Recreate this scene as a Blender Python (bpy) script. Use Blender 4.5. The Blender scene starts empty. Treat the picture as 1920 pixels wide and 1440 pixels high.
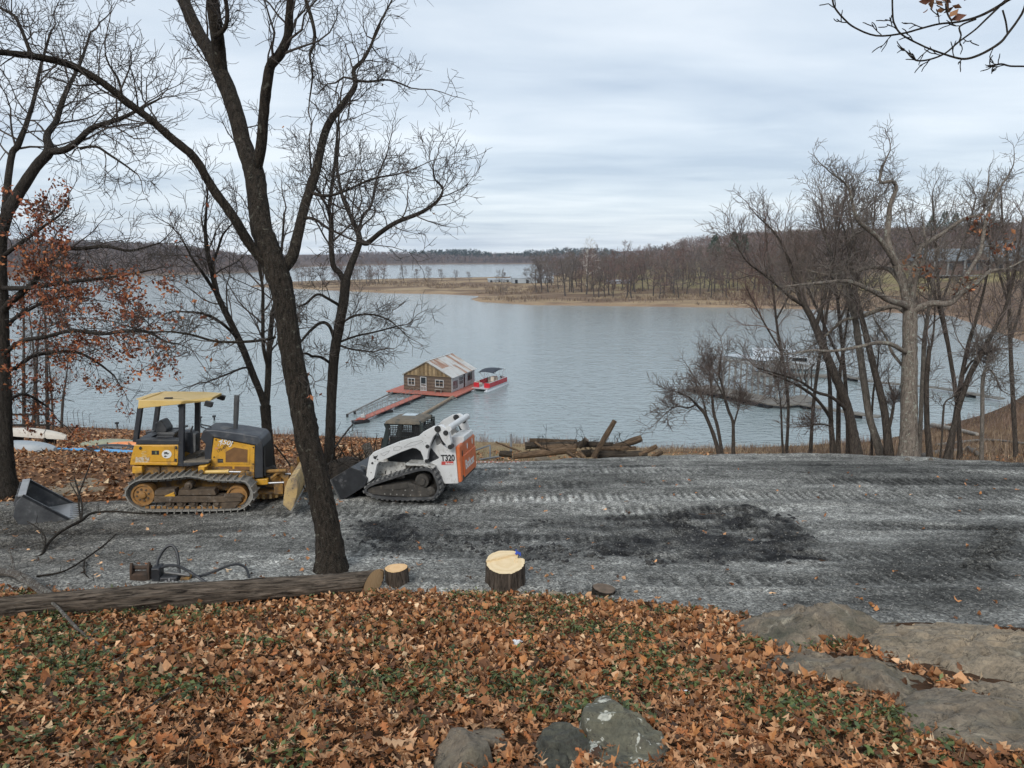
import bpy, math, random
import numpy as np
from mathutils import Vector, Matrix, Euler

R = math.radians
scene = bpy.context.scene
col = scene.collection

# ------------------------------------------------------------------ camera, world, sun, exposure
CAM_Z, PITCH, FPX = 20.0, 10.3, 1340.0          # lake level is z = 0
cam_data = bpy.data.cameras.new('camera')
cam_data.sensor_width = 36.0
cam_data.lens = 36.0 * FPX / 1920.0
cam_data.clip_start, cam_data.clip_end = 0.05, 9000
cam = bpy.data.objects.new('camera', cam_data)
cam.location = (0, 0, CAM_Z)
cam.rotation_euler = (R(90 - PITCH), 0, 0)
col.objects.link(cam)
scene.camera = cam

SUN_EL, SUN_AZ = R(38), R(200)
world = bpy.data.worlds.new('World'); scene.world = world
world.use_nodes = True
wt = world.node_tree; wt.nodes.clear()
def wn(t, **k):
    n = wt.nodes.new(t)
    for a, b in k.items(): setattr(n, a, b)
    return n
def wl(a, b): wt.links.new(a, b)
out = wn('ShaderNodeOutputWorld')
sky = wn('ShaderNodeTexSky', sky_type='NISHITA', sun_disc=False, sun_elevation=SUN_EL, sun_rotation=SUN_AZ)
bg_sky = wn('ShaderNodeBackground'); bg_sky.inputs[1].default_value = 0.12
wl(sky.outputs[0], bg_sky.inputs[0])
tc = wn('ShaderNodeTexCoord')
sep = wn('ShaderNodeSeparateXYZ'); wl(tc.outputs['Generated'], sep.inputs[0])
def wmath(op, a, b=None, clamp=False):
    n = wn('ShaderNodeMath', operation=op, use_clamp=clamp)
    for i, s in enumerate((a, b)):
        if s is None: continue
        if isinstance(s, (int, float)): n.inputs[i].default_value = s
        else: wl(s, n.inputs[i])
    return n.outputs[0]
zc = wmath('ADD', wmath('MAXIMUM', sep.outputs[2], 0.0), 0.07)
u = wmath('DIVIDE', sep.outputs[0], zc); v = wmath('DIVIDE', sep.outputs[1], zc)
comb = wn('ShaderNodeCombineXYZ'); wl(wmath('MULTIPLY', u, 0.55), comb.inputs[0]); wl(wmath('MULTIPLY', v, 1.0), comb.inputs[1])
def cloud_noise(scale, detail, dist, off):
    m = wn('ShaderNodeMapping'); m.inputs['Location'].default_value = off; wl(comb.outputs[0], m.inputs[0])
    n = wn('ShaderNodeTexNoise'); n.inputs['Scale'].default_value = scale; n.inputs['Detail'].default_value = detail
    n.inputs['Roughness'].default_value = 0.5; n.inputs['Distortion'].default_value = dist
    wl(m.outputs[0], n.inputs['Vector']); return n.outputs[0]
n1 = cloud_noise(0.62, 5, 0.5, (3.1, 0.4, 0)); n2 = cloud_noise(2.4, 5, 0.4, (7.3, 2.0, 0))
mixn = wmath('ADD', wmath('MULTIPLY', n1, 0.72), wmath('MULTIPLY', n2, 0.28))
ramp = wn('ShaderNodeValToRGB'); wl(mixn, ramp.inputs[0])
cr = ramp.color_ramp
cr.elements[0].position = 0.34; cr.elements[0].color = (0.365, 0.43, 0.515, 1)
cr.elements[1].position = 0.64; cr.elements[1].color = (0.61, 0.655, 0.70, 1)
e = cr.elements.new(0.5); e.color = (0.49, 0.55, 0.615, 1)
bg_cloud = wn('ShaderNodeBackground'); bg_cloud.inputs[1].default_value = 0.93
wl(ramp.outputs[0], bg_cloud.inputs[0])
mixs = wn('ShaderNodeMixShader'); mixs.inputs[0].default_value = 0.90
wl(bg_sky.outputs[0], mixs.inputs[1]); wl(bg_cloud.outputs[0], mixs.inputs[2])
wl(mixs.outputs[0], out.inputs[0])

sun_data = bpy.data.lights.new('sun', 'SUN')
sun_data.energy = 1.5; sun_data.angle = R(25); sun_data.color = (1.0, 0.97, 0.92)
sun = bpy.data.objects.new('sun', sun_data)
# light comes from behind the camera, high and to the left
sd = Vector((math.sin(SUN_AZ) * math.cos(SUN_EL), math.cos(SUN_AZ) * math.cos(SUN_EL), math.sin(SUN_EL)))
sun.rotation_euler = sd.to_track_quat('Z', 'Y').to_euler()
sun.location = (0, -20, 60)
col.objects.link(sun)

scene.view_settings.view_transform = 'Standard'
scene.view_settings.look = 'None'
scene.view_settings.exposure = 0.66
scene.view_settings.gamma = 1.0
scene.view_settings.use_curve_mapping = False
scene.render.engine = 'CYCLES'
cy = scene.cycles
cy.use_denoising = True
cy.max_bounces = 6; cy.diffuse_bounces = 3; cy.glossy_bounces = 3; cy.transmission_bounces = 4
cy.volume_bounces = 1; cy.transparent_max_bounces = 6
cy.use_adaptive_sampling = True; cy.adaptive_threshold = 0.02

rng = random.Random(11)
nrg = np.random.RandomState(5)

# ------------------------------------------------------------------ materials
def new_mat(name):
    m = bpy.data.materials.new(name); m.use_nodes = True
    return m, m.node_tree, m.node_tree.nodes['Principled BSDF']
def _n(t, typ, **k):
    n = t.nodes.new(typ)
    for a, b in k.items(): setattr(n, a, b)
    return n
def _noise(t, vec, scale, detail=4, rough=0.55, dist=0.0):
    n = _n(t, 'ShaderNodeTexNoise')
    n.inputs['Scale'].default_value = scale; n.inputs['Detail'].default_value = detail
    n.inputs['Roughness'].default_value = rough; n.inputs['Distortion'].default_value = dist
    t.links.new(vec, n.inputs['Vector']); return n.outputs['Fac']
def _ramp(t, fac, stops):
    r = _n(t, 'ShaderNodeValToRGB'); t.links.new(fac, r.inputs[0])
    e = r.color_ramp.elements
    e[0].position, e[0].color = stops[0][0], tuple(stops[0][1]) + (1,)
    e[1].position, e[1].color = stops[-1][0], tuple(stops[-1][1]) + (1,)
    for p, c in stops[1:-1]:
        q = e.new(p); q.color = tuple(c) + (1,)
    return r.outputs[0]
def _mix(t, fac, a, b, blend='MIX'):
    m = _n(t, 'ShaderNodeMix', data_type='RGBA', blend_type=blend)
    for s, i in ((fac, 0), (a, 6), (b, 7)):
        if isinstance(s, (int, float)): m.inputs[i].default_value = s
        elif isinstance(s, tuple): m.inputs[i].default_value = s + (1,)
        else: t.links.new(s, m.inputs[i])
    return m.outputs[2]
def _math(t, op, a, b=0.0, clamp=False):
    m = _n(t, 'ShaderNodeMath', operation=op, use_clamp=clamp)
    for s, i in ((a, 0), (b, 1)):
        if isinstance(s, (int, float)): m.inputs[i].default_value = s
        else: t.links.new(s, m.inputs[i])
    return m.outputs[0]
def _coords(t, scale=(1, 1, 1), kind='Object'):
    c = _n(t, 'ShaderNodeTexCoord'); m = _n(t, 'ShaderNodeMapping')
    m.inputs['Scale'].default_value = scale
    t.links.new(c.outputs[kind], m.inputs[0]); return m.outputs[0]
def _bump(t, p, height, strength=0.5, dist=0.02):
    b = _n(t, 'ShaderNodeBump'); b.inputs['Strength'].default_value = strength; b.inputs['Distance'].default_value = dist
    t.links.new(height, b.inputs['Height']); t.links.new(b.outputs[0], p.inputs['Normal'])

def pmat(name, c1, c2=None, scale=6.0, rough=0.6, metal=0.0, bump=0.0, bscale=30.0, bdist=0.01, stretch=(1, 1, 1),
         dirt=None, dirt_scale=5.0, dirt_lo=0.5, dirt_hi=0.7, dirt2=None, d2_scale=14.0, d2_lo=0.58, d2_hi=0.66):
    m, t, p = new_mat(name)
    co = _coords(t, stretch)
    c = _ramp(t, _noise(t, co, scale, 5, 0.6), [(0.32, c1), (0.68, c2 or c1)])
    if dirt:
        f = _ramp(t, _noise(t, co, dirt_scale, 6, 0.65), [(dirt_lo, (0, 0, 0)), (dirt_hi, (1, 1, 1))])
        c = _mix(t, f, c, tuple(dirt))
    if dirt2:
        f = _ramp(t, _noise(t, co, d2_scale, 4, 0.6, 0.4), [(d2_lo, (0, 0, 0)), (d2_hi, (1, 1, 1))])
        c = _mix(t, f, c, tuple(dirt2))
    t.links.new(c, p.inputs['Base Color'])
    p.inputs['Roughness'].default_value = rough; p.inputs['Metallic'].default_value = metal
    if bump: _bump(t, p, _noise(t, co, bscale, 6, 0.65), bump, bdist)
    return m

def attr_mat(name, rough=0.7, bump=0.0, bscale=40.0, trans=0.0, noise_amt=0.0):
    m, t, p = new_mat(name)
    a = _n(t, 'ShaderNodeAttribute', attribute_name='Col')
    c = a.outputs['Color']
    if noise_amt:
        f = _noise(t, _coords(t), bscale, 4, 0.6)
        c = _mix(t, noise_amt, c, _ramp(t, f, [(0.3, (0.25, 0.25, 0.25)), (0.7, (0.75, 0.75, 0.75))]), 'OVERLAY')
    t.links.new(c, p.inputs['Base Color']); p.inputs['Roughness'].default_value = rough
    p.inputs['Specular IOR Level'].default_value = 0.3
    if bump: _bump(t, p, _noise(t, _coords(t), bscale, 4), bump, 0.01)
    return m

M = {}
def bark_mat(name, dark, light, lichen, scale=1.0, lichen_amt=0.6):
    m, t, p = new_mat(name)
    co = _coords(t, (11 * scale, 11 * scale, 2.2 * scale))
    n = _noise(t, co, 2.2, 6, 0.7, 0.6)
    c = _ramp(t, n, [(0.36, dark), (0.62, light)])
    co2 = _coords(t, (1, 1, 1))
    l = _ramp(t, _noise(t, co2, 9 * scale, 6, 0.7, 0.5), [(lichen_amt, (0, 0, 0)), (lichen_amt + 0.08, (1, 1, 1))])
    c = _mix(t, l, c, lichen)
    sp = _ramp(t, _noise(t, co2, 75 * scale, 3, 0.7), [(0.57, (0, 0, 0)), (0.64, (1, 1, 1))]); c = _mix(t, _math(t, 'MULTIPLY', sp, 0.55), c, lichen)
    t.links.new(c, p.inputs['Base Color']); p.inputs['Roughness'].default_value = 0.95
    p.inputs['Specular IOR Level'].default_value = 0.15
    _bump(t, p, n, 1.0, 0.06)
    return m
M['bark'] = bark_mat('bark_dark', (0.009, 0.0075, 0.006), (0.050, 0.039, 0.030), (0.13, 0.125, 0.10))
M['bark_mid'] = bark_mat('bark_middle', (0.012, 0.010, 0.008), (0.046, 0.038, 0.031), (0.10, 0.095, 0.08), 0.9, 0.64)
M['bark_oak'] = bark_mat('bark_white_oak', (0.075, 0.06, 0.05), (0.24, 0.20, 0.165), (0.30, 0.30, 0.25), 0.8, 0.55)
M['bark_pale'] = bark_mat('bark_pale', (0.07, 0.06, 0.05), (0.19, 0.165, 0.14), (0.27, 0.26, 0.22), 0.8, 0.6)
M['twig'] = pmat('twig', (0.03, 0.024, 0.02), (0.08, 0.064, 0.053), 2.0, 0.9)
M['twig_pale'] = pmat('twig_pale', (0.075, 0.062, 0.052), (0.16, 0.135, 0.115), 1.2, 0.9)
M['twig_far'] = pmat('twig_far', (0.085, 0.068, 0.058), (0.15, 0.12, 0.10), 0.3, 0.95)
M['bark_far'] = pmat('bark_far', (0.045, 0.038, 0.033), (0.09, 0.075, 0.065), 0.6, 0.95)
M['twig_red'] = pmat('twig_red', (0.10, 0.06, 0.05), (0.17, 0.11, 0.09), 0.3, 0.95)
M['sycamore'] = pmat('sycamore', (0.42, 0.39, 0.34), (0.60, 0.57, 0.52), 0.5, 0.9)
M['leaf'] = attr_mat('dead_leaf', 0.7, 0, 40, 0, 0.25)
M['weed'] = attr_mat('weed', 0.55, 0)

# ------------------------------------------------------------------ mesh helpers
def tag(o, label=None, cat=None, group=None, kind=None):
    if label: o['label'] = label
    if cat: o['category'] = cat
    if group: o['group'] = group
    if kind: o['kind'] = kind
    return o
def empty(name, loc=(0, 0, 0), rot=(0, 0, 0), label=None, cat=None, group=None):
    o = bpy.data.objects.new(name, None); o.empty_display_size = 0.2
    o.location = loc; o.rotation_euler = rot
    col.objects.link(o)
    return tag(o, label, cat, group)
def link(name, mesh, parent=None):
    o = bpy.data.objects.new(name, mesh); col.objects.link(o)
    if parent is not None: o.parent = parent
    return o
def np_mesh(name, V, faces, mat=None, smooth=False, colors=None):
    """V (N,3); faces: list of int arrays (M,k)."""
    V = np.asarray(V, dtype=np.float32)
    me = bpy.data.meshes.new(name)
    me.vertices.add(len(V)); me.vertices.foreach_set('co', V.ravel())
    faces = [np.asarray(f, dtype=np.int32) for f in faces if len(f)]
    loops = np.concatenate([f.ravel() for f in faces])
    totals = np.concatenate([np.full(len(f), f.shape[1], dtype=np.int32) for f in faces])
    starts = np.concatenate([[0], np.cumsum(totals)[:-1]]).astype(np.int32)
    me.loops.add(len(loops)); me.loops.foreach_set('vertex_index', loops)
    me.polygons.add(len(totals)); me.polygons.foreach_set('loop_start', starts)
    if smooth: me.polygons.foreach_set('use_smooth', np.ones(len(totals), dtype=bool))
    if colors is not None:
        a = me.color_attributes.new('Col', 'FLOAT_COLOR', 'POINT')
        c = np.ones((len(V), 4), dtype=np.float32); c[:, :3] = colors
        a.data.foreach_set('color', c.ravel())
    me.update(calc_edges=True)
    if mat: me.materials.append(mat)
    return me

class MB:
    def __init__(s): s.v = []; s.f = []
    def add(s, v, f):
        b = len(s.v); s.v += [tuple(p) for p in v]; s.f += [tuple(i + b for i in q) for q in f]; return s
    def box(s, c, size, rot=None):
        x, y, z = (a / 2 for a in size)
        vs = [Vector((i * x, j * y, k * z)) for i in (-1, 1) for j in (-1, 1) for k in (-1, 1)]
        if rot is not None:
            m = rot if isinstance(rot, Matrix) else Euler(rot).to_matrix()
            vs = [m @ q for q in vs]
        vs = [q + Vector(c) for q in vs]
        return s.add(vs, [(0, 1, 3, 2), (4, 6, 7, 5), (0, 4, 5, 1), (2, 3, 7, 6), (0, 2, 6, 4), (1, 5, 7, 3)])
    def bar(s, a, b, w, h=None, up=(0, 0, 1)):
        a, b = Vector(a), Vector(b); t = (b - a); L = t.length
        if L < 1e-6: return s
        t.normalize(); upv = Vector(up)
        if abs(t.dot(upv)) > 0.98: upv = Vector((0, 1, 0))
        x = t.cross(upv).normalized(); z = x.cross(t)
        m = Matrix((x, t, z)).transposed()
        return s.box((a + b) / 2, (w, L, h or w), m)
    def prism(s, poly, y0, y1):
        """poly of (x, z), wound either way, extruded along y."""
        a = sum(poly[i][0] * poly[(i + 1) % len(poly)][1] - poly[(i + 1) % len(poly)][0] * poly[i][1] for i in range(len(poly)))
        if a < 0: poly = poly[::-1]
        n = len(poly)
        vs = [(x, y0, z) for x, z in poly] + [(x, y1, z) for x, z in poly]
        fs = [tuple(range(n)), tuple(range(2 * n - 1, n - 1, -1))]
        fs += [(i, i + n, (i + 1) % n + n, (i + 1) % n) for i in range(n)]
        return s.add(vs, fs)
    def tube(s, pts, rad, k=8, cap=True):
        pts = [Vector(p) for p in pts]; n = len(pts)
        if isinstance(rad, (int, float)): rad = [rad] * n
        vs = []; prev = None
        for i in range(n):
            t = (pts[min(i + 1, n - 1)] - pts[max(i - 1, 0)]).normalized()
            if prev is None:
                ref = Vector((0, 0, 1)) if abs(t.z) < 0.9 else Vector((1, 0, 0))
                x = t.cross(ref).normalized()
            else:
                x = (prev - t * prev.dot(t)).normalized()
            prev = x; y = t.cross(x)
            for j in range(k):
                a = 2 * math.pi * j / k
                vs.append(pts[i] + (x * math.cos(a) + y * math.sin(a)) * rad[i])
        fs = [(i * k + j, i * k + (j + 1) % k, (i + 1) * k + (j + 1) % k, (i + 1) * k + j) for i in range(n - 1) for j in range(k)]
        if cap: fs += [tuple(range(k - 1, -1, -1)), tuple(range((n - 1) * k, n * k))]
        return s.add(vs, fs)
    def cyl(s, a, b, r, r2=None, k=16): return s.tube([a, b], [r, r if r2 is None else r2], k)
    def lathe(s, prof, c, axis='z', k=24):
        vs = []
        for r, h in prof:
            for j in range(k):
                a = 2 * math.pi * j / k; p = (r * math.cos(a), r * math.sin(a), h)
                if axis == 'y': p = (p[0], p[2], p[1])
                if axis == 'x': p = (p[2], p[0], p[1])
                vs.append((p[0] + c[0], p[1] + c[1], p[2] + c[2]))
        n = len(prof)
        fs = [(i * k + j, i * k + (j + 1) % k, (i + 1) * k + (j + 1) % k, (i + 1) * k + j) for i in range(n - 1) for j in range(k)]
        fs += [tuple(range(k - 1, -1, -1)), tuple(range((n - 1) * k, n * k))]
        return s.add(vs, fs)
    def build(s, name, mat, parent=None, smooth=False, bevel=0.0, fix=True):
        me = bpy.data.meshes.new(name); me.from_pydata(s.v, [], s.f)
        if fix:
            import bmesh
            bm = bmesh.new(); bm.from_mesh(me); bmesh.ops.recalc_face_normals(bm, faces=bm.faces); bm.to_mesh(me); bm.free()
        me.materials.append(mat)
        o = link(name, me, parent)
        if smooth:
            for p in me.polygons: p.use_smooth = True
            try: me.set_sharp_from_angle(angle=R(40))
            except Exception: pass
        if bevel:
            b = o.modifiers.new('bevel', 'BEVEL'); b.width = bevel; b.segments = 2; b.limit_method = 'ANGLE'; b.angle_limit = R(35)
        return o

def text_mesh(name, s, size, loc, rot, mat, parent, shear=0.0, xscale=1.0, depth=0.002, bold=0.0):
    cu = bpy.data.curves.new(name, 'FONT'); cu.body = s; cu.size = size; cu.extrude = depth; cu.shear = shear
    cu.offset = bold; cu.align_x = 'LEFT'
    tmp = bpy.data.objects.new(name + '_source', cu); col.objects.link(tmp)
    dg = bpy.context.evaluated_depsgraph_get()
    me = bpy.data.meshes.new_from_object(tmp.evaluated_get(dg))
    bpy.data.objects.remove(tmp); bpy.data.curves.remove(cu)
    me.materials.clear(); me.materials.append(mat); me.name = name
    o = link(name, me, parent); o.location = loc; o.rotation_euler = rot; o.scale = (xscale, 1, 1)
    return o
def copy_tree(o, parent=None):
    c = o.copy(); col.objects.link(c)
    if parent is not None:
        c.parent = parent
    for ch in kids.get(o.name, []): copy_tree(ch, c)
    return c
kids = {}
def index_kids():
    kids.clear()
    for o in bpy.data.objects:
        if o.parent: kids.setdefault(o.parent.name, []).append(o)

# ------------------------------------------------------------------ noise and image-to-place helpers
_perm = np.random.RandomState(3).rand(256, 256)
def vnoise(x, y):
    xi = np.floor(x).astype(int); yi = np.floor(y).astype(int)
    fx = x - xi; fy = y - yi
    fx = fx * fx * (3 - 2 * fx); fy = fy * fy * (3 - 2 * fy)
    a = _perm[xi & 255, yi & 255]; b = _perm[(xi + 1) & 255, yi & 255]
    c = _perm[xi & 255, (yi + 1) & 255]; d = _perm[(xi + 1) & 255, (yi + 1) & 255]
    return (a * (1 - fx) + b * fx) * (1 - fy) + (c * (1 - fx) + d * fx) * fy
def fbm(x, y, o=4):
    s = 0; a = 0.5
    for i in range(o):
        s = s + a * (vnoise(x + 17.3 * i, y + 9.1 * i) - 0.5); x = x * 2.03; y = y * 2.03; a *= 0.5
    return s
def sstep(a, b, x):
    t = np.clip((x - a) / (b - a), 0, 1); return t * t * (3 - 2 * t)
CP, SP = math.cos(R(PITCH)), math.sin(R(PITCH))
def ray(px, py):
    a = (px - 960) / FPX; b = (py - 720) / FPX
    return Vector((a, CP - b * SP, -SP - b * CP))
def P(px, py, d): return Vector((0, 0, CAM_Z)) + ray(px, py) * d
def Wz(px, py, z=0.0):
    r = ray(px, py); return Vector((0, 0, CAM_Z)) + r * ((z - CAM_Z) / r.z)
def proj(x, y, z):
    h = z - CAM_Z
    d = y * CP - h * SP; w = -y * SP - h * CP
    return 960 + FPX * x / d, 720 + FPX * w / d, d

# ------------------------------------------------------------------ land
Y_BANK = ([-30, -1.5, 0.8, 2.0, 2.9, 6.0, 10, 30], [9.95, 9.75, 9.5, 8.85, 8.25, 7.6, 7.0, 6.0])
Y_EDGE = ([-30, -7, -4.5, -1, 5, 10, 13, 15.5, 20, 30], [16.0, 16.2, 17.2, 21.0, 23.2, 24.2, 23.0, 20.9, 17.5, 14.0])
PADPROF = ([-5, 9.7, 15, 19, 24, 32], [-2.6, -4.9, -5.75, -5.99, -6.9, -8.4])
def near_T(x, y):
    x = np.asarray(x, dtype=float); y = np.asarray(y, dtype=float)
    bank = -1.6 - 0.34 * y + 0.10 * fbm(x * 0.5, y * 0.5, 3) + 0.05 * fbm(x * 1.7, y * 1.7, 2)
    bank = np.where(y < -2, -0.92 - 0.05 * (y + 2), bank)
    pad = np.interp(y, *PADPROF)
    yb = np.interp(x, *Y_BANK)
    k = sstep(-0.3, 0.35, y - yb)
    h = bank * (1 - k) + pad * k
    ye = np.maximum(np.interp(x, *Y_EDGE), 19.0)
    ys = 73 + 0.13 * np.maximum(0, 16 - x) + 0.0099 * np.maximum(0, x - 20) ** 2 + 3.0 * fbm(x * 0.08, x * 0 + 2.2, 3)
    he = np.interp(ye, *PADPROF)
    sl = (-20 - he) / (ys - ye)
    beyond = he + sl * (y - ye) - 0.12 * sstep(0, 0.8, y - ye) * sstep(-6, 0, x) + 0.7 * fbm(x * 0.12 + 4, y * 0.12, 3) * sstep(0, 4, y - ye) * sstep(0, 12, ys - y)
    h = np.where(y > ye, beyond, h)
    return np.maximum(h + CAM_Z, -3.5)
def poly_sd(x, y, poly):
    """signed distance, positive inside."""
    x = np.asarray(x, dtype=float); y = np.asarray(y, dtype=float)
    d = np.full(x.shape, 1e18); ins = np.zeros(x.shape, dtype=bool)
    n = len(poly)
    for i in range(n):
        ax, ay = poly[i]; bx, by = poly[(i + 1) % n]
        ex, ey = bx - ax, by - ay
        t = np.clip(((x - ax) * ex + (y - ay) * ey) / (ex * ex + ey * ey + 1e-12), 0, 1)
        d = np.minimum(d, (x - ax - t * ex) ** 2 + (y - ay - t * ey) ** 2)
        c = ((ay > y) != (by > y))
        ins ^= c & (x < ex * (y - ay) / (ey + 1e-12 * (ey == 0)) + ax)
    return np.where(ins, np.sqrt(d), -np.sqrt(d))
def wpt(px, py): p = Wz(px, py); return (p.x, p.y)
PEN = [wpt(2250, 668), wpt(1920, 641), wpt(1850, 612), wpt(1780, 592), wpt(1600, 582), wpt(1400, 577), wpt(1150, 574), wpt(1000, 572),
       wpt(900, 566), wpt(884, 561), wpt(905, 555), wpt(820, 551), wpt(730, 550), wpt(640, 545), wpt(550, 541), wpt(470, 537),
       wpt(520, 530), wpt(640, 526), wpt(760, 523), wpt(1000, 520), wpt(1060, 514), (60, 900), (300, 1250), (1500, 1300), (1500, 300)]
def pen_T(x, y):
    x = np.asarray(x, dtype=float); y = np.asarray(y, dtype=float)
    s = poly_sd(x, y, PEN) + 3 * fbm(x * 0.06, y * 0.06, 3)
    h = np.where(s > 0, np.minimum(0.5 + 0.035 * s, 5.0), 0.3 * s)
    h = np.where(s > 0, np.minimum(h, 0.45 * s), h)
    hill = 27 * sstep(0, 1, (x - 95 + 0.5 * (y - 330)) / 420) * sstep(15, 190, s)
    return np.clip(h + hill + 0.8 * fbm(x * 0.03, y * 0.03, 3) * sstep(0, 20, s), -3.0, 80)
HIL = [wpt(-900, 528), wpt(-300, 523), wpt(0, 519), wpt(250, 517), wpt(430, 513), wpt(520, 508), (-330, 1150), wpt(700, 497), wpt(850, 495.5), wpt(1000, 495),
       (60, 1450), (900, 1500), (2300, 1500), (2300, 3000), (-2300, 3000), (-2300, 900)]
def hill_T(x, y):
    x = np.asarray(x, dtype=float); y = np.asarray(y, dtype=float)
    s = poly_sd(x, y, HIL)
    h = np.where(s > 0, np.minimum(0.4 * s, 1.5 + 0.01 * s), 0.2 * s)
    left = sstep(-150, -420, x) * sstep(1500, 900, y)
    h = h + left * 22 * sstep(0, 170, s) + 9 * sstep(60, 700, s) + 6 * fbm(x * 0.004, y * 0.004, 3) * sstep(0, 200, s)
    ridge = 48 * np.exp(-((x - 700) / 520.0) ** 2) * sstep(500, 1100, s)
    return np.clip(h + ridge, -2.5, 90)
def T(x, y):
    return np.maximum(np.maximum(near_T(x, y), pen_T(x, y)), hill_T(x, y))
def G(px, py, fn=near_T, d0=1.5, dmax=3000.0):
    r = ray(px, py); o = Vector((0, 0, CAM_Z)); d = d0; prev = d0
    while d < dmax:
        p = o + r * d
        if p.z < float(fn(p.x, p.y)): break
        prev = d; d *= 1.02
    lo, hi = prev, d
    for _ in range(22):
        m = (lo + hi) / 2; p = o + r * m
        if p.z < float(fn(p.x, p.y)): hi = m
        else: lo = m
    return o + r * hi, hi
# ------------------------------------------------------------------ ground, gravel, water, hills
def grid_mesh(name, xs, ys, fn, mat, colors=None, keep=None):
    X, Y = np.meshgrid(xs, ys); Z = fn(X, Y)
    nx, ny = len(xs), len(ys)
    idx = np.arange(nx * ny).reshape(ny, nx)
    q = np.stack([idx[:-1, :-1], idx[:-1, 1:], idx[1:, 1:], idx[1:, :-1]], -1).reshape(-1, 4)
    if keep is not None:
        k = keep(X, Y, Z).ravel(); q = q[k[q].any(1)]
    V = np.stack([X, Y, Z], -1).reshape(-1, 3)
    return np_mesh(name, V, [q], mat, True, colors(X, Y, Z).reshape(-1, 3) if colors else None)
def spaced(a, b, c, d, fine, grow=1.12, big=6.0):
    mid = list(np.arange(b, c + 1e-6, fine)); lo = []; s = fine; p = b
    while p > a: s = min(s * grow, big); p -= s; lo.append(p)
    hi = []; s = fine; p = mid[-1]
    while p < d: s = min(s * grow, big); p += s; hi.append(p)
    return np.array(lo[::-1] + mid + hi)
def lerp3(a, b, t): return np.asarray(a) * (1 - t[..., None]) + np.asarray(b) * t[..., None]

def ground_col(X, Y, Z):
    n = fbm(X * 0.9, Y * 0.9, 4) + 0.5; n2 = fbm(X * 0.16 + 30, Y * 0.16, 4) + 0.5
    ye = np.maximum(np.interp(X, *Y_EDGE), 16.0)
    bank = lerp3((0.055, 0.032, 0.02), (0.12, 0.065, 0.035), n)
    leafy = lerp3((0.13, 0.07, 0.04), (0.24, 0.125, 0.065), n)
    grass = lerp3((0.17, 0.115, 0.065), (0.34, 0.26, 0.15), np.clip(n2 * 1.5 - 0.2, 0, 1))
    grn = np.clip((n2 - 0.52) * 6, 0, 1) * sstep(-9, -4, X) * sstep(2, -2, X) * sstep(24, 27, Y) * 0.6
    grass = grass * (1 - grn[..., None]) + np.array((0.16, 0.17, 0.06)) * grn[..., None]
    brown = lerp3((0.09, 0.055, 0.035), (0.19, 0.12, 0.07), n2)
    right = sstep(6, 12, X)
    lf = sstep(-4, -8, X + 3 * (n2 - 0.5) + (Y - 25) * 0.10)
    far = grass * (1 - right[..., None]) + brown * right[..., None]
    far = far * (1 - lf[..., None]) + leafy * lf[..., None]
    k = sstep(-0.3, 0.6, Y - ye)
    c = bank * (1 - k[..., None]) + far * k[..., None]
    sh = sstep(1.4, 0.2, Z)                        # wet earth along the waterline
    return c * (1 - 0.45 * sh[..., None])
m, t, p = new_mat('ground_earth')
a = _n(t, 'ShaderNodeAttribute', attribute_name='Col')
nz = _noise(t, _coords(t), 9.0, 7, 0.72)
c = _mix(t, 0.75, a.outputs['Color'], _ramp(t, nz, [(0.3, (0.16, 0.16, 0.16)), (0.7, (0.84, 0.82, 0.8))]), 'OVERLAY')
t.links.new(c, p.inputs['Base Color']); p.inputs['Roughness'].default_value = 0.95; p.inputs['Specular IOR Level'].default_value = 0.1
_bump(t, p, nz, 0.9, 0.08); M['ground'] = m
gx = spaced(-95, -15, 17, 130, 0.20, 1.08, 3.0); gy = spaced(-10, 2, 26, 135, 0.16, 1.06, 2.5)
ground = link('ground', grid_mesh('ground', gx, gy, near_T, M['ground'], ground_col))
tag(ground, kind='structure')

# gravel pad with ruts, tread prints and the dark churned strip
def Gp(px, py): q, _ = G(px, py); return (q.x, q.y)
MUD = [Gp(*q) for q in ((648, 1002), (700, 985), (765, 972), (860, 990), (1000, 990), (1120, 985), (1250, 958), (1440, 962), (1475, 985), (1545, 1030), (1530, 1058),
                        (1440, 1062), (1330, 1078), (1180, 1062), (1060, 1060), (985, 1052), (880, 1035), (790, 1052), (730, 1045), (690, 1022))]
MUDA = [Gp(*q) for q in ((645, 1003), (700, 984), (768, 970), (800, 1000), (795, 1040), (730, 1046), (690, 1022))]
MUDB = [Gp(*q) for q in ((1240, 966), (1310, 956), (1445, 958), (1480, 985), (1550, 1030), (1530, 1062), (1440, 1066), (1330, 1082), (1260, 1050), (1150, 1062), (1100, 1040), (1200, 1010))]
DARK_SWATH = [Gp(*q) for q in ((1540, 1062), (1700, 1030), (1860, 985), (1935, 975), (1935, 1190), (1760, 1165), (1500, 1120))]  # broad swaths of gravel that are coloured darker
DARK_SWATH2 = [Gp(*q) for q in ((1500, 880), (1640, 872), (1935, 905), (1935, 955), (1700, 925), (1560, 905))]
TR1 = [Gp(*q) for q in ((1252, 965), (1290, 962), (1300, 1008), (1262, 1012))]
TR2 = [Gp(*q) for q in ((1372, 962), (1408, 960), (1425, 1008), (1388, 1012))]
TR3 = [Gp(*q) for q in ((1865, 1000), (1920, 1000), (1860, 1080), (1790, 1075))]
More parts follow.
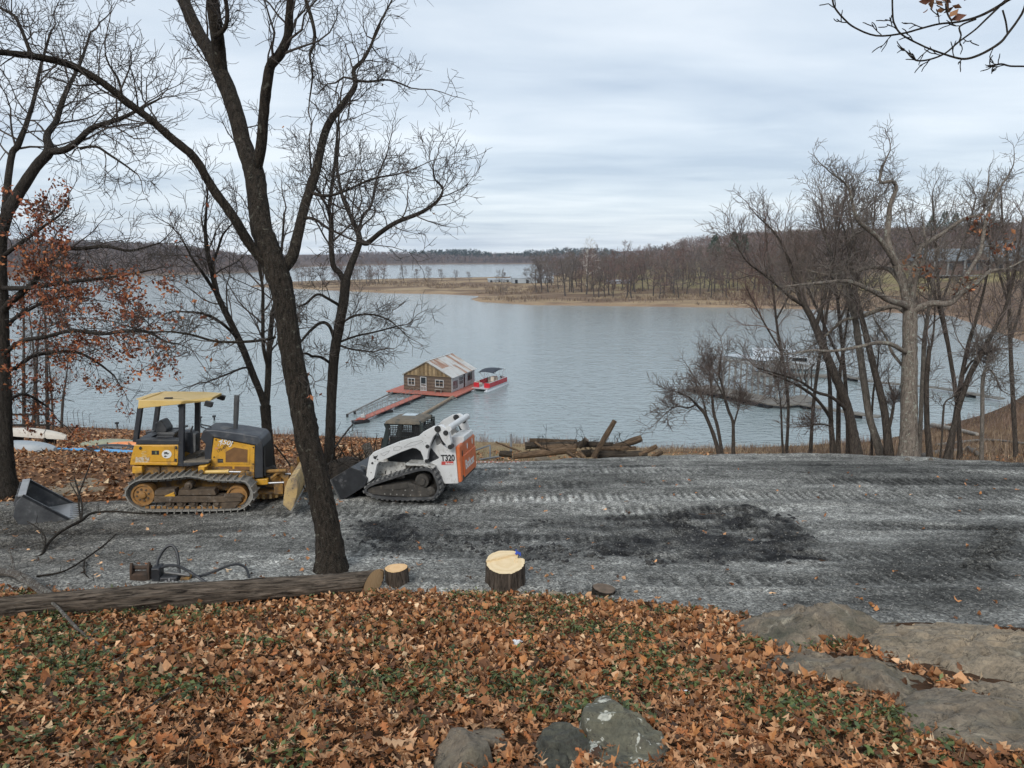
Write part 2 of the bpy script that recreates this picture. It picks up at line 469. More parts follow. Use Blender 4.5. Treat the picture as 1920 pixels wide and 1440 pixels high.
def pad_mask(X, Y):
    w = 0.35 * fbm(X * 1.1, Y * 1.1, 4)
    lo = Y - np.interp(X, *Y_BANK) - 0.12 + 0.9 * w * sstep(4.5, 2.5, X) + 0.25 * w
    hi = np.interp(X, *Y_EDGE) - Y + 1.6 * w
    return np.minimum(np.minimum(lo, hi), np.minimum(X + 15.5, 27 - X))
def lanes(X, Y):
    """machine tracks running across the pad: depth of the rut, tread print and the pale compacted stripe"""
    z = np.zeros_like(X); pale = np.zeros_like(X); dark = np.zeros_like(X); prt = np.zeros_like(X)
    specs = [(23.0, 0.012, 9.5, 0.35, 0.5), (22.0, 0.012, 9.5, 0.5, 1.0), (20.6, 0.010, 9.0, 0.45, -1.0), (19.2, 0.006, 8.0, 0.45, 0.9), (18.0, 0.008, 9.0, 0.5, -0.7), (16.6, 0.006, 7.0, 0.5, 0.8),
             (15.4, 0.004, 6.0, 0.45, 0.5), (13.9, 0.004, 3.0, 0.45, -0.4), (12.9, -0.003, 4.0, 0.45, -0.3), (11.6, -0.004, 5.0, 0.45, -0.2), (10.2, -0.012, 3.5, 0.40, -0.3), (9.4, -0.02, 5.0, 0.35, -0.2), (14.8, 0.02, 2.0, 0.4, -0.3), (17.3, -0.01, 12, 0.4, 0.7)]
    for i, (y0, c, x0, w, s) in enumerate(specs):
        yc = y0 - c * (X - x0) ** 2 + 0.25 * fbm(X * 0.25 + i * 5, X * 0 + i, 2)
        d = (Y - yc) / w
        core = np.exp(-(d * 1.5) ** 4) * np.clip(0.5 + 3.2 * fbm(X * 0.3 + 9 * i, Y * 0.3 + 3 * i, 3), 0, 1)
        z -= 0.022 * core - 0.018 * np.exp(-((np.abs(d) - 1.0) / 0.22) ** 2) * (core.max() > 0) * 0.8
        sq = np.sign(np.sin(2 * math.pi * X / 0.19 + i + 3 * fbm(X * .4, Y * .4 + i, 2))); z += 0.018 * core * sq * (Y < 21); prt = np.maximum(prt, core * (sq < 0) * (Y < 21))
        if s > 0: pale += core * s
        else: dark += core * -s
    return z, pale, dark + 0.38 * prt  # print grooves add painted shade to the dark field
def pad_fields(X, Y):
    w = 0.75 * fbm(X * 1.5, Y * 2.0, 5)
    mud = np.maximum(0.55 * sstep(-0.2, 0.3, poly_sd(X, Y, MUD) + w + .05), np.maximum(sstep(-0.12, 0.2, poly_sd(X, Y, MUDA) + w), sstep(-0.12, 0.2, poly_sd(X, Y, MUDB) + w)))
    lz, pale, dark = lanes(X, Y)
    tread = np.zeros_like(X)
    for pl, ph in ((TR1, 0), (TR2, 0.3), (TR3, 0.6)):
        k = sstep(-0.02, 0.06, poly_sd(X, Y, pl))
        tread += k * (np.sign(np.sin(2 * math.pi * (Y + ph) / 0.21 + 1.2 * np.sign(np.sin(2 * math.pi * X / 0.3)))))
    return mud, lz, pale, dark, tread
def pad_z(X, Y):
    mk = pad_mask(X, Y); mud, lz, pale, dark, tread = pad_fields(X, Y)
    rough = 0.035 * fbm(X * 2.2, Y * 2.2, 4) + 0.035 * fbm(X * 8, Y * 8, 3)
    lump = mud * (0.3 * fbm(X * 2.6 + 8, Y * 3.4, 4) + 0.06 * np.maximum(fbm(X * 7, Y * 7, 3), 0))
    edge = 0.05 * np.exp(-((mk - 0.5) / 0.4) ** 2) * (Y > 15)
    base = 0.085 * sstep(-0.15, 0.25, mk) - 0.14 * sstep(0.05, -0.25, mk)
    return near_T(X, Y) + base + rough + lz * (1 - 0.6 * mud) + lump + 0.04 * tread + edge
def pad_col(X, Y, Z):
    mud, lz, pale, dark, tread = pad_fields(X, Y)
    n = np.clip(0.5 + 1.1 * fbm(X * 0.35, Y * 1.0 + 40, 4), 0, 1)
    nn = np.clip(0.5 + 1.4 * fbm(X * 0.5 + 11, Y * 4.0, 4), 0, 1)
    c = lerp3((0.115, 0.113, 0.107), (0.275, 0.272, 0.26), np.clip(0.55 * n + 0.45 * nn, 0, 1))
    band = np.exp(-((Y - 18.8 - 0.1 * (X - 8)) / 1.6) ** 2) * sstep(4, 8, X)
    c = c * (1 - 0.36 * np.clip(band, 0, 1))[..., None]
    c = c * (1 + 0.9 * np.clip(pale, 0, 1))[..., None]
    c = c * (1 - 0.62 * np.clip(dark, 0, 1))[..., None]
    blot = np.clip(2.6 * fbm(X * 0.45 + 60, Y * 1.3, 4), -0.5, 0.5); c = c * (1 + 0.75 * blot)[..., None]
    mk = np.clip(mud * (0.72 + 1.5 * fbm(X * 1.7, Y * 2.5, 3)), 0, 0.96)
    c = c * (1 - mk)[..., None] + np.array((0.016, 0.016, 0.018)) * mk[..., None]
    c = c * (1 - 0.9 * np.clip(-lz / 0.05, 0, .5))[..., None]  # shade inside the ruts, painted into the gravel colour
    c = c * (1 - 0.35 * np.clip(-tread, 0, 1))[..., None]  # groove shade of the ladder prints, put into the colour
    left = sstep(-4, -9, X) * 0.55                    # trampled earth mixed in on the left
    e = np.array((0.095, 0.078, 0.062)); c = c * (1 - left[..., None] * (0.4 + 0.6 * nn[..., None])) + e * left[..., None] * (0.4 + 0.6 * nn[..., None])
    for pl, a_ in ((DARK_SWATH, .42), (DARK_SWATH2, .38)): c = c * (1 - a_ * sstep(-.35, .5, poly_sd(X, Y, pl) + 1.4 * fbm(X * .9, Y * 1.5, 4)))[..., None]
    grit = nrg.normal(0, 1, X.shape); c = c * np.clip(1 + 0.17 * grit + 0.9 * fbm(X * 5, Y * 5, 3), .35, 2.0)[..., None]
    return c * np.array((1.0, 1.0, 0.985))
m, t, p = new_mat('gravel')
a = _n(t, 'ShaderNodeAttribute', attribute_name='Col')
co = _coords(t)
vor = _n(t, 'ShaderNodeTexVoronoi', feature='F1'); vor.inputs['Scale'].default_value = 36.0; t.links.new(co, vor.inputs['Vector'])
sepc = _n(t, 'ShaderNodeSeparateColor'); t.links.new(vor.outputs['Color'], sepc.inputs[0])
g1 = _ramp(t, sepc.outputs[0], [(0.0, (0.20, 0.20, 0.20)), (0.55, (0.48, 0.48, 0.475)), (1.0, (0.92, 0.92, 0.90))])
c = _mix(t, 0.95, a.outputs['Color'], g1, 'OVERLAY')
g2 = _ramp(t, _noise(t, co, 2.4, 8, 0.75), [(0.3, (0.28, 0.28, 0.28)), (0.7, (0.74, 0.74, 0.73))])
c = _mix(t, 0.75, c, g2, 'OVERLAY')
t.links.new(c, p.inputs['Base Color']); p.inputs['Roughness'].default_value = 0.9; p.inputs['Specular IOR Level'].default_value = 0.2
hgt = _math(t, 'ADD', _math(t, 'MULTIPLY', vor.outputs['Distance'], -0.7), _noise(t, co, 14.0, 5, 0.7))
_bump(t, p, hgt, 0.9, 0.03); M['gravel'] = m
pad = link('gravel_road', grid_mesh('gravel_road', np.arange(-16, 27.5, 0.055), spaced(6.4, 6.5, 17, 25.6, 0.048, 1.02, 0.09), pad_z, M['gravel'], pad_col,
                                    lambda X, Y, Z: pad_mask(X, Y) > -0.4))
tag(pad, kind='structure')

def stones(n, name, xr, yr, sizes, cols, where, mat, flat=0.6, sink=0.3, zfn=pad_z):
    x = nrg.uniform(*xr, n * 4); y = nrg.uniform(*yr, n * 4)
    k = where(x, y); x, y = x[k][:n], y[k][:n]; n = len(x); z = zfn(x, y)
    octa = np.array([(1, 0, 0), (0, 1, 0), (-1, 0, 0), (0, -1, 0), (0, 0, 1), (0, 0, -1)], float)
    tri = np.array([(0, 1, 4), (1, 2, 4), (2, 3, 4), (3, 0, 4), (1, 0, 5), (2, 1, 5), (3, 2, 5), (0, 3, 5)])
    s = nrg.uniform(*sizes, n) ** 1.0
    V = octa[None] * (1 + 0.5 * nrg.uniform(-1, 1, (n, 6, 1))) * s[:, None, None] * np.array((1, 0.85, flat))
    a = nrg.uniform(0, 6.28, n); ca, sa = np.cos(a)[:, None], np.sin(a)[:, None]
    V = np.stack([V[..., 0] * ca - V[..., 1] * sa, V[..., 0] * sa + V[..., 1] * ca, V[..., 2]], -1)
    V += np.stack([x, y, z + s * flat * (1 - 2 * sink) * 0.5], -1)[:, None]
    F = (tri[None] + 6 * np.arange(n)[:, None, None]).reshape(-1, 3)
    cc = np.asarray(cols)[nrg.randint(0, len(cols), n)] * nrg.uniform(0.75, 1.2, (n, 1))
    o = link(name, np_mesh(name, V.reshape(-1, 3), [F], mat, False, np.repeat(cc, 6, 0)))
    return tag(o, kind='stuff')
M['stone'] = attr_mat('stone_chip', 0.9, 0.3, 60, 0, 0.3)
o = stones(11000, 'gravel_stones', (-13, 20), (7.0, 16.5), (0.006, 0.019), [(0.15, 0.145, 0.135), (0.20, 0.195, 0.18), (0.25, 0.24, 0.225), (0.10, 0.098, 0.09)],
           lambda x, y: (pad_mask(x, y) > 0.05) & (np.abs(x) < 0.8 * y + 1) & (nrg.rand(len(x)) < np.clip(14 / y - 0.55, 0.1, 1)), M['stone'])
o.parent = pad
o = stones(1500, 'mud_clods', (-5, 9), (9.6, 15), (0.015, 0.055), [(0.035, 0.035, 0.036), (0.055, 0.053, 0.05), (0.025, 0.025, 0.026)],
           lambda x, y: (np.abs(poly_sd(x, y, MUD) - 0.25) < 0.55) & (fbm(x * 1.6 + 3, y * 1.6, 3) > 0.04), M['stone'], 0.7)
o.parent = pad

# lake
m, t, p = new_mat('lake_water')
p.inputs['Base Color'].default_value = (0.205, 0.248, 0.252, 1); p.inputs['Roughness'].default_value = 0.10; p.inputs['IOR'].default_value = 1.333
co = _coords(t, (0.55, 1.0, 1.0))
h1 = _noise(t, co, 1.15, 3, 0.55, 0.4); h2 = _noise(t, co, 0.22, 2, 0.5)
hh = _math(t, 'ADD', _math(t, 'MULTIPLY', h1, 0.75), _math(t, 'MULTIPLY', h2, 0.5))
_bump(t, p, hh, 0.5, 0.45); M['water'] = m
lake = link('lake', np_mesh('lake', [(-2400, 30, 0), (2400, 30, 0), (2400, 1600, 0), (-2400, 1600, 0)], [[(0, 1, 2, 3)]], M['water']))
tag(lake, kind='structure')

# far banks
def pen_col(X, Y, Z):
    n = fbm(X * 0.07, Y * 0.16, 4) + 0.5; s = poly_sd(X, Y, PEN)
    n = np.clip(n + 1.1 * fbm(X * 0.22, Y * 0.5, 3), 0, 1); tan = lerp3((0.19, 0.135, 0.085), (0.37, 0.285, 0.18), n); brush = lerp3((0.11, 0.075, 0.055), (0.17, 0.115, 0.08), n)
    lawn = lerp3((0.13, 0.12, 0.05), (0.22, 0.19, 0.09), n)
    k = sstep(40, 90, s + 60 * (n - 0.5)) * sstep(20, 60, X); c = lerp3(tan, lawn, k * 0.8)
    c = lerp3(c, np.array((0.155, 0.10, 0.075)), sstep(75, 130, X) * sstep(1.0, 2.5, Z) * sstep(330, 280, Y) * .85)
    b = sstep(0.5, 0.62, fbm(X * 0.05 + 7, Y * 0.09, 4) + 0.5); c = lerp3(c, brush, b * 0.85)
    c = lerp3(c, np.array((0.12, 0.08, 0.06)), sstep(95, 135, X) * sstep(300, 240, Y) * 0.8)
    w = sstep(130, 200, X) * sstep(360, 420, Y); c = lerp3(c, np.array((0.13, 0.095, 0.07)), w)
    lip = sstep(0.9, 0.25, Z); return lerp3(c, np.array((0.27, 0.18, 0.12)), lip * 0.6)
pen = link('far_bank', grid_mesh('far_bank', np.concatenate([np.arange(-215, 160, 2.5), np.arange(160, 640, 5.0)]), np.concatenate([np.arange(150, 470, 2.5), np.arange(470, 900, 6.0)]), pen_T, M['ground'], pen_col, lambda X, Y, Z: Z > -2.2))
tag(pen, kind='structure')
def hill_col(X, Y, Z):
    n = fbm(X * 0.01, Y * 0.01, 4) + 0.5
    c = lerp3((0.085, 0.062, 0.052), (0.13, 0.095, 0.078), n)
    return lerp3(c, np.array((0.20, 0.15, 0.11)), sstep(2.2, 0.6, Z))
hills = link('hills', grid_mesh('hills', np.arange(-2000, 2000, 16.0), np.arange(560, 2900, 16.0), hill_T, M['ground'], hill_col, lambda X, Y, Z: Z > -2.0))
tag(hills, kind='structure')

# ------------------------------------------------------------------ fallen leaves and weeds
def leaf_template(st, curl, fold, twist, seed, lob=1.0):
    r = random.Random(seed); V = []; n = len(st)
    for i, w in enumerate(st):
        l = i / (n - 1); w = w * (0.85 + 0.3 * r.random())
        z = curl * ((l - 0.45) ** 2) * 2.0
        tw = twist * (l - 0.5)
        for s in (-1, 0, 1):
            f = abs(s) * w * fold * (0.6 + 0.8 * r.random())
            V.append((l - 0.5, s * w, z + f + s * w * tw + 0.03 * (r.random() - 0.5) * abs(s)))
    q = []
    for i in range(n - 1):
        for j in range(2): q.append((i * 3 + j, (i + 1) * 3 + j, (i + 1) * 3 + j + 1, i * 3 + j + 1))
    return np.array(V), np.array(q)
HI = (0.015, 0.15, 0.05, 0.24, 0.07, 0.33, 0.09, 0.27, 0.10, 0.02); LO = (0.02, 0.24, 0.08, 0.31, 0.03); CR = (0.02, 0.32, 0.03)
def leaf_kinds(st, n, seed):
    r = random.Random(seed); out_ = []
    for i in range(n):
        s2 = [max(.012, w * r.uniform(.55, 1.25) * (r.random() > .12)) for w in st]
        out_.append(leaf_template(s2, r.choice((-.5, -.2, .2, .5, .9)) * r.uniform(.5, 1.1), r.uniform(-0.4, 0.8), r.uniform(-1.2, 1.2), seed * 50 + i))
    return out_
KHI, KLO, KCR = leaf_kinds(HI, 20, 3), leaf_kinds(LO, 20, 4), leaf_kinds(CR, 10, 6)
LEAFC = np.array((1.30, 1.30, 1.25)) * np.array([(0.185, 0.080, 0.034), (0.255, 0.120, 0.055), (0.34, 0.180, 0.092), (0.43, 0.260, 0.150), (0.095, 0.043, 0.021), (0.25, 0.092, 0.034), (0.042, 0.023, 0.014), (0.31, 0.138, 0.053), (0.50, 0.355, 0.225)])
LEAFP = np.array([0.18, 0.2, 0.16, 0.09, 0.12, 0.10, 0.06, 0.07, 0.02])
def slope_n(x, y, e=0.15):
    dx = (near_T(x + e, y) - near_T(x - e, y)) / (2 * e); dy = (near_T(x, y + e) - near_T(x, y - e)) / (2 * e)
    n = np.stack([-dx, -dy, np.ones_like(dx)], -1); return n / np.linalg.norm(n, axis=1, keepdims=True)
def leaf_frames(x, y, z, size, tilt, r):
    n = len(x); N = slope_n(x, y) + r.normal(0, 1, (n, 3)) * tilt
    N /= np.linalg.norm(N, axis=1, keepdims=True)
    a = r.normal(0, 1, (n, 3)); A = np.cross(N, a); A /= np.linalg.norm(A, axis=1, keepdims=True); B = np.cross(N, A)
    return A, B, N
def leaf_mesh(name, x, y, z, size, kinds, cols, tilt=0.38, r=nrg):
    A, B, N = leaf_frames(x, y, z, size, tilt, r); k = r.randint(0, len(kinds), len(x)); VV = []; FF = []; CC = []; off = 0
    for i, (v, q) in enumerate(kinds):
        s = np.where(k == i)[0]
        if not len(s): continue
        w = (v[None, :, 0:1] * A[s][:, None] + v[None, :, 1:2] * B[s][:, None] + v[None, :, 2:3] * N[s][:, None]) * size[s][:, None, None]
        w += np.stack([x[s], y[s], z[s]], -1)[:, None]
        VV.append(w.reshape(-1, 3)); FF.append((q[None] + off + len(v) * np.arange(len(s))[:, None, None]).reshape(-1, 4))
        CC.append(np.repeat(cols[s], len(v), 0)); off += len(s) * len(v)
    return np_mesh(name, np.concatenate(VV), [np.concatenate(FF)], M['leaf'], False, np.concatenate(CC))
def leaf_cols(n, r=nrg): return LEAFC[r.choice(len(LEAFC), n, p=LEAFP / LEAFP.sum())] * r.uniform(0.8, 1.25, (n, 1))
ROCKS = []                                            # filled below: (x, y, radius) where leaves lie thin
def sample_bank(n):
    y = 2.4 + 7.8 * nrg.rand(n * 3) ** 0.9; x = nrg.uniform(-1, 1, n * 3) * (0.80 * y + 2.2)
    yb = np.interp(x, *Y_BANK); w = 0.35 * fbm(x * 1.1, y * 1.1, 4)
    dens = sstep(0.35, -0.15, y - yb + 0.9 * w + 0.95 * sstep(2.8, 4.2, x)) * (0.75 + 0.6 * fbm(x * 0.7, y * 0.7, 3))
    for pl in ROCKS: dens = dens * (0.05 + 0.95 * sstep(0.10, -0.04, poly_sd(x, y, pl) + 0.25 * fbm(x * 2.2, y * 2.2, 3)))
    k = nrg.rand(n * 3) < dens
    return x[k][:n], y[k][:n]
# ------------------------------------------------------------------ rocks
M['rock'] = pmat('sandstone', (0.12, 0.096, 0.07), (0.29, 0.235, 0.17), 3.5, 0.95, 0, 0.9, 9, 0.05, (1, 1, 1), (0.075, 0.072, 0.052), 1.6, 0.46, 0.66, (0.33, 0.29, 0.22), 2.6, 0.60, 0.72)
M['rock_pale'] = pmat('sandstone_pale', (0.17, 0.135, 0.095), (0.36, 0.29, 0.205), 3.0, 0.95, 0, 0.9, 8, 0.05, (1, 1, 1), (0.09, 0.08, 0.06), 1.5, 0.5, 0.66, (0.38, 0.33, 0.25), 3.0, 0.60, 0.72)
M['rock_lichen'] = pmat('grey_lichen_rock', (0.085, 0.082, 0.06), (0.16, 0.15, 0.105), 4.0, 0.95, 0, 0.9, 14, 0.03, (1, 1, 1), (0.06, 0.05, 0.04), 3.2, 0.56, 0.66, (0.46, 0.46, 0.40), 7.5, 0.585, 0.61)
M['rock_dark'] = pmat('dark_rock', (0.04, 0.042, 0.034), (0.10, 0.098, 0.075), 6.0, 0.95, 0, 1.0, 16, 0.04, (1, 1, 1), (0.17, 0.165, 0.13), 8.0, 0.58, 0.68)
for k_ in ('rock', 'rock_pale', 'rock_lichen', 'rock_dark'):          # fine grain over the broad tones
    t = M[k_].node_tree; p = t.nodes['Principled BSDF']; src = p.inputs['Base Color'].links[0].from_socket
    g_ = _ramp(t, _noise(t, _coords(t), 26.0, 8, 0.8), [(0.32, (0.2, 0.2, 0.2)), (0.68, (0.8, 0.79, 0.77))]); t.links.new(_mix(t, 0.7, src, g_, 'OVERLAY'), p.inputs['Base Color'])
    ck_ = _math(t, 'ABSOLUTE', _math(t, 'SUBTRACT', _noise(t, _coords(t, (1, 2.2, 2)), 1.7, 6, 0.6, .4), 0.5))
    t.links.new(_mix(t, _ramp(t, ck_, [(0.002, (.8, .8, .8)), (0.008, (0, 0, 0))]), p.inputs['Base Color'].links[0].from_socket, (0.045, 0.038, 0.03)), p.inputs['Base Color'])
def rock_from(outline, height, seed, mat, label, name='boulder', tilt=(0, 0), cat='boulder', group=None, flat=3.0, rough=0.05):
    """outline: ground points (x, y) of the footprint; a domed, faceted mass that goes down into the soil"""
    c = np.mean(outline, 0); n = 120; ang = np.linspace(0, 2 * math.pi, n, endpoint=False)
    po = np.array([p for p in outline]) - c; pa = np.arctan2(po[:, 1], po[:, 0]); pr = np.hypot(po[:, 0], po[:, 1])
    o = np.argsort(pa); pa, pr = pa[o], pr[o]
    rad = np.interp(ang, np.concatenate([pa - 2 * math.pi, pa, pa + 2 * math.pi]), np.tile(pr, 3))
    rings = np.array([0.02, 0.07, 0.12, 0.17, 0.22, 0.27, 0.32, 0.37, 0.42, 0.47, 0.52, 0.57, 0.61, 0.65, 0.69, 0.73, 0.77, 0.81, 0.84, 0.87, 0.90, 0.93, 0.95, 0.97, 0.99, 1.02, 1.04])
    V = []; pr_ = random.Random(int(seed) * 7 + 1); rm_ = float(np.mean(rad)); planes = [(height * pr_.uniform(.68, 1.05), height * pr_.uniform(-.9, .9) / rm_, height * pr_.uniform(-.9, .9) / rm_) for _ in range(7)]
    for t in rings:
        x = c[0] + rad * t * np.cos(ang); y = c[1] + rad * t * np.sin(ang)
        jag = 1 + 0.10 * fbm(np.cos(ang) * 3 + seed, np.sin(ang) * 3, 3)
        x = c[0] + (x - c[0]) * jag; y = c[1] + (y - c[1]) * jag
        prof = (1 - min(t, 1.0) ** flat)
        z = near_T(x, y) + height * prof + height * (tilt[0] * (x - c[0]) + tilt[1] * (y - c[1])) * prof
        for h0, gx_, gy_ in planes: z = np.minimum(z, near_T(x, y) + np.maximum(h0 + gx_ * (x - c[0]) + gy_ * (y - c[1]), .12 * height))
        f1 = fbm(x * 2.2 + seed, y * 2.2, 4); f2 = np.abs(fbm(x * 3.1 - seed, y * 5.0, 4))
        z = z + rough * (2.6 * f1 - 2.6 * f2 + 1.0 * fbm(x * 9 + seed, y * 9, 4)) * min(1, prof * 3 + 0.25)
        # bedding steps and cracks
        g = near_T(x, y); hh = (z - g) / (rough * 0.75) + 1.2 * f1; fl = np.floor(hh); z = z - rough * 0.55 * ((hh - fl) - np.clip((hh - fl - 0.72) / 0.28, 0, 1))
        ck = np.clip(1 - np.abs(fbm(x * 1.6 + seed * 2, y * 2.6 - seed, 4)) / 0.018, 0, 1); z = z - 0.8 * rough * ck * min(1, prof * 4)
        if t >= 1.0: z = near_T(x, y) - 0.35 * (t - 0.98) / 0.06
        V.append(np.stack([x, y, z], -1))
    V = np.concatenate(V); nr = len(rings); idx = np.arange(nr * n).reshape(nr, n)
    q = np.stack([idx[:-1], np.roll(idx[:-1], -1, 1), np.roll(idx[1:], -1, 1), idx[1:]], -1).reshape(-1, 4)
    org = np.array((c[0], c[1], float(near_T(c[0], c[1]))))
    me = np_mesh(name, V - org, [q, [tuple(range(n))[::-1]]], mat, True)
    ob = link(name, me); ob.location = org
    tag(ob, label, cat, group)
    ROCKS.append([tuple(q_) for q_ in outline])
    return ob
def out(*pts): return [Gp(*q) for q in pts]
rock_from(out((1380, 1180), (1410, 1150), (1480, 1145), (1570, 1152), (1680, 1176), (1670, 1200), (1570, 1206), (1490, 1228), (1420, 1205)), 0.38, 1, M['rock'],
          'rounded grey sandstone ledge at the gravel edge, with leaves in its hollow', 'rock_ledge', cat='rock', rough=0.085)
rock_from(out((1600, 1206), (1670, 1180), (1790, 1190), (1930, 1200), (2060, 1225), (2030, 1330), (1900, 1330), (1800, 1290), (1690, 1245)), 0.30, 5, M['rock_pale'],
          'long pale tan sandstone slab running off the right edge beside the gravel', 'rock_ledge', cat='rock', rough=0.08)
rock_from(out((1435, 1258), (1500, 1226), (1560, 1220), (1650, 1238), (1740, 1282), (1790, 1315), (1690, 1325), (1600, 1290), (1530, 1275)), 0.27, 9, M['rock'],
          'narrow grey ledge rising from the leaves in front of the rounded ledge', 'rock_ledge', cat='rock', rough=0.08)
rock_from(out((1680, 1335), (1750, 1302), (1880, 1295), (2010, 1310), (2030, 1410), (1900, 1420), (1800, 1405), (1710, 1380)), 0.25, 14, M['rock'],
          'flat grey-green rock slab lowest at the right edge', 'rock_ledge', cat='rock', rough=0.045)
rock_from(out((1100, 1400), (1098, 1365), (1130, 1350), (1180, 1356), (1235, 1385), (1250, 1418), (1215, 1450), (1150, 1450)), 0.34, 21, M['rock_lichen'],
          'grey boulder with white lichen patches, largest stone at the bottom', tilt=(-1.2, 0.5), flat=5.0, rough=0.045)
rock_from(out((1016, 1425), (1024, 1395), (1060, 1390), (1090, 1400), (1100, 1430), (1085, 1460), (1020, 1462)), 0.20, 27, M['rock_dark'],
          'dark pitted stone left of the lichen boulder', flat=4.0, rough=0.04)
rock_from(out((790, 1450), (835, 1416), (900, 1376), (935, 1366), (948, 1388), (915, 1425), (880, 1462), (820, 1480)), 0.24, 33, M['rock'],
          'long low mottled stone pointing up the slope, bottom centre', flat=3.0, rough=0.03)
rock_from(out((1010, 1117), (1040, 1106), (1080, 1108), (1078, 1122), (1040, 1126)), 0.06, 41, M['rock_pale'],
          'flat tan stone half buried right of the big stump', 'flat_stone', cat='stone', rough=0.015)

# ------------------------------------------------------------------ leaves on the near bank
lx, ly = sample_bank(43000)
lz = near_T(lx, ly); lsz = np.clip(nrg.normal(0.090, 0.030, len(lx)), 0.035, 0.18)
lz = lz + np.abs(nrg.normal(0, 0.022, len(lx))) + 0.012
pxs, pys, ds = proj(lx, ly, lz)
inside = (pxs > 10) & (pxs < 1910) & (pys > 700) & (pys < 1435)
size_px = np.where(inside, lsz * FPX / ds + 400 * (nrg.rand(len(lx)) < 0.0), 0)
order = np.argsort(-size_px); top = order[:300]; rest = order[300:]
lc = leaf_cols(len(lx))
dr = ds[rest]; a, b, c3 = rest[dr < 5.4], rest[(dr >= 5.4) & (dr < 8.2)], rest[dr >= 8.2]
o = link('fallen_leaves', leaf_mesh('fallen_leaves', lx[c3], ly[c3], lz[c3], lsz[c3], KLO, lc[c3]), ground); tag(o, kind='stuff')
o = link('fallen_leaves', leaf_mesh('fallen_leaves', lx[a], ly[a], lz[a], lsz[a], KHI, lc[a]), ground); tag(o, kind='stuff')
o = link('fallen_leaves', leaf_mesh('fallen_leaves', lx[b], ly[b], lz[b], lsz[b], KLO, lc[b]), ground); tag(o, kind='stuff')
# the 300 largest leaves are pieces of their own, lying uppermost
variants = []
for i in range(32):
    v, q = KHI[i % len(KHI)]
    variants.append(np_mesh('oak_leaf', v * 1.0, [q], M['leaf'], False, np.repeat(leaf_cols(1), len(v), 0)))
A, B, N = leaf_frames(lx[top], ly[top], lz[top], lsz[top], 0.3, nrg)
for i, k in enumerate(top):
    o = link('oak_leaf', variants[i % 32], ground)
    m4 = Matrix.Identity(4)
    for r_ in range(3):
        m4[r_][0], m4[r_][1], m4[r_][2] = A[i][r_] * lsz[k], B[i][r_] * lsz[k], N[i][r_] * lsz[k]
    m4[0][3], m4[1][3], m4[2][3] = lx[k], ly[k], lz[k] + 0.018
    o.matrix_basis = m4
# strays on the gravel, and the leaf carpet on the slope beyond the yellow machine
n = 300
sx = nrg.uniform(-12, 14, n * 3); sy = nrg.uniform(8, 20, n * 3); k = (pad_mask(sx, sy) > 0.1) & (nrg.rand(n * 3) < 0.25 + 0.6 * sstep(3, 0.2, pad_mask(sx, sy)) + 0.3 * (sx < -4))
sx, sy = sx[k][:n], sy[k][:n]
o = link('stray_leaves', leaf_mesh('stray_leaves', sx, sy, pad_z(sx, sy) + 0.02, np.full(len(sx), 0.11), KLO, leaf_cols(len(sx)) * 1.15, 0.3), pad); tag(o, kind='stuff')
n = 15000
sy = 15.5 + 30 * nrg.rand(n) ** 1.5; sx = -2.0 - (0.9 * sy) * nrg.rand(n); 
k = (sy > np.interp(sx, *Y_EDGE) - 0.6 + 0.8 * nrg.normal(0, 1, n)) & (sx < -3 - (sy - 24) * 0.14 + 2.0 * nrg.normal(0, 1, n))
sx, sy = sx[k], sy[k]
o = link('fallen_leaves', leaf_mesh('fallen_leaves', sx, sy, near_T(sx, sy) + 0.03, nrg.uniform(0.11, 0.20, len(sx)), KCR, leaf_cols(len(sx)) * np.array((.9, .95, .97)), 0.3), ground); tag(o, kind='stuff')
n = 12000
sy = 30 + 50 * nrg.rand(n); sx = -6 - (0.85 * sy) * nrg.rand(n); k = near_T(sx, sy) > .2; sx, sy = sx[k], sy[k]
o = link('fallen_leaves', leaf_mesh('fallen_leaves', sx, sy, near_T(sx, sy) + 0.04, nrg.uniform(0.2, 0.4, len(sx)), KCR, leaf_cols(len(sx)) * np.array((.9, .95, .97)), 0.3), ground); tag(o, kind='stuff')
n = 2500
sy = nrg.uniform(22, 40, n); sx = nrg.uniform(-4, 26, n); k = sy > np.interp(sx, *Y_EDGE) + 0.1; sx, sy = sx[k], sy[k]
o = link('fallen_leaves', leaf_mesh('fallen_leaves', sx, sy, near_T(sx, sy) + 0.03, nrg.uniform(0.12, 0.2, len(sx)), KCR, leaf_cols(len(sx)) * 1.1, 0.4), ground); tag(o, kind='stuff')

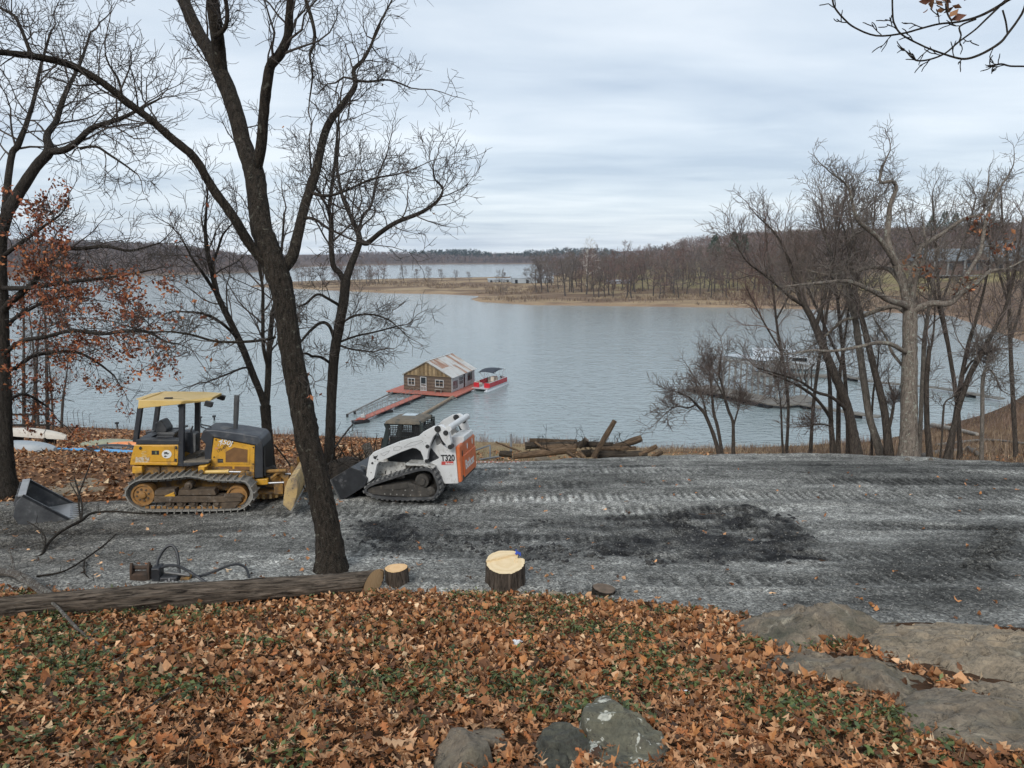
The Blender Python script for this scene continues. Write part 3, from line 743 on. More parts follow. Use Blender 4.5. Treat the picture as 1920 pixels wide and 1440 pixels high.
def blades(name, x, y, z, h, w, cols, per, lean, mat, parent=None, spread=0.05, r=nrg):
    n = len(x); X = np.repeat(x, per) + r.normal(0, spread, n * per); Y = np.repeat(y, per) + r.normal(0, spread, n * per); Z = np.repeat(z, per)
    H = np.repeat(h, per) * r.uniform(0.5, 1.15, n * per); a = r.uniform(0, 6.28, n * per); L = r.uniform(0.1, lean, n * per) * H
    dx, dy = np.cos(a), np.sin(a); wv = w * r.uniform(0.7, 1.3, n * per)
    p0 = np.stack([X - dy * wv, Y + dx * wv, Z - 0.02], -1); p1 = np.stack([X + dy * wv, Y - dx * wv, Z - 0.02], -1)
    m0 = np.stack([X + dx * L * .4 - dy * wv * .8, Y + dy * L * .4 + dx * wv * .8, Z + H * .6], -1); m1 = np.stack([X + dx * L * .4 + dy * wv * .8, Y + dy * L * .4 - dx * wv * .8, Z + H * .6], -1)
    tp = np.stack([X + dx * L, Y + dy * L, Z + H * 0.95], -1)
    V = np.stack([p0, p1, m0, m1, tp], 1).reshape(-1, 3); b = 5 * np.arange(n * per)[:, None]
    c = np.asarray(cols)[r.randint(0, len(cols), n * per)] * r.uniform(0.75, 1.2, (n * per, 1))
    o = link(name, np_mesh(name, V, [b + np.array([(0, 1, 3, 2)]), b + np.array([(2, 3, 4)])], mat, False, np.repeat(c, 5, 0)), parent)
    return tag(o, kind='stuff')
# green weeds between the leaves: rosettes of small broad leaves
n = 11000
wx, wy = sample_bank(n); wn_ = fbm(wx * 1.6 + 50, wy * 1.6, 4) + 0.07 * sstep(1, -4, wx) - 0.13 * sstep(0.8, 3.5, wx) - .05 * (wy > 7.5) + nrg.normal(0, .09, len(wx))
k = wn_ > 0.06; wx, wy = wx[k], wy[k]; n = len(wx)
per = 6
X = np.repeat(wx, per) + nrg.normal(0, 0.028, n * per); Y = np.repeat(wy, per) + nrg.normal(0, 0.028, n * per); Z = near_T(X, Y) + nrg.uniform(0.03, 0.11, n * per)
wc = np.array([(0.075, 0.092, 0.028), (0.095, 0.125, 0.04), (0.14, 0.16, 0.06), (0.07, 0.10, 0.045), (0.05, 0.064, 0.025)])[nrg.randint(0, 5, n * per)] * nrg.uniform(0.8, 1.25, (n * per, 1))
A, B, N = leaf_frames(X, Y, Z, None, 0.55, nrg); s = nrg.uniform(0.012, 0.032, n * per)[:, None]; C0 = np.stack([X, Y, Z], -1)
V = np.stack([C0 - A * s, C0 + B * s * 0.5 + N * s * .15, C0 + A * s * 1.1 - N * s * 0.3, C0 - B * s * 0.5 + N * s * .15], 1).reshape(-1, 3)
o = link('weeds', np_mesh('weeds', V, [4 * np.arange(n * per)[:, None] + np.array([(0, 1, 2, 3)])], M['weed'], False, np.repeat(wc, 4, 0))); tag(o, kind='stuff')
# thin dry stems along the bank and tan grass on the slope down to the water
k = nrg.rand(len(wx)) < 0.10
TAN = [(0.30, 0.22, 0.13), (0.22, 0.15, 0.085), (0.38, 0.29, 0.18), (0.17, 0.11, 0.065)]
sx, sy = sample_bank(700)
blades('dry_stems', sx, sy, near_T(sx, sy), np.full(len(sx), 0.12), 0.002, TAN, 2, 0.5, M['weed'])
n = 9000
sy = nrg.uniform(24, 118, n); sx = nrg.uniform(14, 100, n); k = (sy > np.interp(sx, *Y_EDGE) + 1) & (near_T(sx, sy) > .3); sx, sy = sx[k], sy[k]
blades('slope_brush', sx, sy, near_T(sx, sy), nrg.uniform(0.2, 0.8, len(sx)), 0.014, [(0.20, 0.135, 0.085), (0.14, 0.09, 0.06), (0.28, 0.20, 0.12), (0.11, 0.075, 0.055)], 6, 0.9, M['weed'], spread=0.3)
n = 12000
sy = 21 + 56 * nrg.rand(n) ** 1.4; sx = nrg.uniform(-30, 62, n)
k = (sy > np.interp(sx, *Y_EDGE) + 0.3) & (near_T(sx, sy) > 0.15) & ~((sx < -6 - (sy - 24) * .12) & (nrg.rand(n) < 0.8)); sx, sy = sx[k], sy[k]
blades('dry_grass', sx, sy, near_T(sx, sy), nrg.uniform(0.12, 0.30, len(sx)), 0.009, TAN, 3, 0.9, M['weed'], spread=0.14)
# reddish scrub along the waterline and the far bank
n = 5200
sx = nrg.uniform(-60, 95, n); zz = np.zeros(n); sy = nrg.uniform(58, 110, n); zz = near_T(sx, sy)
k = (zz > 0.0) & (zz < 2.6) & (fbm(sx * 0.25, sy * 0 + 3, 3) > -0.05); sx, sy = sx[k], sy[k]
blades('shore_scrub', sx, sy, near_T(sx, sy), nrg.uniform(0.4, 1.3, len(sx)), 0.012, [(0.16, 0.10, 0.075), (0.21, 0.14, 0.10), (0.13, 0.075, 0.06)], 7, 0.8, M['weed'], spread=0.3)
n = 22000
sx = nrg.uniform(-170, 260, n); sy = nrg.uniform(160, 460, n); sdp = poly_sd(sx, sy, PEN)
k = (sdp > 2) & (sdp < 75) & (fbm(sx * 0.035 + 7, sy * 0.06, 3) + 0.22 * sstep(50, 110, sx) > 0.0); sx, sy = sx[k], sy[k]
blades('bank_scrub', sx, sy, pen_T(sx, sy), nrg.uniform(0.6, 2.2, len(sx)), 0.07, [(0.13, 0.09, 0.07), (0.20, 0.14, 0.095), (0.10, 0.07, 0.055), (0.25, 0.18, 0.11)], 6, 0.9, M['weed'], spread=0.9)
# ------------------------------------------------------------------ trees
class Wood:
    """collects branch centre lines and turns them into tapered tubes in one go"""
    def __init__(s): s.g = {}; s.tips = []
    def add(s, pts, rad, k): s.g.setdefault((len(pts), k), []).append((pts, rad))
    def mesh(s, name, mat, gnarl=0.0):
        VV, FF, off = [], [], 0
        for (n, k), items in s.g.items():
            Pn = np.array([i[0] for i in items], dtype=float); Rn = np.array([i[1] for i in items], dtype=float)
            B = len(items)
            t = np.gradient(Pn, axis=1); t /= np.linalg.norm(t, axis=2, keepdims=True) + 1e-9
            mt = t.mean(1); ref = np.where(np.abs(mt[:, 2:3]) < 0.75, np.array([[0, 0, 1.0]]), np.array([[0.3, 1.0, 0]]))
            uu = np.cross(t, ref[:, None, :]); uu /= np.linalg.norm(uu, axis=2, keepdims=True) + 1e-9
            vv = np.cross(t, uu); a = np.arange(k) * 2 * math.pi / k
            rr = np.repeat(Rn[:, :, None], k, 2)
            if gnarl and k >= 12:
                hh = Pn[:, :, 2:3] + Pn[:, :, 0:1] * .3; rr = rr * (1 + .16 * fbm(np.cos(a)[None, None] * 1.6 + hh * 1.5, np.sin(a)[None, None] * 1.6 + hh * 2.6 + k, 3) + .10 * fbm(np.cos(a)[None, None] * 5 + 9, np.sin(a)[None, None] * 5 + hh * .8, 2))
            if gnarl and k >= 8: rr = rr * (1 + gnarl * np.random.RandomState(n + k).normal(0, 1, rr.shape))
            ring = Pn[:, :, None, :] + (uu[:, :, None, :] * np.cos(a)[None, None, :, None] + vv[:, :, None, :] * np.sin(a)[None, None, :, None]) * rr[..., None]
            VV.append(ring.reshape(-1, 3))
            i, j = np.meshgrid(np.arange(n - 1), np.arange(k), indexing='ij')
            q = np.stack([i * k + j, i * k + (j + 1) % k, (i + 1) * k + (j + 1) % k, (i + 1) * k + j], -1).reshape(-1, 4)
            FF.append((q[None] + off + n * k * np.arange(B)[:, None, None]).reshape(-1, 4)); off += B * n * k
        return np_mesh(name, np.concatenate(VV), [np.concatenate(FF)], mat, True)
def vadd(a, b, s=1.0): return (a[0] + b[0] * s, a[1] + b[1] * s, a[2] + b[2] * s)
def vnorm(a):
    l = math.sqrt(a[0] * a[0] + a[1] * a[1] + a[2] * a[2]) or 1e-9; return (a[0] / l, a[1] / l, a[2] / l)
def vcross(a, b): return (a[1] * b[2] - a[2] * b[1], a[2] * b[0] - a[0] * b[2], a[0] * b[1] - a[1] * b[0])
NPTS = (9, 9, 7, 6, 4, 4)
def grow(W, p, d, L, r, lvl, last, prm, rg, thick=None):
    n = NPTS[min(lvl, 5)]; seg = L / (n - 1); pts = [p]; dirs = [d]; wob = prm.get('wob', 0.22); up = prm.get('up', 0.06)
    for i in range(n - 1):
        d = vnorm((d[0] + rg.gauss(0, wob), d[1] + rg.gauss(0, wob), d[2] + rg.gauss(0, wob) + up))
        p = vadd(p, d, seg); pts.append(p); dirs.append(d)
    rm = prm['rmin']; rad = [max(rm, r * (1 - 0.72 * i / (n - 1))) for i in range(n)]
    rad[-1] = max(rm * 0.7, rad[-1] * 0.7)
    (thick if (thick is not None and r > prm.get('split', 0.03)) else W).add(pts, rad, 8 if r > 0.05 else 5 if r > 0.02 else 3)
    if lvl >= last: W.tips.append((pts[-1], dirs[-1])); return
    spawn(W, pts, rad, L, lvl, last, prm, rg, thick)
def spawn(W, pts, rad, L, lvl, last, prm, rg, thick=None, t0=0.18, count=None, plane=None):
    n = len(pts); cnt = count if count is not None else prm['m'][min(lvl, len(prm['m']) - 1)]
    phi = rg.uniform(0, 6.28)
    for c in range(cnt):
        t = t0 + (1 - t0) * (c + rg.uniform(0.1, 0.9)) / cnt
        f = t * (n - 1); i = min(int(f), n - 2); f -= i
        q = tuple(pts[i][a] * (1 - f) + pts[i + 1][a] * f for a in range(3)); tr = vnorm(tuple(pts[i + 1][a] - pts[i][a] for a in range(3)))
        rr = rad[i] * (1 - f) + rad[i + 1] * f
        ref = (0, 0, 1) if abs(tr[2]) < 0.85 else (1, 0, 0)
        x = vnorm(vcross(tr, ref)); y = vcross(tr, x)
        phi += 2.4 + rg.uniform(-0.7, 0.7)
        ang = rg.uniform(*prm.get('ang', (0.55, 1.15)))
        side = vadd(tuple(a * math.cos(phi) for a in x), y, math.sin(phi))
        d = vnorm(vadd(tuple(a * math.cos(ang) for a in tr), side, math.sin(ang)))
        l = L * rg.uniform(*prm.get('lr', (0.36, 0.68))) * (1.12 - 0.55 * t)
        l = max(l, prm.get('lmin', 0.25))
        grow(W, q, d, l, max(prm['rmin'], min(rr * 0.62, l * prm.get('slim', 0.028))), lvl + 1, last, prm, rg, thick)
def smooth_path(pts, rad, sub=4):
    pts = [Vector(p) for p in pts]; n = len(pts); P_, R_ = [], []
    for i in range(n - 1):
        a, b, c, d = pts[max(i - 1, 0)], pts[i], pts[i + 1], pts[min(i + 2, n - 1)]
        for k in range(sub):
            t = k / sub
            P_.append(tuple(0.5 * ((2 * b) + (c - a) * t + (2 * a - 5 * b + 4 * c - d) * t * t + (3 * b - a - 3 * c + d) * t ** 3)))
            R_.append(rad[i] * (1 - t) + rad[i + 1] * t)
    P_.append(tuple(pts[-1])); R_.append(rad[-1]); return P_, R_
def limb(path, d, k=14, sub=4):
    """path: (px, py, width in pixels, depth offset in metres) seen at depth d; gives points and radii in metres"""
    pts, rad = [], []
    for q in path:
        dep = d + (q[3] if len(q) > 3 else 0.0); pts.append(P(q[0], q[1], dep)); rad.append(max(0.006, q[2] * 0.45 * dep / FPX))
    return smooth_path(pts, rad, sub)
def foliage(name, tips, n, size, cols, parent, rg, jitter=0.07):
    C0 = []; 
    for i in range(n):
        p, d = tips[rg.randrange(len(tips))]
        C0.append((p[0] + rg.gauss(0, jitter), p[1] + rg.gauss(0, jitter), p[2] + rg.gauss(0, jitter) - 0.02))
    C0 = np.array(C0); r = np.random.RandomState(rg.randrange(9999)); N = r.normal(0, 1, (n, 3)); N /= np.linalg.norm(N, axis=1, keepdims=True)
    A = np.cross(N, r.normal(0, 1, (n, 3))); A /= np.linalg.norm(A, axis=1, keepdims=True); B = np.cross(N, A)
    s = r.uniform(0.6, 1.2, (n, 1)) * size
    V = np.stack([C0 - A * s * .5, C0 + B * s * .28 + N * s * .1, C0 + A * s * .2 + B * s * .2, C0 + A * s * .55, C0 + A * s * .1 - B * s * .22, C0 - B * s * .26 + N * s * .12], 1).reshape(-1, 3)
    b = 6 * np.arange(n)[:, None]
    c = np.asarray(cols)[r.randint(0, len(cols), n)] * r.uniform(0.7, 1.25, (n, 1))
    o = link(name, np_mesh(name, V, [b + np.array([(0, 1, 2, 3)]), b + np.array([(0, 3, 4, 5)])], M['leaf'], False, np.repeat(c, 6, 0)), parent)
    tag(o, kind='stuff'); return o
RUST = [(0.30, 0.10, 0.045), (0.38, 0.15, 0.065), (0.24, 0.075, 0.04), (0.44, 0.19, 0.085)]
BROWN = [(0.16, 0.075, 0.04), (0.22, 0.11, 0.055), (0.12, 0.05, 0.03)]

def hero_tree(name, label, d, trunk, limbs, prm, seed, bark, twig, twigs_on_trunk=0, cat='tree', group=None, flare=1.35, leaves=None, last=4, tw=None):
    """trunk and limbs are traced centre lines (px, py, width, depth offset); finer wood grows from them"""
    rg = random.Random(seed); W = Wood(); TK = Wood()
    base = limb(trunk, d, sub=9)
    pts, rad = base
    g0 = Vector(pts[0]); zg = float(near_T(g0.x, g0.y))
    # root flare: the lowest metre widens and goes into the soil
    n = len(pts); z0 = pts[0][2]
    rad = [r * (1 + (flare - 1) * math.exp(-max(0, p[2] - z0) / 0.35)) for p, r in zip(pts, rad)]
    pts = [(pts[0][0], pts[0][1], min(z0, zg) - 0.35)] + pts; rad = [rad[0] * 1.08] + rad
    TK.add(pts, rad, 32)
    L0 = (Vector(pts[-1]) - Vector(pts[0])).length
    if twigs_on_trunk: spawn(W, pts, [min(r, 0.05) for r in rad], 3.0, 1, last, prm, rg, TK, t0=0.3, count=twigs_on_trunk)
    for lb in limbs:
        path, cnt = lb[0], lb[1]; opt = lb[2] if len(lb) > 2 else {}
        pp, rr = limb(path, d, sub=4)
        TK.add(pp, rr, 12 if rr[0] > 0.05 else 7)
        L = sum((Vector(pp[i + 1]) - Vector(pp[i])).length for i in range(len(pp) - 1))
        if cnt:
            spawn(W, pp, rr, min(L, opt.get('L', prm.get('Lmax', 4.0))), opt.get('lvl', 1), last, {**prm, **opt}, rg, TK, t0=opt.get('t0', 0.12), count=cnt)
        # the limb's own end carries on as finer wood
        e = vnorm(tuple(pp[-1][a] - pp[-2][a] for a in range(3)))
        if opt.get('end', True): grow(W, pp[-1], e, opt.get('endL', 1.2), rr[-1], 2, last, {**prm, **opt}, rg, TK)
    root = empty(name, (g0.x, g0.y, zg), (0, 0, 0), label, cat, group)
    org = np.array((g0.x, g0.y, zg))
    for part, w, mt, gn in (('trunk', TK, bark, 0.03), ('crown', W, twig, 0.0)):
        if not w.g: continue
        me = w.mesh(part, mt, gn)
        co = np.empty(len(me.vertices) * 3, dtype=np.float32); me.vertices.foreach_get('co', co)
        me.vertices.foreach_set('co', (co.reshape(-1, 3) - org.astype(np.float32)).ravel()); me.update()
        link(part, me, root)
    if leaves and W.tips:
        nleaf, size, cols, sel = leaves
        tips = [tp for tp in W.tips if sel is None or sel(*proj(*tp[0])[:2])]
        if tips:
            if len(tips) > 400: tips = random.Random(seed).sample(tips, int(len(tips) * .3))
            f = foliage('foliage', [(tuple(np.array(p) - org), dd) for p, dd in tips], nleaf, size, cols, root, rg)
    return root, W

# --- the big dark tree in front
HP = dict(m=(0, 6, 5, 4, 2), rmin=0.0042, wob=0.24, up=0.06, lr=(0.38, 0.66), lmin=0.22, ang=(0.5, 1.2), split=0.03, Lmax=2.6, slim=0.017)
main_trunk = [(621, 1074, 58), (617, 1010, 49), (606, 950, 49), (596, 900, 49), (578, 830, 49), (565, 760, 48), (553, 700, 46), (543, 640, 45), (535, 580, 43), (527, 535, 46), (514, 497, 49), (503, 468, 44), (496, 445, 36)]
A1 = [(520, 515, 44), (511, 490, 46), (500, 455, 45, .05), (490, 425, 42, .1), (480, 347, 42, .25), (473, 310, 40, .35), (459, 278, 35, .45), (441, 208, 33, .6), (422, 156, 33, .75), (402, 115, 30, .85), (388, 88, 27, 1.0), (373, 65, 27, 1.1), (344, 0, 25, 1.3), (325, -60, 22, 1.5), (300, -150, 16, 1.7)]
A2 = [(414, 135, 28, .8), (410, 90, 27, .6), (406, 60, 27, .4), (398, 0, 26, .2), (392, -60, 22, 0), (395, -150, 15, -.3)]
B1 = [(478, 325, 24, .3), (489, 278, 22, .1), (495, 208, 21, -.1), (501, 156, 21, -.3), (508, 122, 20, -.4), (526, 100, 20, -.45), (539, 70, 18, -.5), (542, 35, 17, -.6), (544, 0, 15, -.7), (552, -60, 12, -.8), (570, -140, 8, -1)]
C1 = [(520, 512, 26), (545, 486, 24, .1), (556, 451, 22, .2), (568, 399, 20, .4), (584, 347, 20, .6), (595, 312, 18, .7), (606, 260, 16, .9), (620, 226, 15, 1.0), (644, 194, 13, 1.2), (666, 160, 11, 1.4), (663, 132, 9, 1.5), (680, 113, 7.5, 1.6), (695, 87, 6, 1.8), (708, 52, 5, 1.9), (735, 0, 3, 2.1)]
C2 = [(662, 150, 6, 1.4), (690, 153, 5, 1.3), (730, 150, 4, 1.2), (770, 165, 3, 1.1)]
C3 = [(586, 362, 8, .5), (606, 367, 7, .3), (630, 364, 6, .1), (660, 352, 5, -.1), (700, 335, 4.5, -.3), (745, 327, 3, -.4)]
C4 = [(574, 408, 7, .3), (592, 412, 6, .1), (615, 428, 5.5, -.2), (640, 440, 4.5, -.4), (665, 452, 3, -.5)]
D1 = [(506, 500, 24), (485, 478, 22, -.1), (468, 458, 20, -.2), (444, 417, 20, -.4), (424, 388, 19, -.5), (405, 362, 19, -.6), (388, 335, 18, -.7), (373, 308, 18, -.8), (355, 286, 17, -.9), (325, 262, 17, -1.0), (303, 243, 16, -1.1), (283, 225, 15, -1.2), (258, 206, 15, -1.3), (233, 188, 17, -1.4), (207, 166, 15, -1.5), (180, 147, 15, -1.6), (133, 122, 15, -1.8), (67, 106, 14, -2.1), (0, 98, 12, -2.4), (-90, 92, 10, -2.8), (-200, 80, 7, -3.2)]
D2 = [(58, 103, 8, -2.1), (50, 80, 7.5, -2.1), (40, 55, 7, -2.0), (27, 30, 6, -1.9), (0, 14, 6, -1.8), (-30, -10, 5, -1.8)]
D3 = [(230, 186, 6, -1.4), (222, 150, 5, -1.3), (205, 122, 4, -1.2), (197, 100, 3, -1.2)]
E1 = [(516, 632, 6, -.1), (490, 638, 6, -.3), (450, 641, 6, -.5), (405, 640, 5, -.6), (360, 628, 5, -.7), (320, 622, 4, -.8), (280, 622, 3.5, -.9), (240, 612, 3, -1)]
F1 = [(560, 702, 3, -.2), (575, 700, 2.5, -.35), (585, 706, 2, -.4)]
G1 = [(402, 70, 12, .2), (422, 52, 9, .1), (426, 20, 9, .0), (418, -20, 8, -.1)]
G2 = [(566, -40, 8, .6), (575, 5, 8, .6), (583, 30, 8, .6), (590, 62, 7, .65), (588, 85, 6, .7), (581, 105, 5, .7), (586, 140, 4, .75), (580, 190, 3, .8)]
ob, Wm = hero_tree('dark_oak_tree', 'tall dark bare tree leaning in front of the yellow machine, forking into big limbs', 11.5, main_trunk,
    [(A1, 13, dict(t0=.4)), (A2, 10, dict(t0=.3)), (B1, 12, dict(t0=.35)), (C1, 15, dict(t0=.5)), (C2, 6, dict(L=1.4)), (C3, 9, dict(L=1.5, t0=.4)), (C4, 6, dict(L=1.2, t0=.4)), (D1, 17, dict(t0=.5, L=2.2)), (D2, 7, dict(L=1.6)), (D3, 4, dict(L=1.0)),
     (E1, 8, dict(L=1.2, up=.0)), (F1, 0, dict(endL=.3)), (G1, 3, dict(L=.8)), (G2, 9, dict(L=1.3, up=-.02))],
    HP, 4, M['bark'], M['twig'], leaves=(36, 0.11, BROWN + RUST, lambda x, y: (y > 560 and x < 420) or (abs(x - 585) < 30 and y > 690) or (abs(x - 330) < 40 and abs(y - 185) < 40)))

# --- pair of stems behind the yellow machine, and the dark tree by the white loader
mp = dict(m=(0, 6, 5, 4, 2), rmin=0.006, wob=0.20, up=0.07, lr=(0.4, 0.7), lmin=0.3, ang=(0.45, 1.05), split=0.035, Lmax=3.6, slim=0.015)
hero_tree('bare_tree', 'slim bare tree with two stems rising behind the exhaust of the yellow machine', 21.5,
    [(507, 892, 23), (504, 850, 21), (502, 820, 20), (499, 785, 20), (497, 760, 22)],
    [([(497, 762, 16), (488, 736, 14), (471, 694, 14), (453, 648, 14, -.2), (433, 605, 13, -.4), (410, 559, 12, -.6), (402, 530, 11, -.6), (396, 502, 10, -.7), (388, 467, 9, -.8), (385, 430, 7, -.9), (387, 390, 5, -1), (390, 350, 3, -1)], 15, dict(t0=.3)),
     ([(410, 556, 8, -.6), (392, 530, 7, -1), (375, 505, 6, -1.4), (362, 487, 5, -1.6), (345, 455, 3.5, -1.8)], 7, dict(L=2.4)),
     ([(396, 500, 6, -.7), (408, 470, 5.5, -.4), (418, 440, 4.5, -.2), (440, 415, 3, 0)], 6, dict(L=2.2)),
     ([(498, 765, 15), (502, 722, 13, .2), (504, 673, 12, .4), (506, 645, 11, .5), (510, 600, 9, .7), (520, 540, 7, .9), (528, 470, 5.5, 1.1), (533, 400, 4, 1.3)], 14, dict(t0=.25)),
     ([(503, 690, 8, .3), (494, 650, 7.5, .0), (493, 590, 7, -.2), (492, 536, 6, -.3), (482, 470, 5, -.4), (470, 410, 3.5, -.4)], 12, dict(t0=.2)),
     ([(450, 640, 7, -.2), (432, 620, 6.5, -.7), (410, 602, 6, -1.2), (380, 588, 5, -1.6), (350, 585, 4, -2)], 7, dict(L=2.4, up=.02)),
     ([(470, 690, 5, 0), (455, 690, 4.5, -.5), (430, 700, 4, -1), (400, 712, 3, -1.4)], 5, dict(L=1.8, up=-.01))],
    mp, 8, M['bark_mid'], M['twig'], leaves=(30, 0.14, RUST, lambda x, y: x < 420))
hero_tree('bare_tree', 'dark bare tree left of the white loader, with a long limb to the right', 20.5,
    [(617, 885, 22), (619, 820, 21), (621, 760, 20), (623, 720, 20), (627, 665, 20), (636, 610, 20), (644, 565, 20), (648, 526, 20)],
    [([(647, 530, 13), (637, 512, 12, -.1), (625, 498, 11, -.2), (621, 460, 11, -.3), (621, 410, 9.5, -.4), (617, 390, 8, -.5), (627, 312, 6, -.3), (635, 222, 4, -.2), (640, 170, 3, -.1)], 17, dict(t0=.3)),
     ([(617, 392, 6, -.5), (600, 365, 5.5, -.8), (585, 330, 4.5, -1.1), (580, 270, 3, -1.4)], 10, dict(L=2.6)),
     ([(648, 528, 17), (657, 500, 15, .1), (666, 478, 14, .2), (674, 452, 13, .3), (670, 432, 11, .5), (663, 417, 9, .6), (648, 385, 8, .8), (640, 360, 7, 1), (632, 312, 5.5, 1.2), (636, 260, 4, 1.5)], 17, dict(t0=.35)),
     ([(675, 452, 12, .3), (688, 456, 11, .2), (712, 437, 10, .0), (743, 417, 9, -.3), (788, 399, 8, -.6), (819, 378, 6.5, -.9), (830, 354, 5, -1), (815, 335, 4, -1.1), (812, 312, 3, -1.2)], 18, dict(t0=.3, L=2.6)),
     ([(672, 440, 7, .5), (680, 405, 6, .9), (696, 385, 5, 1.2), (705, 340, 4, 1.5), (725, 290, 3, 1.7)], 10, dict(L=2.6)),
     ([(640, 575, 7), (615, 560, 6, -.4), (595, 552, 5.5, -.7), (575, 568, 4.5, -1), (560, 575, 3, -1.2)], 8, dict(L=1.8, up=.0)),
     ([(628, 640, 8), (618, 612, 7, -.3), (602, 605, 6.5, -.6), (580, 622, 5.5, -.9), (565, 640, 4, -1)], 6, dict(L=1.6, up=.0)),
     ([(642, 605, 5), (665, 592, 4.5, -.2), (700, 590, 4, -.4), (730, 600, 3, -.6)], 9, dict(L=2.0, up=.0)),
     ([(640, 640, 5), (668, 630, 4, -.2), (705, 622, 3.5, -.4), (750, 610, 2.5, -.5)], 8, dict(L=1.6, up=.0)),
     ([(638, 648, 5), (660, 655, 4, -.3), (700, 660, 3, -.6)], 9, dict(L=1.6, up=-.02)),
     ([(618, 680, 6), (602, 670, 6, -.5), (585, 668, 5.5, -1)], 3, dict(L=.8))],
    mp, 12, M['bark_mid'], M['twig'], leaves=(14, 0.14, BROWN, None))

# --- left edge: tree with rust-coloured leaves
lp = dict(m=(0, 6, 5, 4, 2), rmin=0.0055, wob=0.22, up=0.05, lr=(0.4, 0.7), lmin=0.3, ang=(0.45, 1.1), split=0.035, Lmax=3.4, slim=0.015)
hero_tree('leafy_oak_tree', 'tree at the left edge still holding rust coloured leaves on low branches', 17.5,
    [(10, 925, 44), (10, 880, 33), (8, 800, 29), (7, 720, 27), (5, 640, 25), (3, 560, 24), (1, 500, 23), (3, 440, 22), (15, 395, 22)],
    [([(12, 400, 24), (38, 358, 22, .1), (68, 312, 21, .2), (92, 283, 20, .3), (88, 255, 14, .5), (105, 228, 12, .7), (112, 205, 11, .8), (125, 170, 9, 1), (150, 120, 6, 1.3), (170, 60, 4, 1.5)], 18, dict(t0=.35)),
     ([(92, 284, 15, .3), (118, 282, 14, .1), (140, 270, 13, 0), (168, 243, 11, -.2), (195, 232, 10, -.3), (222, 224, 9, -.4), (248, 212, 7, -.5), (280, 195, 5, -.6), (300, 185, 3, -.7)], 14, dict(t0=.2)),
     ([(150, 278, 6, 0), (180, 275, 5.5, -.1), (205, 290, 5, -.2), (235, 310, 4, -.3), (255, 325, 3, -.4)], 8, dict(L=1.8)),
     ([(3, 455, 16), (20, 300, 13, .8), (35, 270, 12, .9), (60, 200, 8, 1.2), (75, 130, 6, 1.4), (95, 60, 4, 1.6)], 14, dict(t0=.2)),
     ([(5, 590, 15), (18, 568, 14, -.2), (61, 532, 12, -.5), (75, 505, 11, -.6), (94, 492, 10, -.7), (119, 468, 9, -.8), (155, 466, 8, -1), (200, 462, 7, -1.2), (245, 470, 5, -1.4), (300, 455, 3, -1.6)], 16, dict(t0=.25, L=2.4)),
     ([(6, 665, 10), (40, 640, 9, -.6), (85, 632, 8, -1.2), (135, 620, 7.5, -1.6), (190, 626, 7, -2), (235, 621, 6.5, -2.2), (275, 622, 6, -2.4), (310, 640, 4, -2.6), (335, 645, 3, -2.7)], 22, dict(t0=.15, L=1.7)),
     ([(6, 690, 10), (30, 690, 9, .3), (60, 668, 8, .6), (100, 661, 7, .8), (142, 660, 6, 1), (180, 678, 5, 1.2), (215, 705, 3, 1.4)], 12, dict(L=1.8, up=.0)),
     ([(3, 540, 11), (50, 540, 9, -.8), (100, 533, 7, -1.3), (160, 525, 6, -1.8), (220, 518, 5, -2.2), (290, 505, 3, -2.5)], 18, dict(t0=.2, L=1.6)),
     ([(4, 620, 9), (30, 595, 8, .6), (55, 580, 7, 1), (100, 560, 5, 1.5), (140, 555, 3, 1.9)], 14, dict(L=1.8)),
     ([(6, 760, 9), (25, 745, 7, .5), (50, 740, 6, .8), (85, 760, 4, 1)], 10, dict(L=1.5, up=.0)),
     ([(6, 480, 9), (40, 455, 8, -.5), (75, 430, 6, -.9), (110, 405, 4, -1.2)], 10, dict(L=2.0))],
    lp, 21, M['bark_mid'], M['twig'], leaves=(7500, 0.095, [(0.25, 0.075, 0.030), (0.32, 0.11, 0.045), (0.19, 0.055, 0.028), (0.40, 0.155, 0.06), (0.14, 0.05, 0.03)], lambda x, y: (y > 500 and x < 330) or (y > 330 and x < 130 and y < 900)))

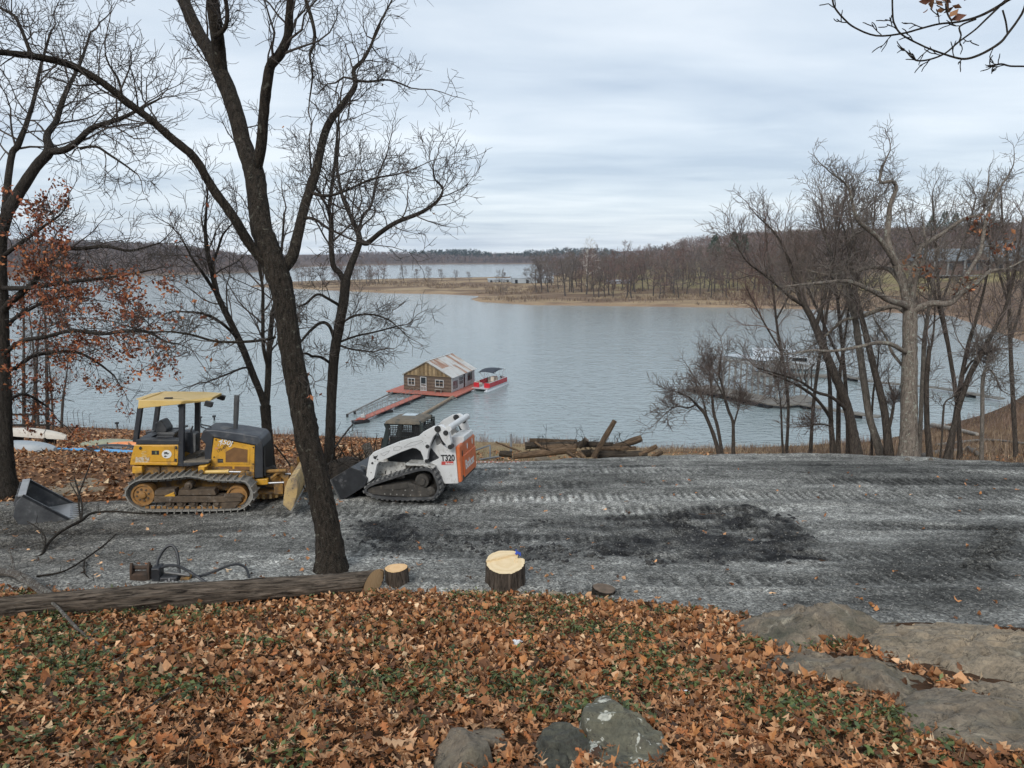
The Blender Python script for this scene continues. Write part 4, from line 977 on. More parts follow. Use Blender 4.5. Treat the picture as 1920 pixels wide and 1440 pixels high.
# --- the white oak on the right
op = dict(m=(0, 7, 5, 4, 2), rmin=0.007, wob=0.26, up=0.05, lr=(0.36, 0.66), lmin=0.28, ang=(0.5, 1.15), split=0.035, Lmax=3.2, slim=0.019)
hero_tree('white_oak_tree', 'large pale barked oak with wide crooked limbs, thickest trunk at the right pad edge', 25.0,
    [(1703, 866, 38), (1704, 820, 33), (1704, 760, 31), (1705, 700, 30), (1706, 640, 28), (1706, 585, 27), (1704, 565, 22), (1700, 550, 14)],
    [([(1706, 580, 20), (1697, 548, 18), (1691, 522, 17), (1678, 491, 15, .1), (1664, 451, 13, .2), (1667, 407, 11, .2), (1669, 384, 9, .1), (1680, 355, 8, 0), (1673, 340, 7, -.1), (1651, 342, 6, -.2), (1653, 318, 5, -.2), (1664, 293, 3, -.2)], 16, dict(t0=.3, L=2.2)),
     ([(1680, 494, 12), (1651, 451, 10, -.4), (1624, 427, 9, -.7), (1607, 411, 8, -.9), (1598, 380, 6, -1.1), (1589, 349, 5, -1.2), (1562, 327, 3, -1.4)], 15, dict(t0=.25, L=2.4)),
     ([(1700, 540, 12), (1716, 500, 11, .3), (1727, 464, 10, .5), (1767, 438, 8.5, .8), (1807, 411, 7, 1), (1842, 400, 5.5, 1.1), (1846, 370, 4, 1.2)], 14, dict(t0=.35, L=2.2)),
     ([(1708, 580, 13), (1714, 535, 12, -.3), (1722, 509, 10, -.5), (1733, 486, 8, -.7), (1738, 455, 5, -.9)], 9, dict(L=2.0)),
     ([(1708, 590, 17), (1722, 578, 15, -.2), (1749, 569, 13, -.4), (1780, 569, 12, -.6), (1802, 549, 11, -.7), (1829, 531, 9, -.8), (1856, 509, 7, -.9), (1887, 504, 5, -1), (1915, 490, 3, -1)], 12, dict(t0=.35, L=2.0)),
     ([(1800, 550, 9, -.7), (1806, 528, 9, -.5), (1820, 504, 8, -.3), (1838, 473, 8, -.1), (1844, 438, 7.5, .1), (1851, 407, 7, .3), (1869, 362, 4, .5), (1890, 330, 3, .6)], 16, dict(t0=.25, L=2.2)),
     ([(1705, 580, 15), (1692, 570, 14, -.3), (1669, 564, 12, -.7), (1647, 551, 11, -1), (1624, 540, 9.5, -1.3), (1589, 527, 8, -1.6), (1553, 529, 6.5, -1.8), (1509, 533, 5, -2), (1464, 538, 3, -2.2)], 20, dict(t0=.3, L=2.4)),
     ([(1690, 530, 12), (1672, 508, 10, .4), (1655, 502, 9, .8), (1624, 502, 8, 1.1), (1589, 513, 6.5, 1.5), (1549, 515, 5, 1.9), (1510, 505, 3, 2.2)], 17, dict(t0=.25, L=2.4)),
     ([(1703, 590, 11), (1680, 575, 10, .5), (1651, 580, 9, .9), (1616, 593, 8, 1.3), (1580, 602, 6.5, 1.6), (1544, 633, 4, 1.9), (1520, 650, 3, 2)], 14, dict(t0=.2, L=2.0)),
     ([(1703, 660, 10), (1692, 657, 9, -.3), (1669, 645, 8.5, -.7), (1642, 643, 8, -1), (1607, 651, 7, -1.3), (1562, 658, 5.5, -1.6), (1520, 657, 4, -1.8), (1487, 664, 3, -2)], 12, dict(t0=.35, L=1.8)),
     ([(1704, 700, 7), (1690, 683, 6, .6), (1672, 660, 6, 1.1), (1660, 630, 4, 1.5), (1640, 600, 3, 1.8)], 6, dict(L=1.4))],
    op, 31, M['bark_oak'], M['twig_pale'], leaves=(190, 0.2, RUST + BROWN, lambda x, y: any(math.hypot(x - a, y - b) < 26 for a, b in ((1838, 425), (1880, 455), (1735, 517), (1818, 545), (1712, 495)))))

# --- other trees along the right pad edge, traced stems with grown crowns
M['bark_edge'] = bark_mat('bark_edge', (0.022, 0.018, 0.015), (0.085, 0.069, 0.057), (0.14, 0.13, 0.11), 0.9, 0.62)
M['twig_edge'] = pmat('twig_edge', (0.075, 0.058, 0.05), (0.15, 0.116, 0.10), 1.2, 0.9)
rp = dict(m=(0, 7, 6, 4, 2), rmin=0.0072, wob=0.19, up=0.08, lr=(0.42, 0.72), lmin=0.3, ang=(0.4, 1.0), split=0.035, Lmax=4.2, slim=0.014)
def edge_tree(label, d, stems, seed, bark='bark_edge', twig='twig_edge', dens=21, name='bare_tree', L=3.6, group='bare trees along the gravel edge', **k):
    stems = [[(q[0], q[1], q[2] * .84) + tuple(q[3:]) for q in st] for st in stems]; limbs = []
    for st in stems[1:]: limbs.append((st, dens, dict(t0=.45, L=L, **k)))
    tr = stems[0]; cut = max(2, len(tr) // 2 + 1)
    limbs.insert(0, (tr[cut - 2:], dens, dict(t0=.2, L=L, **k)))
    return hero_tree(name, label, d, tr[:cut], limbs, rp, seed, M[bark], M[twig], group=group, flare=1.25)
edge_tree('thick dark tree leaning left over the boat dock', 26.0,
    [[(1606, 856, 27), (1597, 800, 22), (1586, 755, 21), (1568, 710, 20), (1549, 664, 19), (1527, 607, 17, .2), (1510, 575, 14, .3), (1496, 544, 12, .4), (1480, 490, 9, .5), (1455, 440, 6, .6), (1420, 405, 3, .7)],
     [(1530, 612, 10, .2), (1545, 560, 9, .6), (1560, 500, 8, .9), (1570, 440, 6, 1.2), (1582, 380, 4, 1.4)],
     [(1510, 575, 9, .3), (1480, 555, 8, .0), (1440, 520, 6, -.3), (1400, 490, 4, -.5), (1380, 455, 3, -.6)],
     [(1590, 770, 9), (1560, 745, 8, -.5), (1530, 735, 7, -.8), (1500, 715, 6, -1.1), (1455, 700, 4, -1.4), (1420, 690, 3, -1.6)]], 41, dens=16)
edge_tree('straight grey tree left of the pale oak, second stem from it', 26.5,
    [[(1653, 858, 18), (1640, 815, 17), (1629, 776, 16), (1616, 687, 16), (1607, 620, 15, .2), (1602, 571, 13, .3), (1606, 500, 10, .4), (1600, 440, 7, .5), (1590, 380, 4, .5)],
     [(1606, 620, 9, .2), (1590, 560, 8, .5), (1570, 500, 6, .8), (1540, 430, 4, 1)]], 42, 'bark_pale', 'twig_pale', 13)
edge_tree('dark tree just left of the pale oak, leaning left', 25.5,
    [[(1667, 860, 20), (1662, 800, 18), (1656, 760, 17), (1638, 687, 15), (1624, 629, 14), (1612, 580, 12, .2), (1600, 530, 9, .4), (1592, 470, 7, .6), (1580, 420, 4, .8)],
     [(1668, 800, 8), (1674, 770, 7, .1), (1676, 755, 5, .1)]], 43, dens=10)
edge_tree('twin slender trees with crossing stems left of the leaning tree', 27.0,
    [[(1562, 853, 13), (1560, 820, 12), (1558, 793, 11), (1556, 727, 9), (1552, 680, 8), (1545, 620, 6, .2), (1540, 560, 4, .3)],
     [(1571, 853, 13), (1572, 800, 11, .2), (1573, 722, 9, .3), (1580, 660, 7, .4), (1590, 590, 5, .5), (1595, 530, 3, .6)],
     [(1560, 790, 9), (1545, 765, 8, -.3), (1520, 738, 7, -.6), (1480, 715, 5, -.9), (1440, 700, 3, -1.2)],
     [(1558, 800, 4), (1540, 795, 4, -.4), (1518, 797, 3, -.6)]], 44, dens=10, L=2.6)
edge_tree('dark snapped trunk just right of the pale oak', 25.0,
    [[(1743, 866, 14), (1741, 830, 13), (1738, 793, 12), (1737, 730, 11), (1739, 690, 11), (1742, 658, 10), (1742, 648, 4)],
     [(1741, 668, 6), (1748, 640, 5, .1), (1752, 600, 4, .2), (1754, 540, 3, .3)]], 45, dens=4, L=1.6)
edge_tree('thin pale leaning tree directly behind the pale oak', 26.5,
    [[(1722, 864, 10), (1725, 810, 10), (1727, 771, 10), (1731, 687, 10), (1733, 638, 10), (1740, 589, 8), (1748, 540, 6), (1760, 470, 4)]], 46, 'bark_pale', 'twig_pale', 10)
edge_tree('V shaped pair of dark stems leaning right near the right edge', 24.5,
    [[(1772, 870, 14), (1785, 815, 13), (1798, 762, 13), (1818, 704, 12), (1842, 660, 11), (1873, 602, 9), (1887, 571, 8), (1905, 500, 6), (1915, 430, 4)],
     [(1781, 872, 13), (1786, 820, 12, .2), (1793, 770, 11, .3), (1800, 727, 11, .4), (1807, 687, 10, .5), (1818, 638, 9, .6), (1833, 589, 7, .7), (1850, 520, 5, .8), (1858, 450, 3, .9)],
     [(1808, 700, 6, .5), (1820, 680, 5, .3), (1838, 667, 4, .1)]], 47, dens=12)
edge_tree('hooked grey trunk nearest the right edge', 24.0,
    [[(1840, 874, 10), (1841, 820, 9), (1842, 771, 9), (1842, 720, 8), (1846, 697, 7), (1856, 693, 5), (1866, 706, 4)],
     [(1843, 730, 5), (1850, 680, 4, .3), (1862, 640, 3, .6)]], 48, 'bark_pale', 'twig_pale', 10, L=2.4)
edge_tree('thin sapling leaning right under the V shaped pair', 24.5, [[(1762, 868, 4), (1766, 820, 4), (1770, 760, 4), (1785, 745, 3), (1800, 735, 2)]], 49, dens=5, L=1.2, name='sapling')
edge_tree('slender tree with drooping twiggy crown left of the dock ramp', 27.5,
    [[(1349, 853, 10), (1344, 835, 9), (1337, 813, 9), (1330, 795, 8), (1322, 777, 8), (1312, 765, 7), (1304, 757, 6, -.2), (1292, 745, 4, -.5), (1270, 735, 3, -.8)],
     [(1354, 853, 9), (1350, 825, 8, .2), (1344, 795, 8, .2), (1338, 773, 7, .3), (1334, 730, 5, .4), (1330, 690, 3, .5)],
     [(1306, 758, 5, -.2), (1290, 765, 4, -.5), (1268, 762, 3, -.8), (1248, 775, 2.5, -1)],
     [(1325, 780, 5), (1318, 750, 4, .4), (1305, 720, 3, .7)]], 50, dens=11, L=2.2)
edge_tree('slim tree with a forked round crown in front of the dock', 27.5,
    [[(1375, 853, 8), (1375, 820, 8), (1374, 791, 7), (1366, 770, 7), (1360, 750, 6), (1355, 725, 5), (1348, 700, 4), (1352, 670, 3)],
     [(1375, 800, 5), (1382, 775, 4, .2), (1390, 750, 3, .4)], [(1360, 752, 4), (1345, 720, 3.5, .4), (1325, 690, 3, .8)]], 51, dens=12, L=2.2)
edge_tree('very thin sapling between the dock trees and the thick leaning tree', 27.5, [[(1468, 850, 5), (1466, 810, 5), (1465, 773, 4), (1462, 740, 3), (1458, 715, 2)]], 52, dens=7, L=1.6, name='sapling')
edge_tree('small thin tree in the gap left of the grey straight tree', 28.0, [[(1635, 858, 6), (1634, 800, 5), (1637, 740, 5), (1645, 690, 4), (1648, 650, 3)]], 53, dens=8, L=1.8, name='sapling')
edge_tree('background tree whose crown fills the gap above the pale oak', 33.0,
    [[(1800, 850, 10), (1795, 760, 10), (1780, 660, 9), (1762, 560, 8), (1756, 480, 7), (1752, 420, 5), (1748, 370, 3)],
     [(1775, 640, 7), (1755, 560, 6, .3), (1725, 480, 5, .6), (1700, 420, 3, .9)], [(1765, 570, 6), (1790, 500, 5, .5), (1815, 430, 4, .8), (1830, 370, 3, 1)]], 54, dens=16, L=3.6, twig='twig_pale')
edge_tree('tall thin tree whose twigs reach above the house roof at the right edge', 34.0,
    [[(1905, 860, 10), (1900, 760, 10), (1895, 660, 9), (1892, 560, 8), (1888, 480, 7), (1880, 420, 5), (1878, 370, 3)],
     [(1894, 640, 7), (1915, 570, 6, .3), (1930, 480, 4, .6)], [(1893, 580, 6), (1870, 500, 5, .5), (1850, 440, 4, .8)]], 55, dens=16, L=3.4, twig='twig_pale')
edge_tree('grey tree with upswept twigs between the leaning tree and the white boat', 36.0,
    [[(1520, 845, 8), (1525, 760, 8), (1535, 680, 8), (1548, 600, 7), (1560, 520, 6), (1565, 450, 5), (1570, 400, 3)],
     [(1540, 650, 6), (1515, 580, 5, .4), (1490, 500, 4, .8)], [(1555, 560, 5), (1585, 490, 4, .5), (1615, 430, 3, .8)]], 56, dens=18, L=3.6, twig='twig_far')
edge_tree('reddish tree with fine twigs furthest left above the cove', 38.0,
    [[(1475, 842, 7), (1478, 760, 7), (1470, 690, 7), (1458, 620, 6), (1450, 550, 5), (1440, 480, 4), (1435, 430, 3)],
     [(1465, 660, 5), (1430, 600, 4, .4), (1400, 540, 3, .8)], [(1455, 600, 5), (1485, 540, 4, .4), (1500, 470, 3, .8)]], 57, dens=16, L=3.4, twig='twig_red')

edge_tree('grey tree whose fan of twigs fills the sky left of the pale oak crown', 31.0,
    [[(1590, 850, 9), (1588, 760, 9), (1580, 660, 8), (1570, 560, 7), (1555, 480, 6), (1545, 420, 4), (1540, 370, 3)],
     [(1585, 700, 7), (1550, 620, 6, .3), (1515, 540, 5, .6), (1490, 470, 3, .9)], [(1575, 600, 6), (1610, 520, 5, .5), (1635, 440, 4, .8), (1640, 390, 3, 1)]], 59, dens=20, L=3.8, twig='twig_far')
# --- thicket at the left shore
th = random.Random(77)
for i, (px, py, top, w) in enumerate(((62, 812, 600, 9), (90, 810, 560, 8), (100, 806, 640, 5), (115, 803, 660, 6), (72, 800, 590, 7), (45, 806, 540, 8))):
    q, d = G(px, py)
    sway = th.uniform(-14, 14)
    edge_tree(('leaning stem in the thicket behind the white canoe', 'tallest stem in the thicket behind the white canoe', 'thin crooked stem on the right side of the canoe thicket', 'outermost right stem of the thicket by the water',
               'middle stem of the thicket at the left shore', 'stem of the thicket half hidden by the rusty tree')[i], d,
              [[(px, py + 3, w), (px + sway * .3, py - 50, w), (px + sway * .6, (py + top) / 2, w * .8), (px + sway, top + 50, w * .6), (px + sway * 1.6, top, w * .4)]], 60 + i,
              dens=15, L=3.6, group='stems of the left shore thicket', twig='twig_far')

# --- overhanging branch at the top right: its tree stands just outside the frame
ob_path = [(2700, 1010, 96, 1.6), (2670, 700, 84, 1.6), (2640, 350, 74, 1.5), (2600, 0, 62, 1.4), (2560, -300, 44, 1.3)]
hp = dict(m=(0, 2, 2, 2), rmin=0.004, wob=0.16, up=0.02, lr=(0.3, 0.5), lmin=0.08, ang=(0.4, 0.9), split=0.2, Lmax=0.8, slim=0.012)
hero_tree('overhanging_tree', 'bare branch with a few curled brown leaves reaching in at the top right', 5.0, ob_path,
    [([(2605, 51, 36.0, 1.4), (2120, -39, 21.6, .5), (2000, -39, 12.6, .2), (1907, -9, 9.0), (1872, 12, 6.2), (1837, 30, 5.1), (1797, 41, 4.3), (1760, 45, 3.9), (1725, 54, 3.9), (1691, 63, 3.9), (1643, 67, 3.1), (1603, 52, 2.7), (1582, 35, 2.3), (1565, 14, 2.3), (1561, -1, 1.6)], 7, dict(t0=.45, L=.35, endL=.05)),
     ([(2605, 111, 27.0, 1.4), (2100, 11, 16.2, .5), (1990, -49, 9.0, .3), (1935, -14, 5.5), (1916, 26, 4.7), (1889, 64, 4.7), (1874, 81, 5.5), (1843, 100, 5.1), (1814, 110, 4.7), (1791, 108, 4.3), (1755, 96, 3.5), (1728, 85, 3.1), (1691, 65, 3.1), (1678, 47, 3.1), (1674, 31, 2.3), (1673, -5, 1.6)], 7, dict(t0=.5, L=.3, endL=.04)),
     ([(1873, 13, 4.7), (1847, 38, 3.9), (1828, 56, 3.5), (1797, 79, 3.1), (1772, 100, 2.7), (1745, 111, 2.7), (1722, 114, 2.7), (1710, 108, 2.3), (1701, 98, 1.6)], 5, dict(t0=.3, L=.25, endL=.04)),
     ([(1880, 19, 2.3), (1886, 41, 2.7), (1889, 63, 2.3)], 0, dict(end=False)),
     ([(1830, 36, 2.3), (1800, 49, 2.3), (1802, 66, 2.3), (1798, 79, 2.3)], 2, dict(end=False, L=.2)),
     ([(2625, 291, 23.4, 1.45), (2100, 191, 12.6, .6), (1990, 141, 5.5, .3), (1935, 126, 2.7), (1895, 124, 2.3), (1878, 120, 2.0), (1863, 123, 1.6)], 4, dict(t0=.7, L=.2, endL=.04)),
     ([(1785, 40, 2.3), (1776, 24, 2.3), (1776, 3, 1.6)], 2, dict(L=.12, endL=.03))],
    hp, 71, M['bark'], M['bark'], leaves=(30, 0.09, BROWN + [(0.26, 0.13, 0.06)], lambda x, y: any(math.hypot(x - a, y - b) < 34 for a, b in ((1803, 8), (1845, 9), (1881, 30), (1845, 42)))), last=3)
# ------------------------------------------------------------------ bare trees on the far bank (each a thing: trunk, crown)
FP = dict(m=(9, 6, 5, 3), rmin=0.034, wob=0.20, up=0.05, lr=(0.42, 0.7), lmin=0.6, ang=(0.4, 0.95), split=0.10, slim=0.026)
def proto_tree(seed, H, spread=1.0, m=(9, 6, 5, 3), clear=0.22, multi=1):
    rg = random.Random(seed); W = Wood(); TK = Wood()
    for s in range(multi):
        n = 9; p = (0, 0, -0.5); d = vnorm((rg.gauss(0, .08 + .2 * (multi > 1)), rg.gauss(0, .08 + .2 * (multi > 1)), 1)); pts = [p]
        for i in range(n - 1):
            d = vnorm((d[0] + rg.gauss(0, .09), d[1] + rg.gauss(0, .09), d[2] + .12)); p = vadd(p, d, H * 0.82 / (n - 1)); pts.append(p)
        r0 = H * 0.017 / math.sqrt(multi); rad = [r0 * (1 - 0.85 * i / (n - 1)) for i in range(n)]
        TK.add(pts, rad, 7)
        prm = {**FP, 'm': m, 'lr': (.5, .78), 'ang': (0.6 * spread, 1.2 * spread)}
        spawn(W, pts, rad, H * 0.55, 0, 3, prm, rg, TK, t0=clear, count=m[0])
    return TK, W
def make_proto(seed, H, name, bark, twig, **k):
    TK, W = proto_tree(seed, H, **k)
    r = empty(name, (0, -500, -50)); link('trunk', TK.mesh('trunk', bark), r); link('crown', W.mesh('crown', twig), r)
    return r
proto = [make_proto(100 + i, 14 + (i % 3), 'bare_tree', M['bark_far'], (M['twig_far'], M['twig_far'], M['twig_red'])[i % 3], spread=(0.9, 1.15, 1.0)[i % 3], clear=(.2, .3, .16)[i % 3]) for i in range(6)]
small = [make_proto(200 + i, 9, 'bare_tree', M['bark_far'], M['twig_far'], m=(9, 6, 4, 3), spread=1.2, clear=.15) for i in range(2)]
syc = make_proto(300, 19, 'sycamore_tree', M['sycamore'], M['sycamore'], m=(8, 5, 4, 3), spread=.8)
index_kids()
protoH = {o.name: h for o, h in zip(proto, [14 + (i % 3) for i in range(6)])}
protoH.update({o.name: 9 for o in small}); protoH[syc.name] = 19
used = set()
def place_tree(src, loc, H, label, group, rz, name=None, cat='tree'):
    """the first placement moves the prototype itself; later ones copy it with its trunk and crown"""
    if src.name in used: o = copy_tree(src)
    else: o = src; used.add(src.name)
    s = H / protoH[src.name]
    o.location = loc; o.rotation_euler = (0, 0, rz); o.scale = (s, s, s)
    tag(o, label, cat, group)
    return o
fr = random.Random(5)
def at_far(px, py):
    q, d = G(px, py, pen_T, 100); return q, d
def far_tree(px, py, top, src, label, group=None):
    q, d = at_far(px, py); H = (py - top) / FPX * d
    return place_tree(src, q, H, label, group, fr.uniform(0, 6.28))
# row along the spit in front of the outer lake
for px, py, top, s, lab in ((757, 527, 494, 0, 'bare tree standing alone at the left end of the spit row'), (782, 527, 500, 1, 'small dark round tree on the spit'), (803, 527, 496, 0, 'widest dark tree in the spit row'),
                            (828, 527, 500, 1, 'thin pale tree in the spit row'), (855, 527, 503, 0, 'low bushy tree in the spit row'), (880, 528, 506, 1, 'rightmost low tree of the spit row, leaning'),
                            (938, 549, 500, 0, 'lone round bare tree on the tan point near the water'), (985, 530, 497, 1, 'tree beside the white marina roof')):
    far_tree(px, py, top, small[s], lab)
far_tree(1100, 538, 448, syc, 'white barked sycamore standing out of the wood on the point')
for px, py, top, k, lab in ((1072, 547, 462, 1, 'dark heavy tree with low fork at the front of the wood, left of the sycamore'), (1262, 546, 470, 4, 'dark bushy trunk standing alone on the green lawn'),
                            (1170, 534, 443, 2, 'tallest tree of the wood on the point'), (1016, 548, 470, 0, 'first tall tree at the left end of the wood'), (1186, 545, 476, 3, 'dark leaning tree by the lawn edge')):
    far_tree(px, py, top, proto[k], lab)
gl = 'bare trees of the wood on the point'
pts = []
for i in range(900):
    px = fr.uniform(1005, 1480); py = fr.uniform(518, 549) if fr.random() < .8 else fr.uniform(545, 560)
    if px < 1060 and py < 530: continue
    if all(abs(px - a) > 8 - abs(py - b) * .3 for a, b in pts): pts.append((px, py))
    if len(pts) > 125: break
for px, py in pts:
    q, d = at_far(px, py); 
    place_tree(proto[fr.randrange(6)], q, fr.uniform(15, 23), 'grey bare tree among its like in the wood on the point', gl, fr.uniform(0, 6.28))
gl2 = 'bare trees on the left side of the spit'; c = 0
for i in range(300):
    px = fr.uniform(555, 720); py = fr.uniform(523, 534); q, d = at_far(px, py)
    if q.z < 0.4 or c > 24: continue
    c += 1; place_tree(proto[fr.randrange(6)], q, fr.uniform(9, 17), 'grey bare tree in the grove on the spit behind the dark oak', gl2, fr.uniform(0, 6.28))
# wood on the right hillside, round the house
gl3 = 'bare trees on the right hillside'; c = 0; k = 0
while c < 130 and k < 4000:
    k += 1
    x = fr.uniform(105, 480); y = fr.uniform(235, 620)
    z = float(pen_T(x, y))
    if z < 1.0: continue
    px, py, d = proj(x, y, z)
    if px > 2080 or px < 1400: continue
    if 1640 < px < 1935 and 505 < py < 575 and fr.random() < 0.93: continue      # the lawn before the house
    if math.hypot(x - 224, y - 352) < 26: continue
    if d < 300 and fr.random() < .75: continue
    c += 1
    place_tree(proto[fr.choice((0, 1, 2, 2, 3, 4, 5, 5))], (x, y, z), fr.uniform(11, 19), 'grey bare tree in the dense wood on the right hillside', gl3, fr.uniform(0, 6.28))
# a few pines above the bare wood
M['pine'] = pmat('pine_needles', (0.020, 0.040, 0.022), (0.045, 0.075, 0.038), 0.8, 0.9)
def pine_proto(seed, H):
    r = np.random.RandomState(seed); V = []; n = 900
    z = r.uniform(0.35, 1.0, n) ** 0.8; rad = (1.02 - z) * 0.42 * np.sqrt(r.rand(n)) + 0.04; a = r.uniform(0, 6.28, n)
    C0 = np.stack([rad * np.cos(a), rad * np.sin(a), z + 0.04 * np.sin(5 * a)], -1) * H; N = r.normal(0, 1, (n, 3)); N /= np.linalg.norm(N, axis=1, keepdims=True)
    A = np.cross(N, r.normal(0, 1, (n, 3))); A /= np.linalg.norm(A, axis=1, keepdims=True); B = np.cross(N, A); s = r.uniform(.25, .6, (n, 1))
    V = np.stack([C0 - A * s, C0 + A * s * .6 + B * s * .5, C0 + A * s * .6 - B * s * .5], 1).reshape(-1, 3)
    o = empty('pine_tree', (0, -500, -50)); mb = MB(); mb.tube([(0, 0, -.5), (0, 0, H * .5), (0.1, 0, H * .95)], [H * .016, H * .012, .03], 7); mb.build('trunk', M['bark_far'], o)
    link('crown', np_mesh('crown', V, [3 * np.arange(n)[:, None] + np.array([(0, 1, 2)])], M['pine']), o); return o
pines = [pine_proto(5, 16), pine_proto(6, 16)]; index_kids()
for p_ in pines: protoH[p_.name] = 16
for i, (px, dd, top, H, lab) in enumerate(((1341, 470, 445, 22, 'lone dark pine above the wood, left of the paired pines'), (1378, 480, 441, 22, 'round dark pine, middle of three above the wood'), (1396, 480, 447, 20, 'lower dark pine, right of the round one'),
                                           (1772, 520, 408, 22, 'tall green pine on the ridge above the house'), (1792, 520, 412, 20, 'broad green pine right of the tall one on the ridge'), (1748, 520, 414, 19, 'dark pine left of the tall one on the ridge'))):
    q = P(px, top, dd); place_tree(pines[i % 2], (q.x, q.y, max(float(pen_T(q.x, q.y)), q.z - H)), H, lab, None, i, cat='pine')

# ------------------------------------------------------------------ far woods: one mass, fine sprays of twigs on thin trunks
def wood_mass(name, x, y, z, H, cols, sprays, w, up=0.9, evergreen=None, r=nrg):
    n = len(x)
    a = r.uniform(0, 6.28, (n, sprays)); t = r.uniform(0.0, 1.0, (n, sprays)); rr = np.sqrt(r.rand(n, sprays)) * 0.34 * np.sin(np.clip(0.25 + t * 0.85, 0, 1) * math.pi) ** 0.6
    b0 = np.stack([x[:, None] + 0.35 * rr * H[:, None] * np.cos(a), y[:, None] + 0.35 * rr * H[:, None] * np.sin(a), z[:, None] + H[:, None] * (0.10 + 0.50 * t)], -1)
    dirv = np.stack([np.cos(a) * 0.75, np.sin(a) * 0.75, np.full_like(a, up)], -1) + r.normal(0, .25, a.shape + (3,))
    dirv /= np.linalg.norm(dirv, axis=-1, keepdims=True)
    L = H[:, None, None] * r.uniform(0.16, 0.36, (n, sprays, 1)); tip = b0 + dirv * L
    side = np.cross(dirv, r.normal(0, 1, dirv.shape)); side /= np.linalg.norm(side, axis=-1, keepdims=True); W_ = w * r.uniform(.5, 1.3, (n, sprays, 1))
    V = np.stack([b0, tip + side * W_, tip - side * W_], 2).reshape(-1, 3)
    c = np.asarray(cols)[r.randint(0, len(cols), n)] * r.uniform(0.75, 1.25, (n, 1)); C = np.repeat(c, sprays * 3, 0)
    tb = np.stack([x, y, z - .5], -1); tt = np.stack([x, y, z + H * .6], -1); s = np.stack([H * .016, H * 0, H * 0], -1)
    V2 = np.stack([tb - s, tb + s, tt], 1).reshape(-1, 3); C2 = np.repeat(c * .55, 3, 0)
    V = np.concatenate([V, V2]); C = np.concatenate([C, C2])
    o = link(name, np_mesh(name, V, [np.arange(len(V)).reshape(-1, 3)], M['weed'], False, C)); return tag(o, kind='stuff')
GREYW = [(0.115, 0.088, 0.076), (0.14, 0.11, 0.095), (0.095, 0.075, 0.068), (0.155, 0.105, 0.085)]
n = 6000
x = nrg.uniform(-760, -90, n); y = nrg.uniform(600, 1150, n); s = poly_sd(x, y, HIL); k = (s > 4) & (nrg.rand(n) < np.where(s < 160, 1, .5)); x, y = x[k], y[k]
wood_mass('far_wood', x, y, hill_T(x, y), nrg.uniform(9, 15, len(x)), GREYW, 24, 0.32)
n = 5000
x = nrg.uniform(-420, 900, n); y = nrg.uniform(1380, 2000, n); s = poly_sd(x, y, HIL); k = (s > 6); x, y = x[k], y[k]
wood_mass('far_wood', x, y, hill_T(x, y), nrg.uniform(11, 18, len(x)), GREYW, 18, 0.55)
n = 900                                                 # dark evergreens on the far ridge
x = nrg.uniform(-520, 700, n); y = nrg.uniform(1720, 2200, n); k = fbm(x * .006, y * .003, 3) > -0.08; x, y = x[k], y[k]
wood_mass('far_pine_wood', x, y, hill_T(x, y) + 4, nrg.uniform(14, 20, len(x)), [(0.02, 0.036, 0.024), (0.032, 0.048, 0.03)], 26, 1.3, .35)
n = 2600
x = nrg.uniform(150, 640, n); y = nrg.uniform(330, 880, n); s = poly_sd(x, y, PEN); z = pen_T(x, y); px, py, d = proj(x, y, z)
k = (s > 60) & (z > 12) & ((y - 344) > 0.2 * (x - 219) + 20); x, y, z = x[k], y[k], z[k]
wood_mass('hillside_wood', x, y, z, nrg.uniform(11, 17, len(x)), [(0.14, 0.10, 0.085), (0.17, 0.125, 0.105), (0.12, 0.09, 0.08), (0.18, 0.115, 0.095)], 30, 0.22)
n = 2400
x = nrg.uniform(20, 560, n); y = nrg.uniform(470, 890, n); z = pen_T(x, y); k = (poly_sd(x, y, PEN) > 90) & (fbm(x * 0.01, y * 0.01, 3) > -.12) ; x, y, z = x[k], y[k], z[k]
wood_mass('point_wood', x, y, z, nrg.uniform(11, 17, len(x)), GREYW, 26, 0.26)

# ------------------------------------------------------------------ house on the right hillside
M['roof_slate'] = pmat('grey_shingle', (0.10, 0.115, 0.125), (0.16, 0.175, 0.185), 0.7, 0.85, 0, .5, 3, .05)
M['cabin_brown'] = pmat('brown_siding', (0.10, 0.065, 0.05), (0.15, 0.10, 0.08), 1.2, 0.85)
M['dark_glass'] = pmat('dark_glass', (0.02, 0.025, 0.03), None, 1, 0.08)
M['trim_grey'] = pmat('grey_trim', (0.16, 0.16, 0.155), (0.22, 0.22, 0.21), 2, 0.8)
hq = Vector((224, 352, 0)); hq.z = float(pen_T(hq.x, hq.y))
hs = empty('lake_house', hq, (0, 0, R(-14)), 'brown house with a broad grey roof and dark gabled porch on the right hillside', 'house')
mb = MB(); mb.box((0, 4, 2.0), (30, 12, 6)); mb.build('wall', M['cabin_brown'], hs)
mb = MB()
mb.add([(-17, -3.2, 4.5), (17, -3.2, 4.5), (17, 11.2, 4.5), (-17, 11.2, 4.5), (-15, 4, 9.0), (-1, 4, 9.0), (-1, 4, 9.0), (15, 4, 9.0), (-17, -3.2, 4.9), (17, -3.2, 4.9), (17, 11.2, 4.9), (-17, 11.2, 4.9)],
       [(0, 1, 2, 3), (8, 9, 7, 4), (9, 10, 7), (10, 11, 4, 7), (11, 8, 4), (0, 8, 9, 1)][:1] + [(8, 9, 7, 4), (9, 10, 7), (10, 11, 4, 7), (11, 8, 4), (0, 1, 9, 8), (1, 2, 10, 9), (2, 3, 11, 10), (3, 0, 8, 11)])
rf = mb.build('roof', M['roof_slate'], hs)
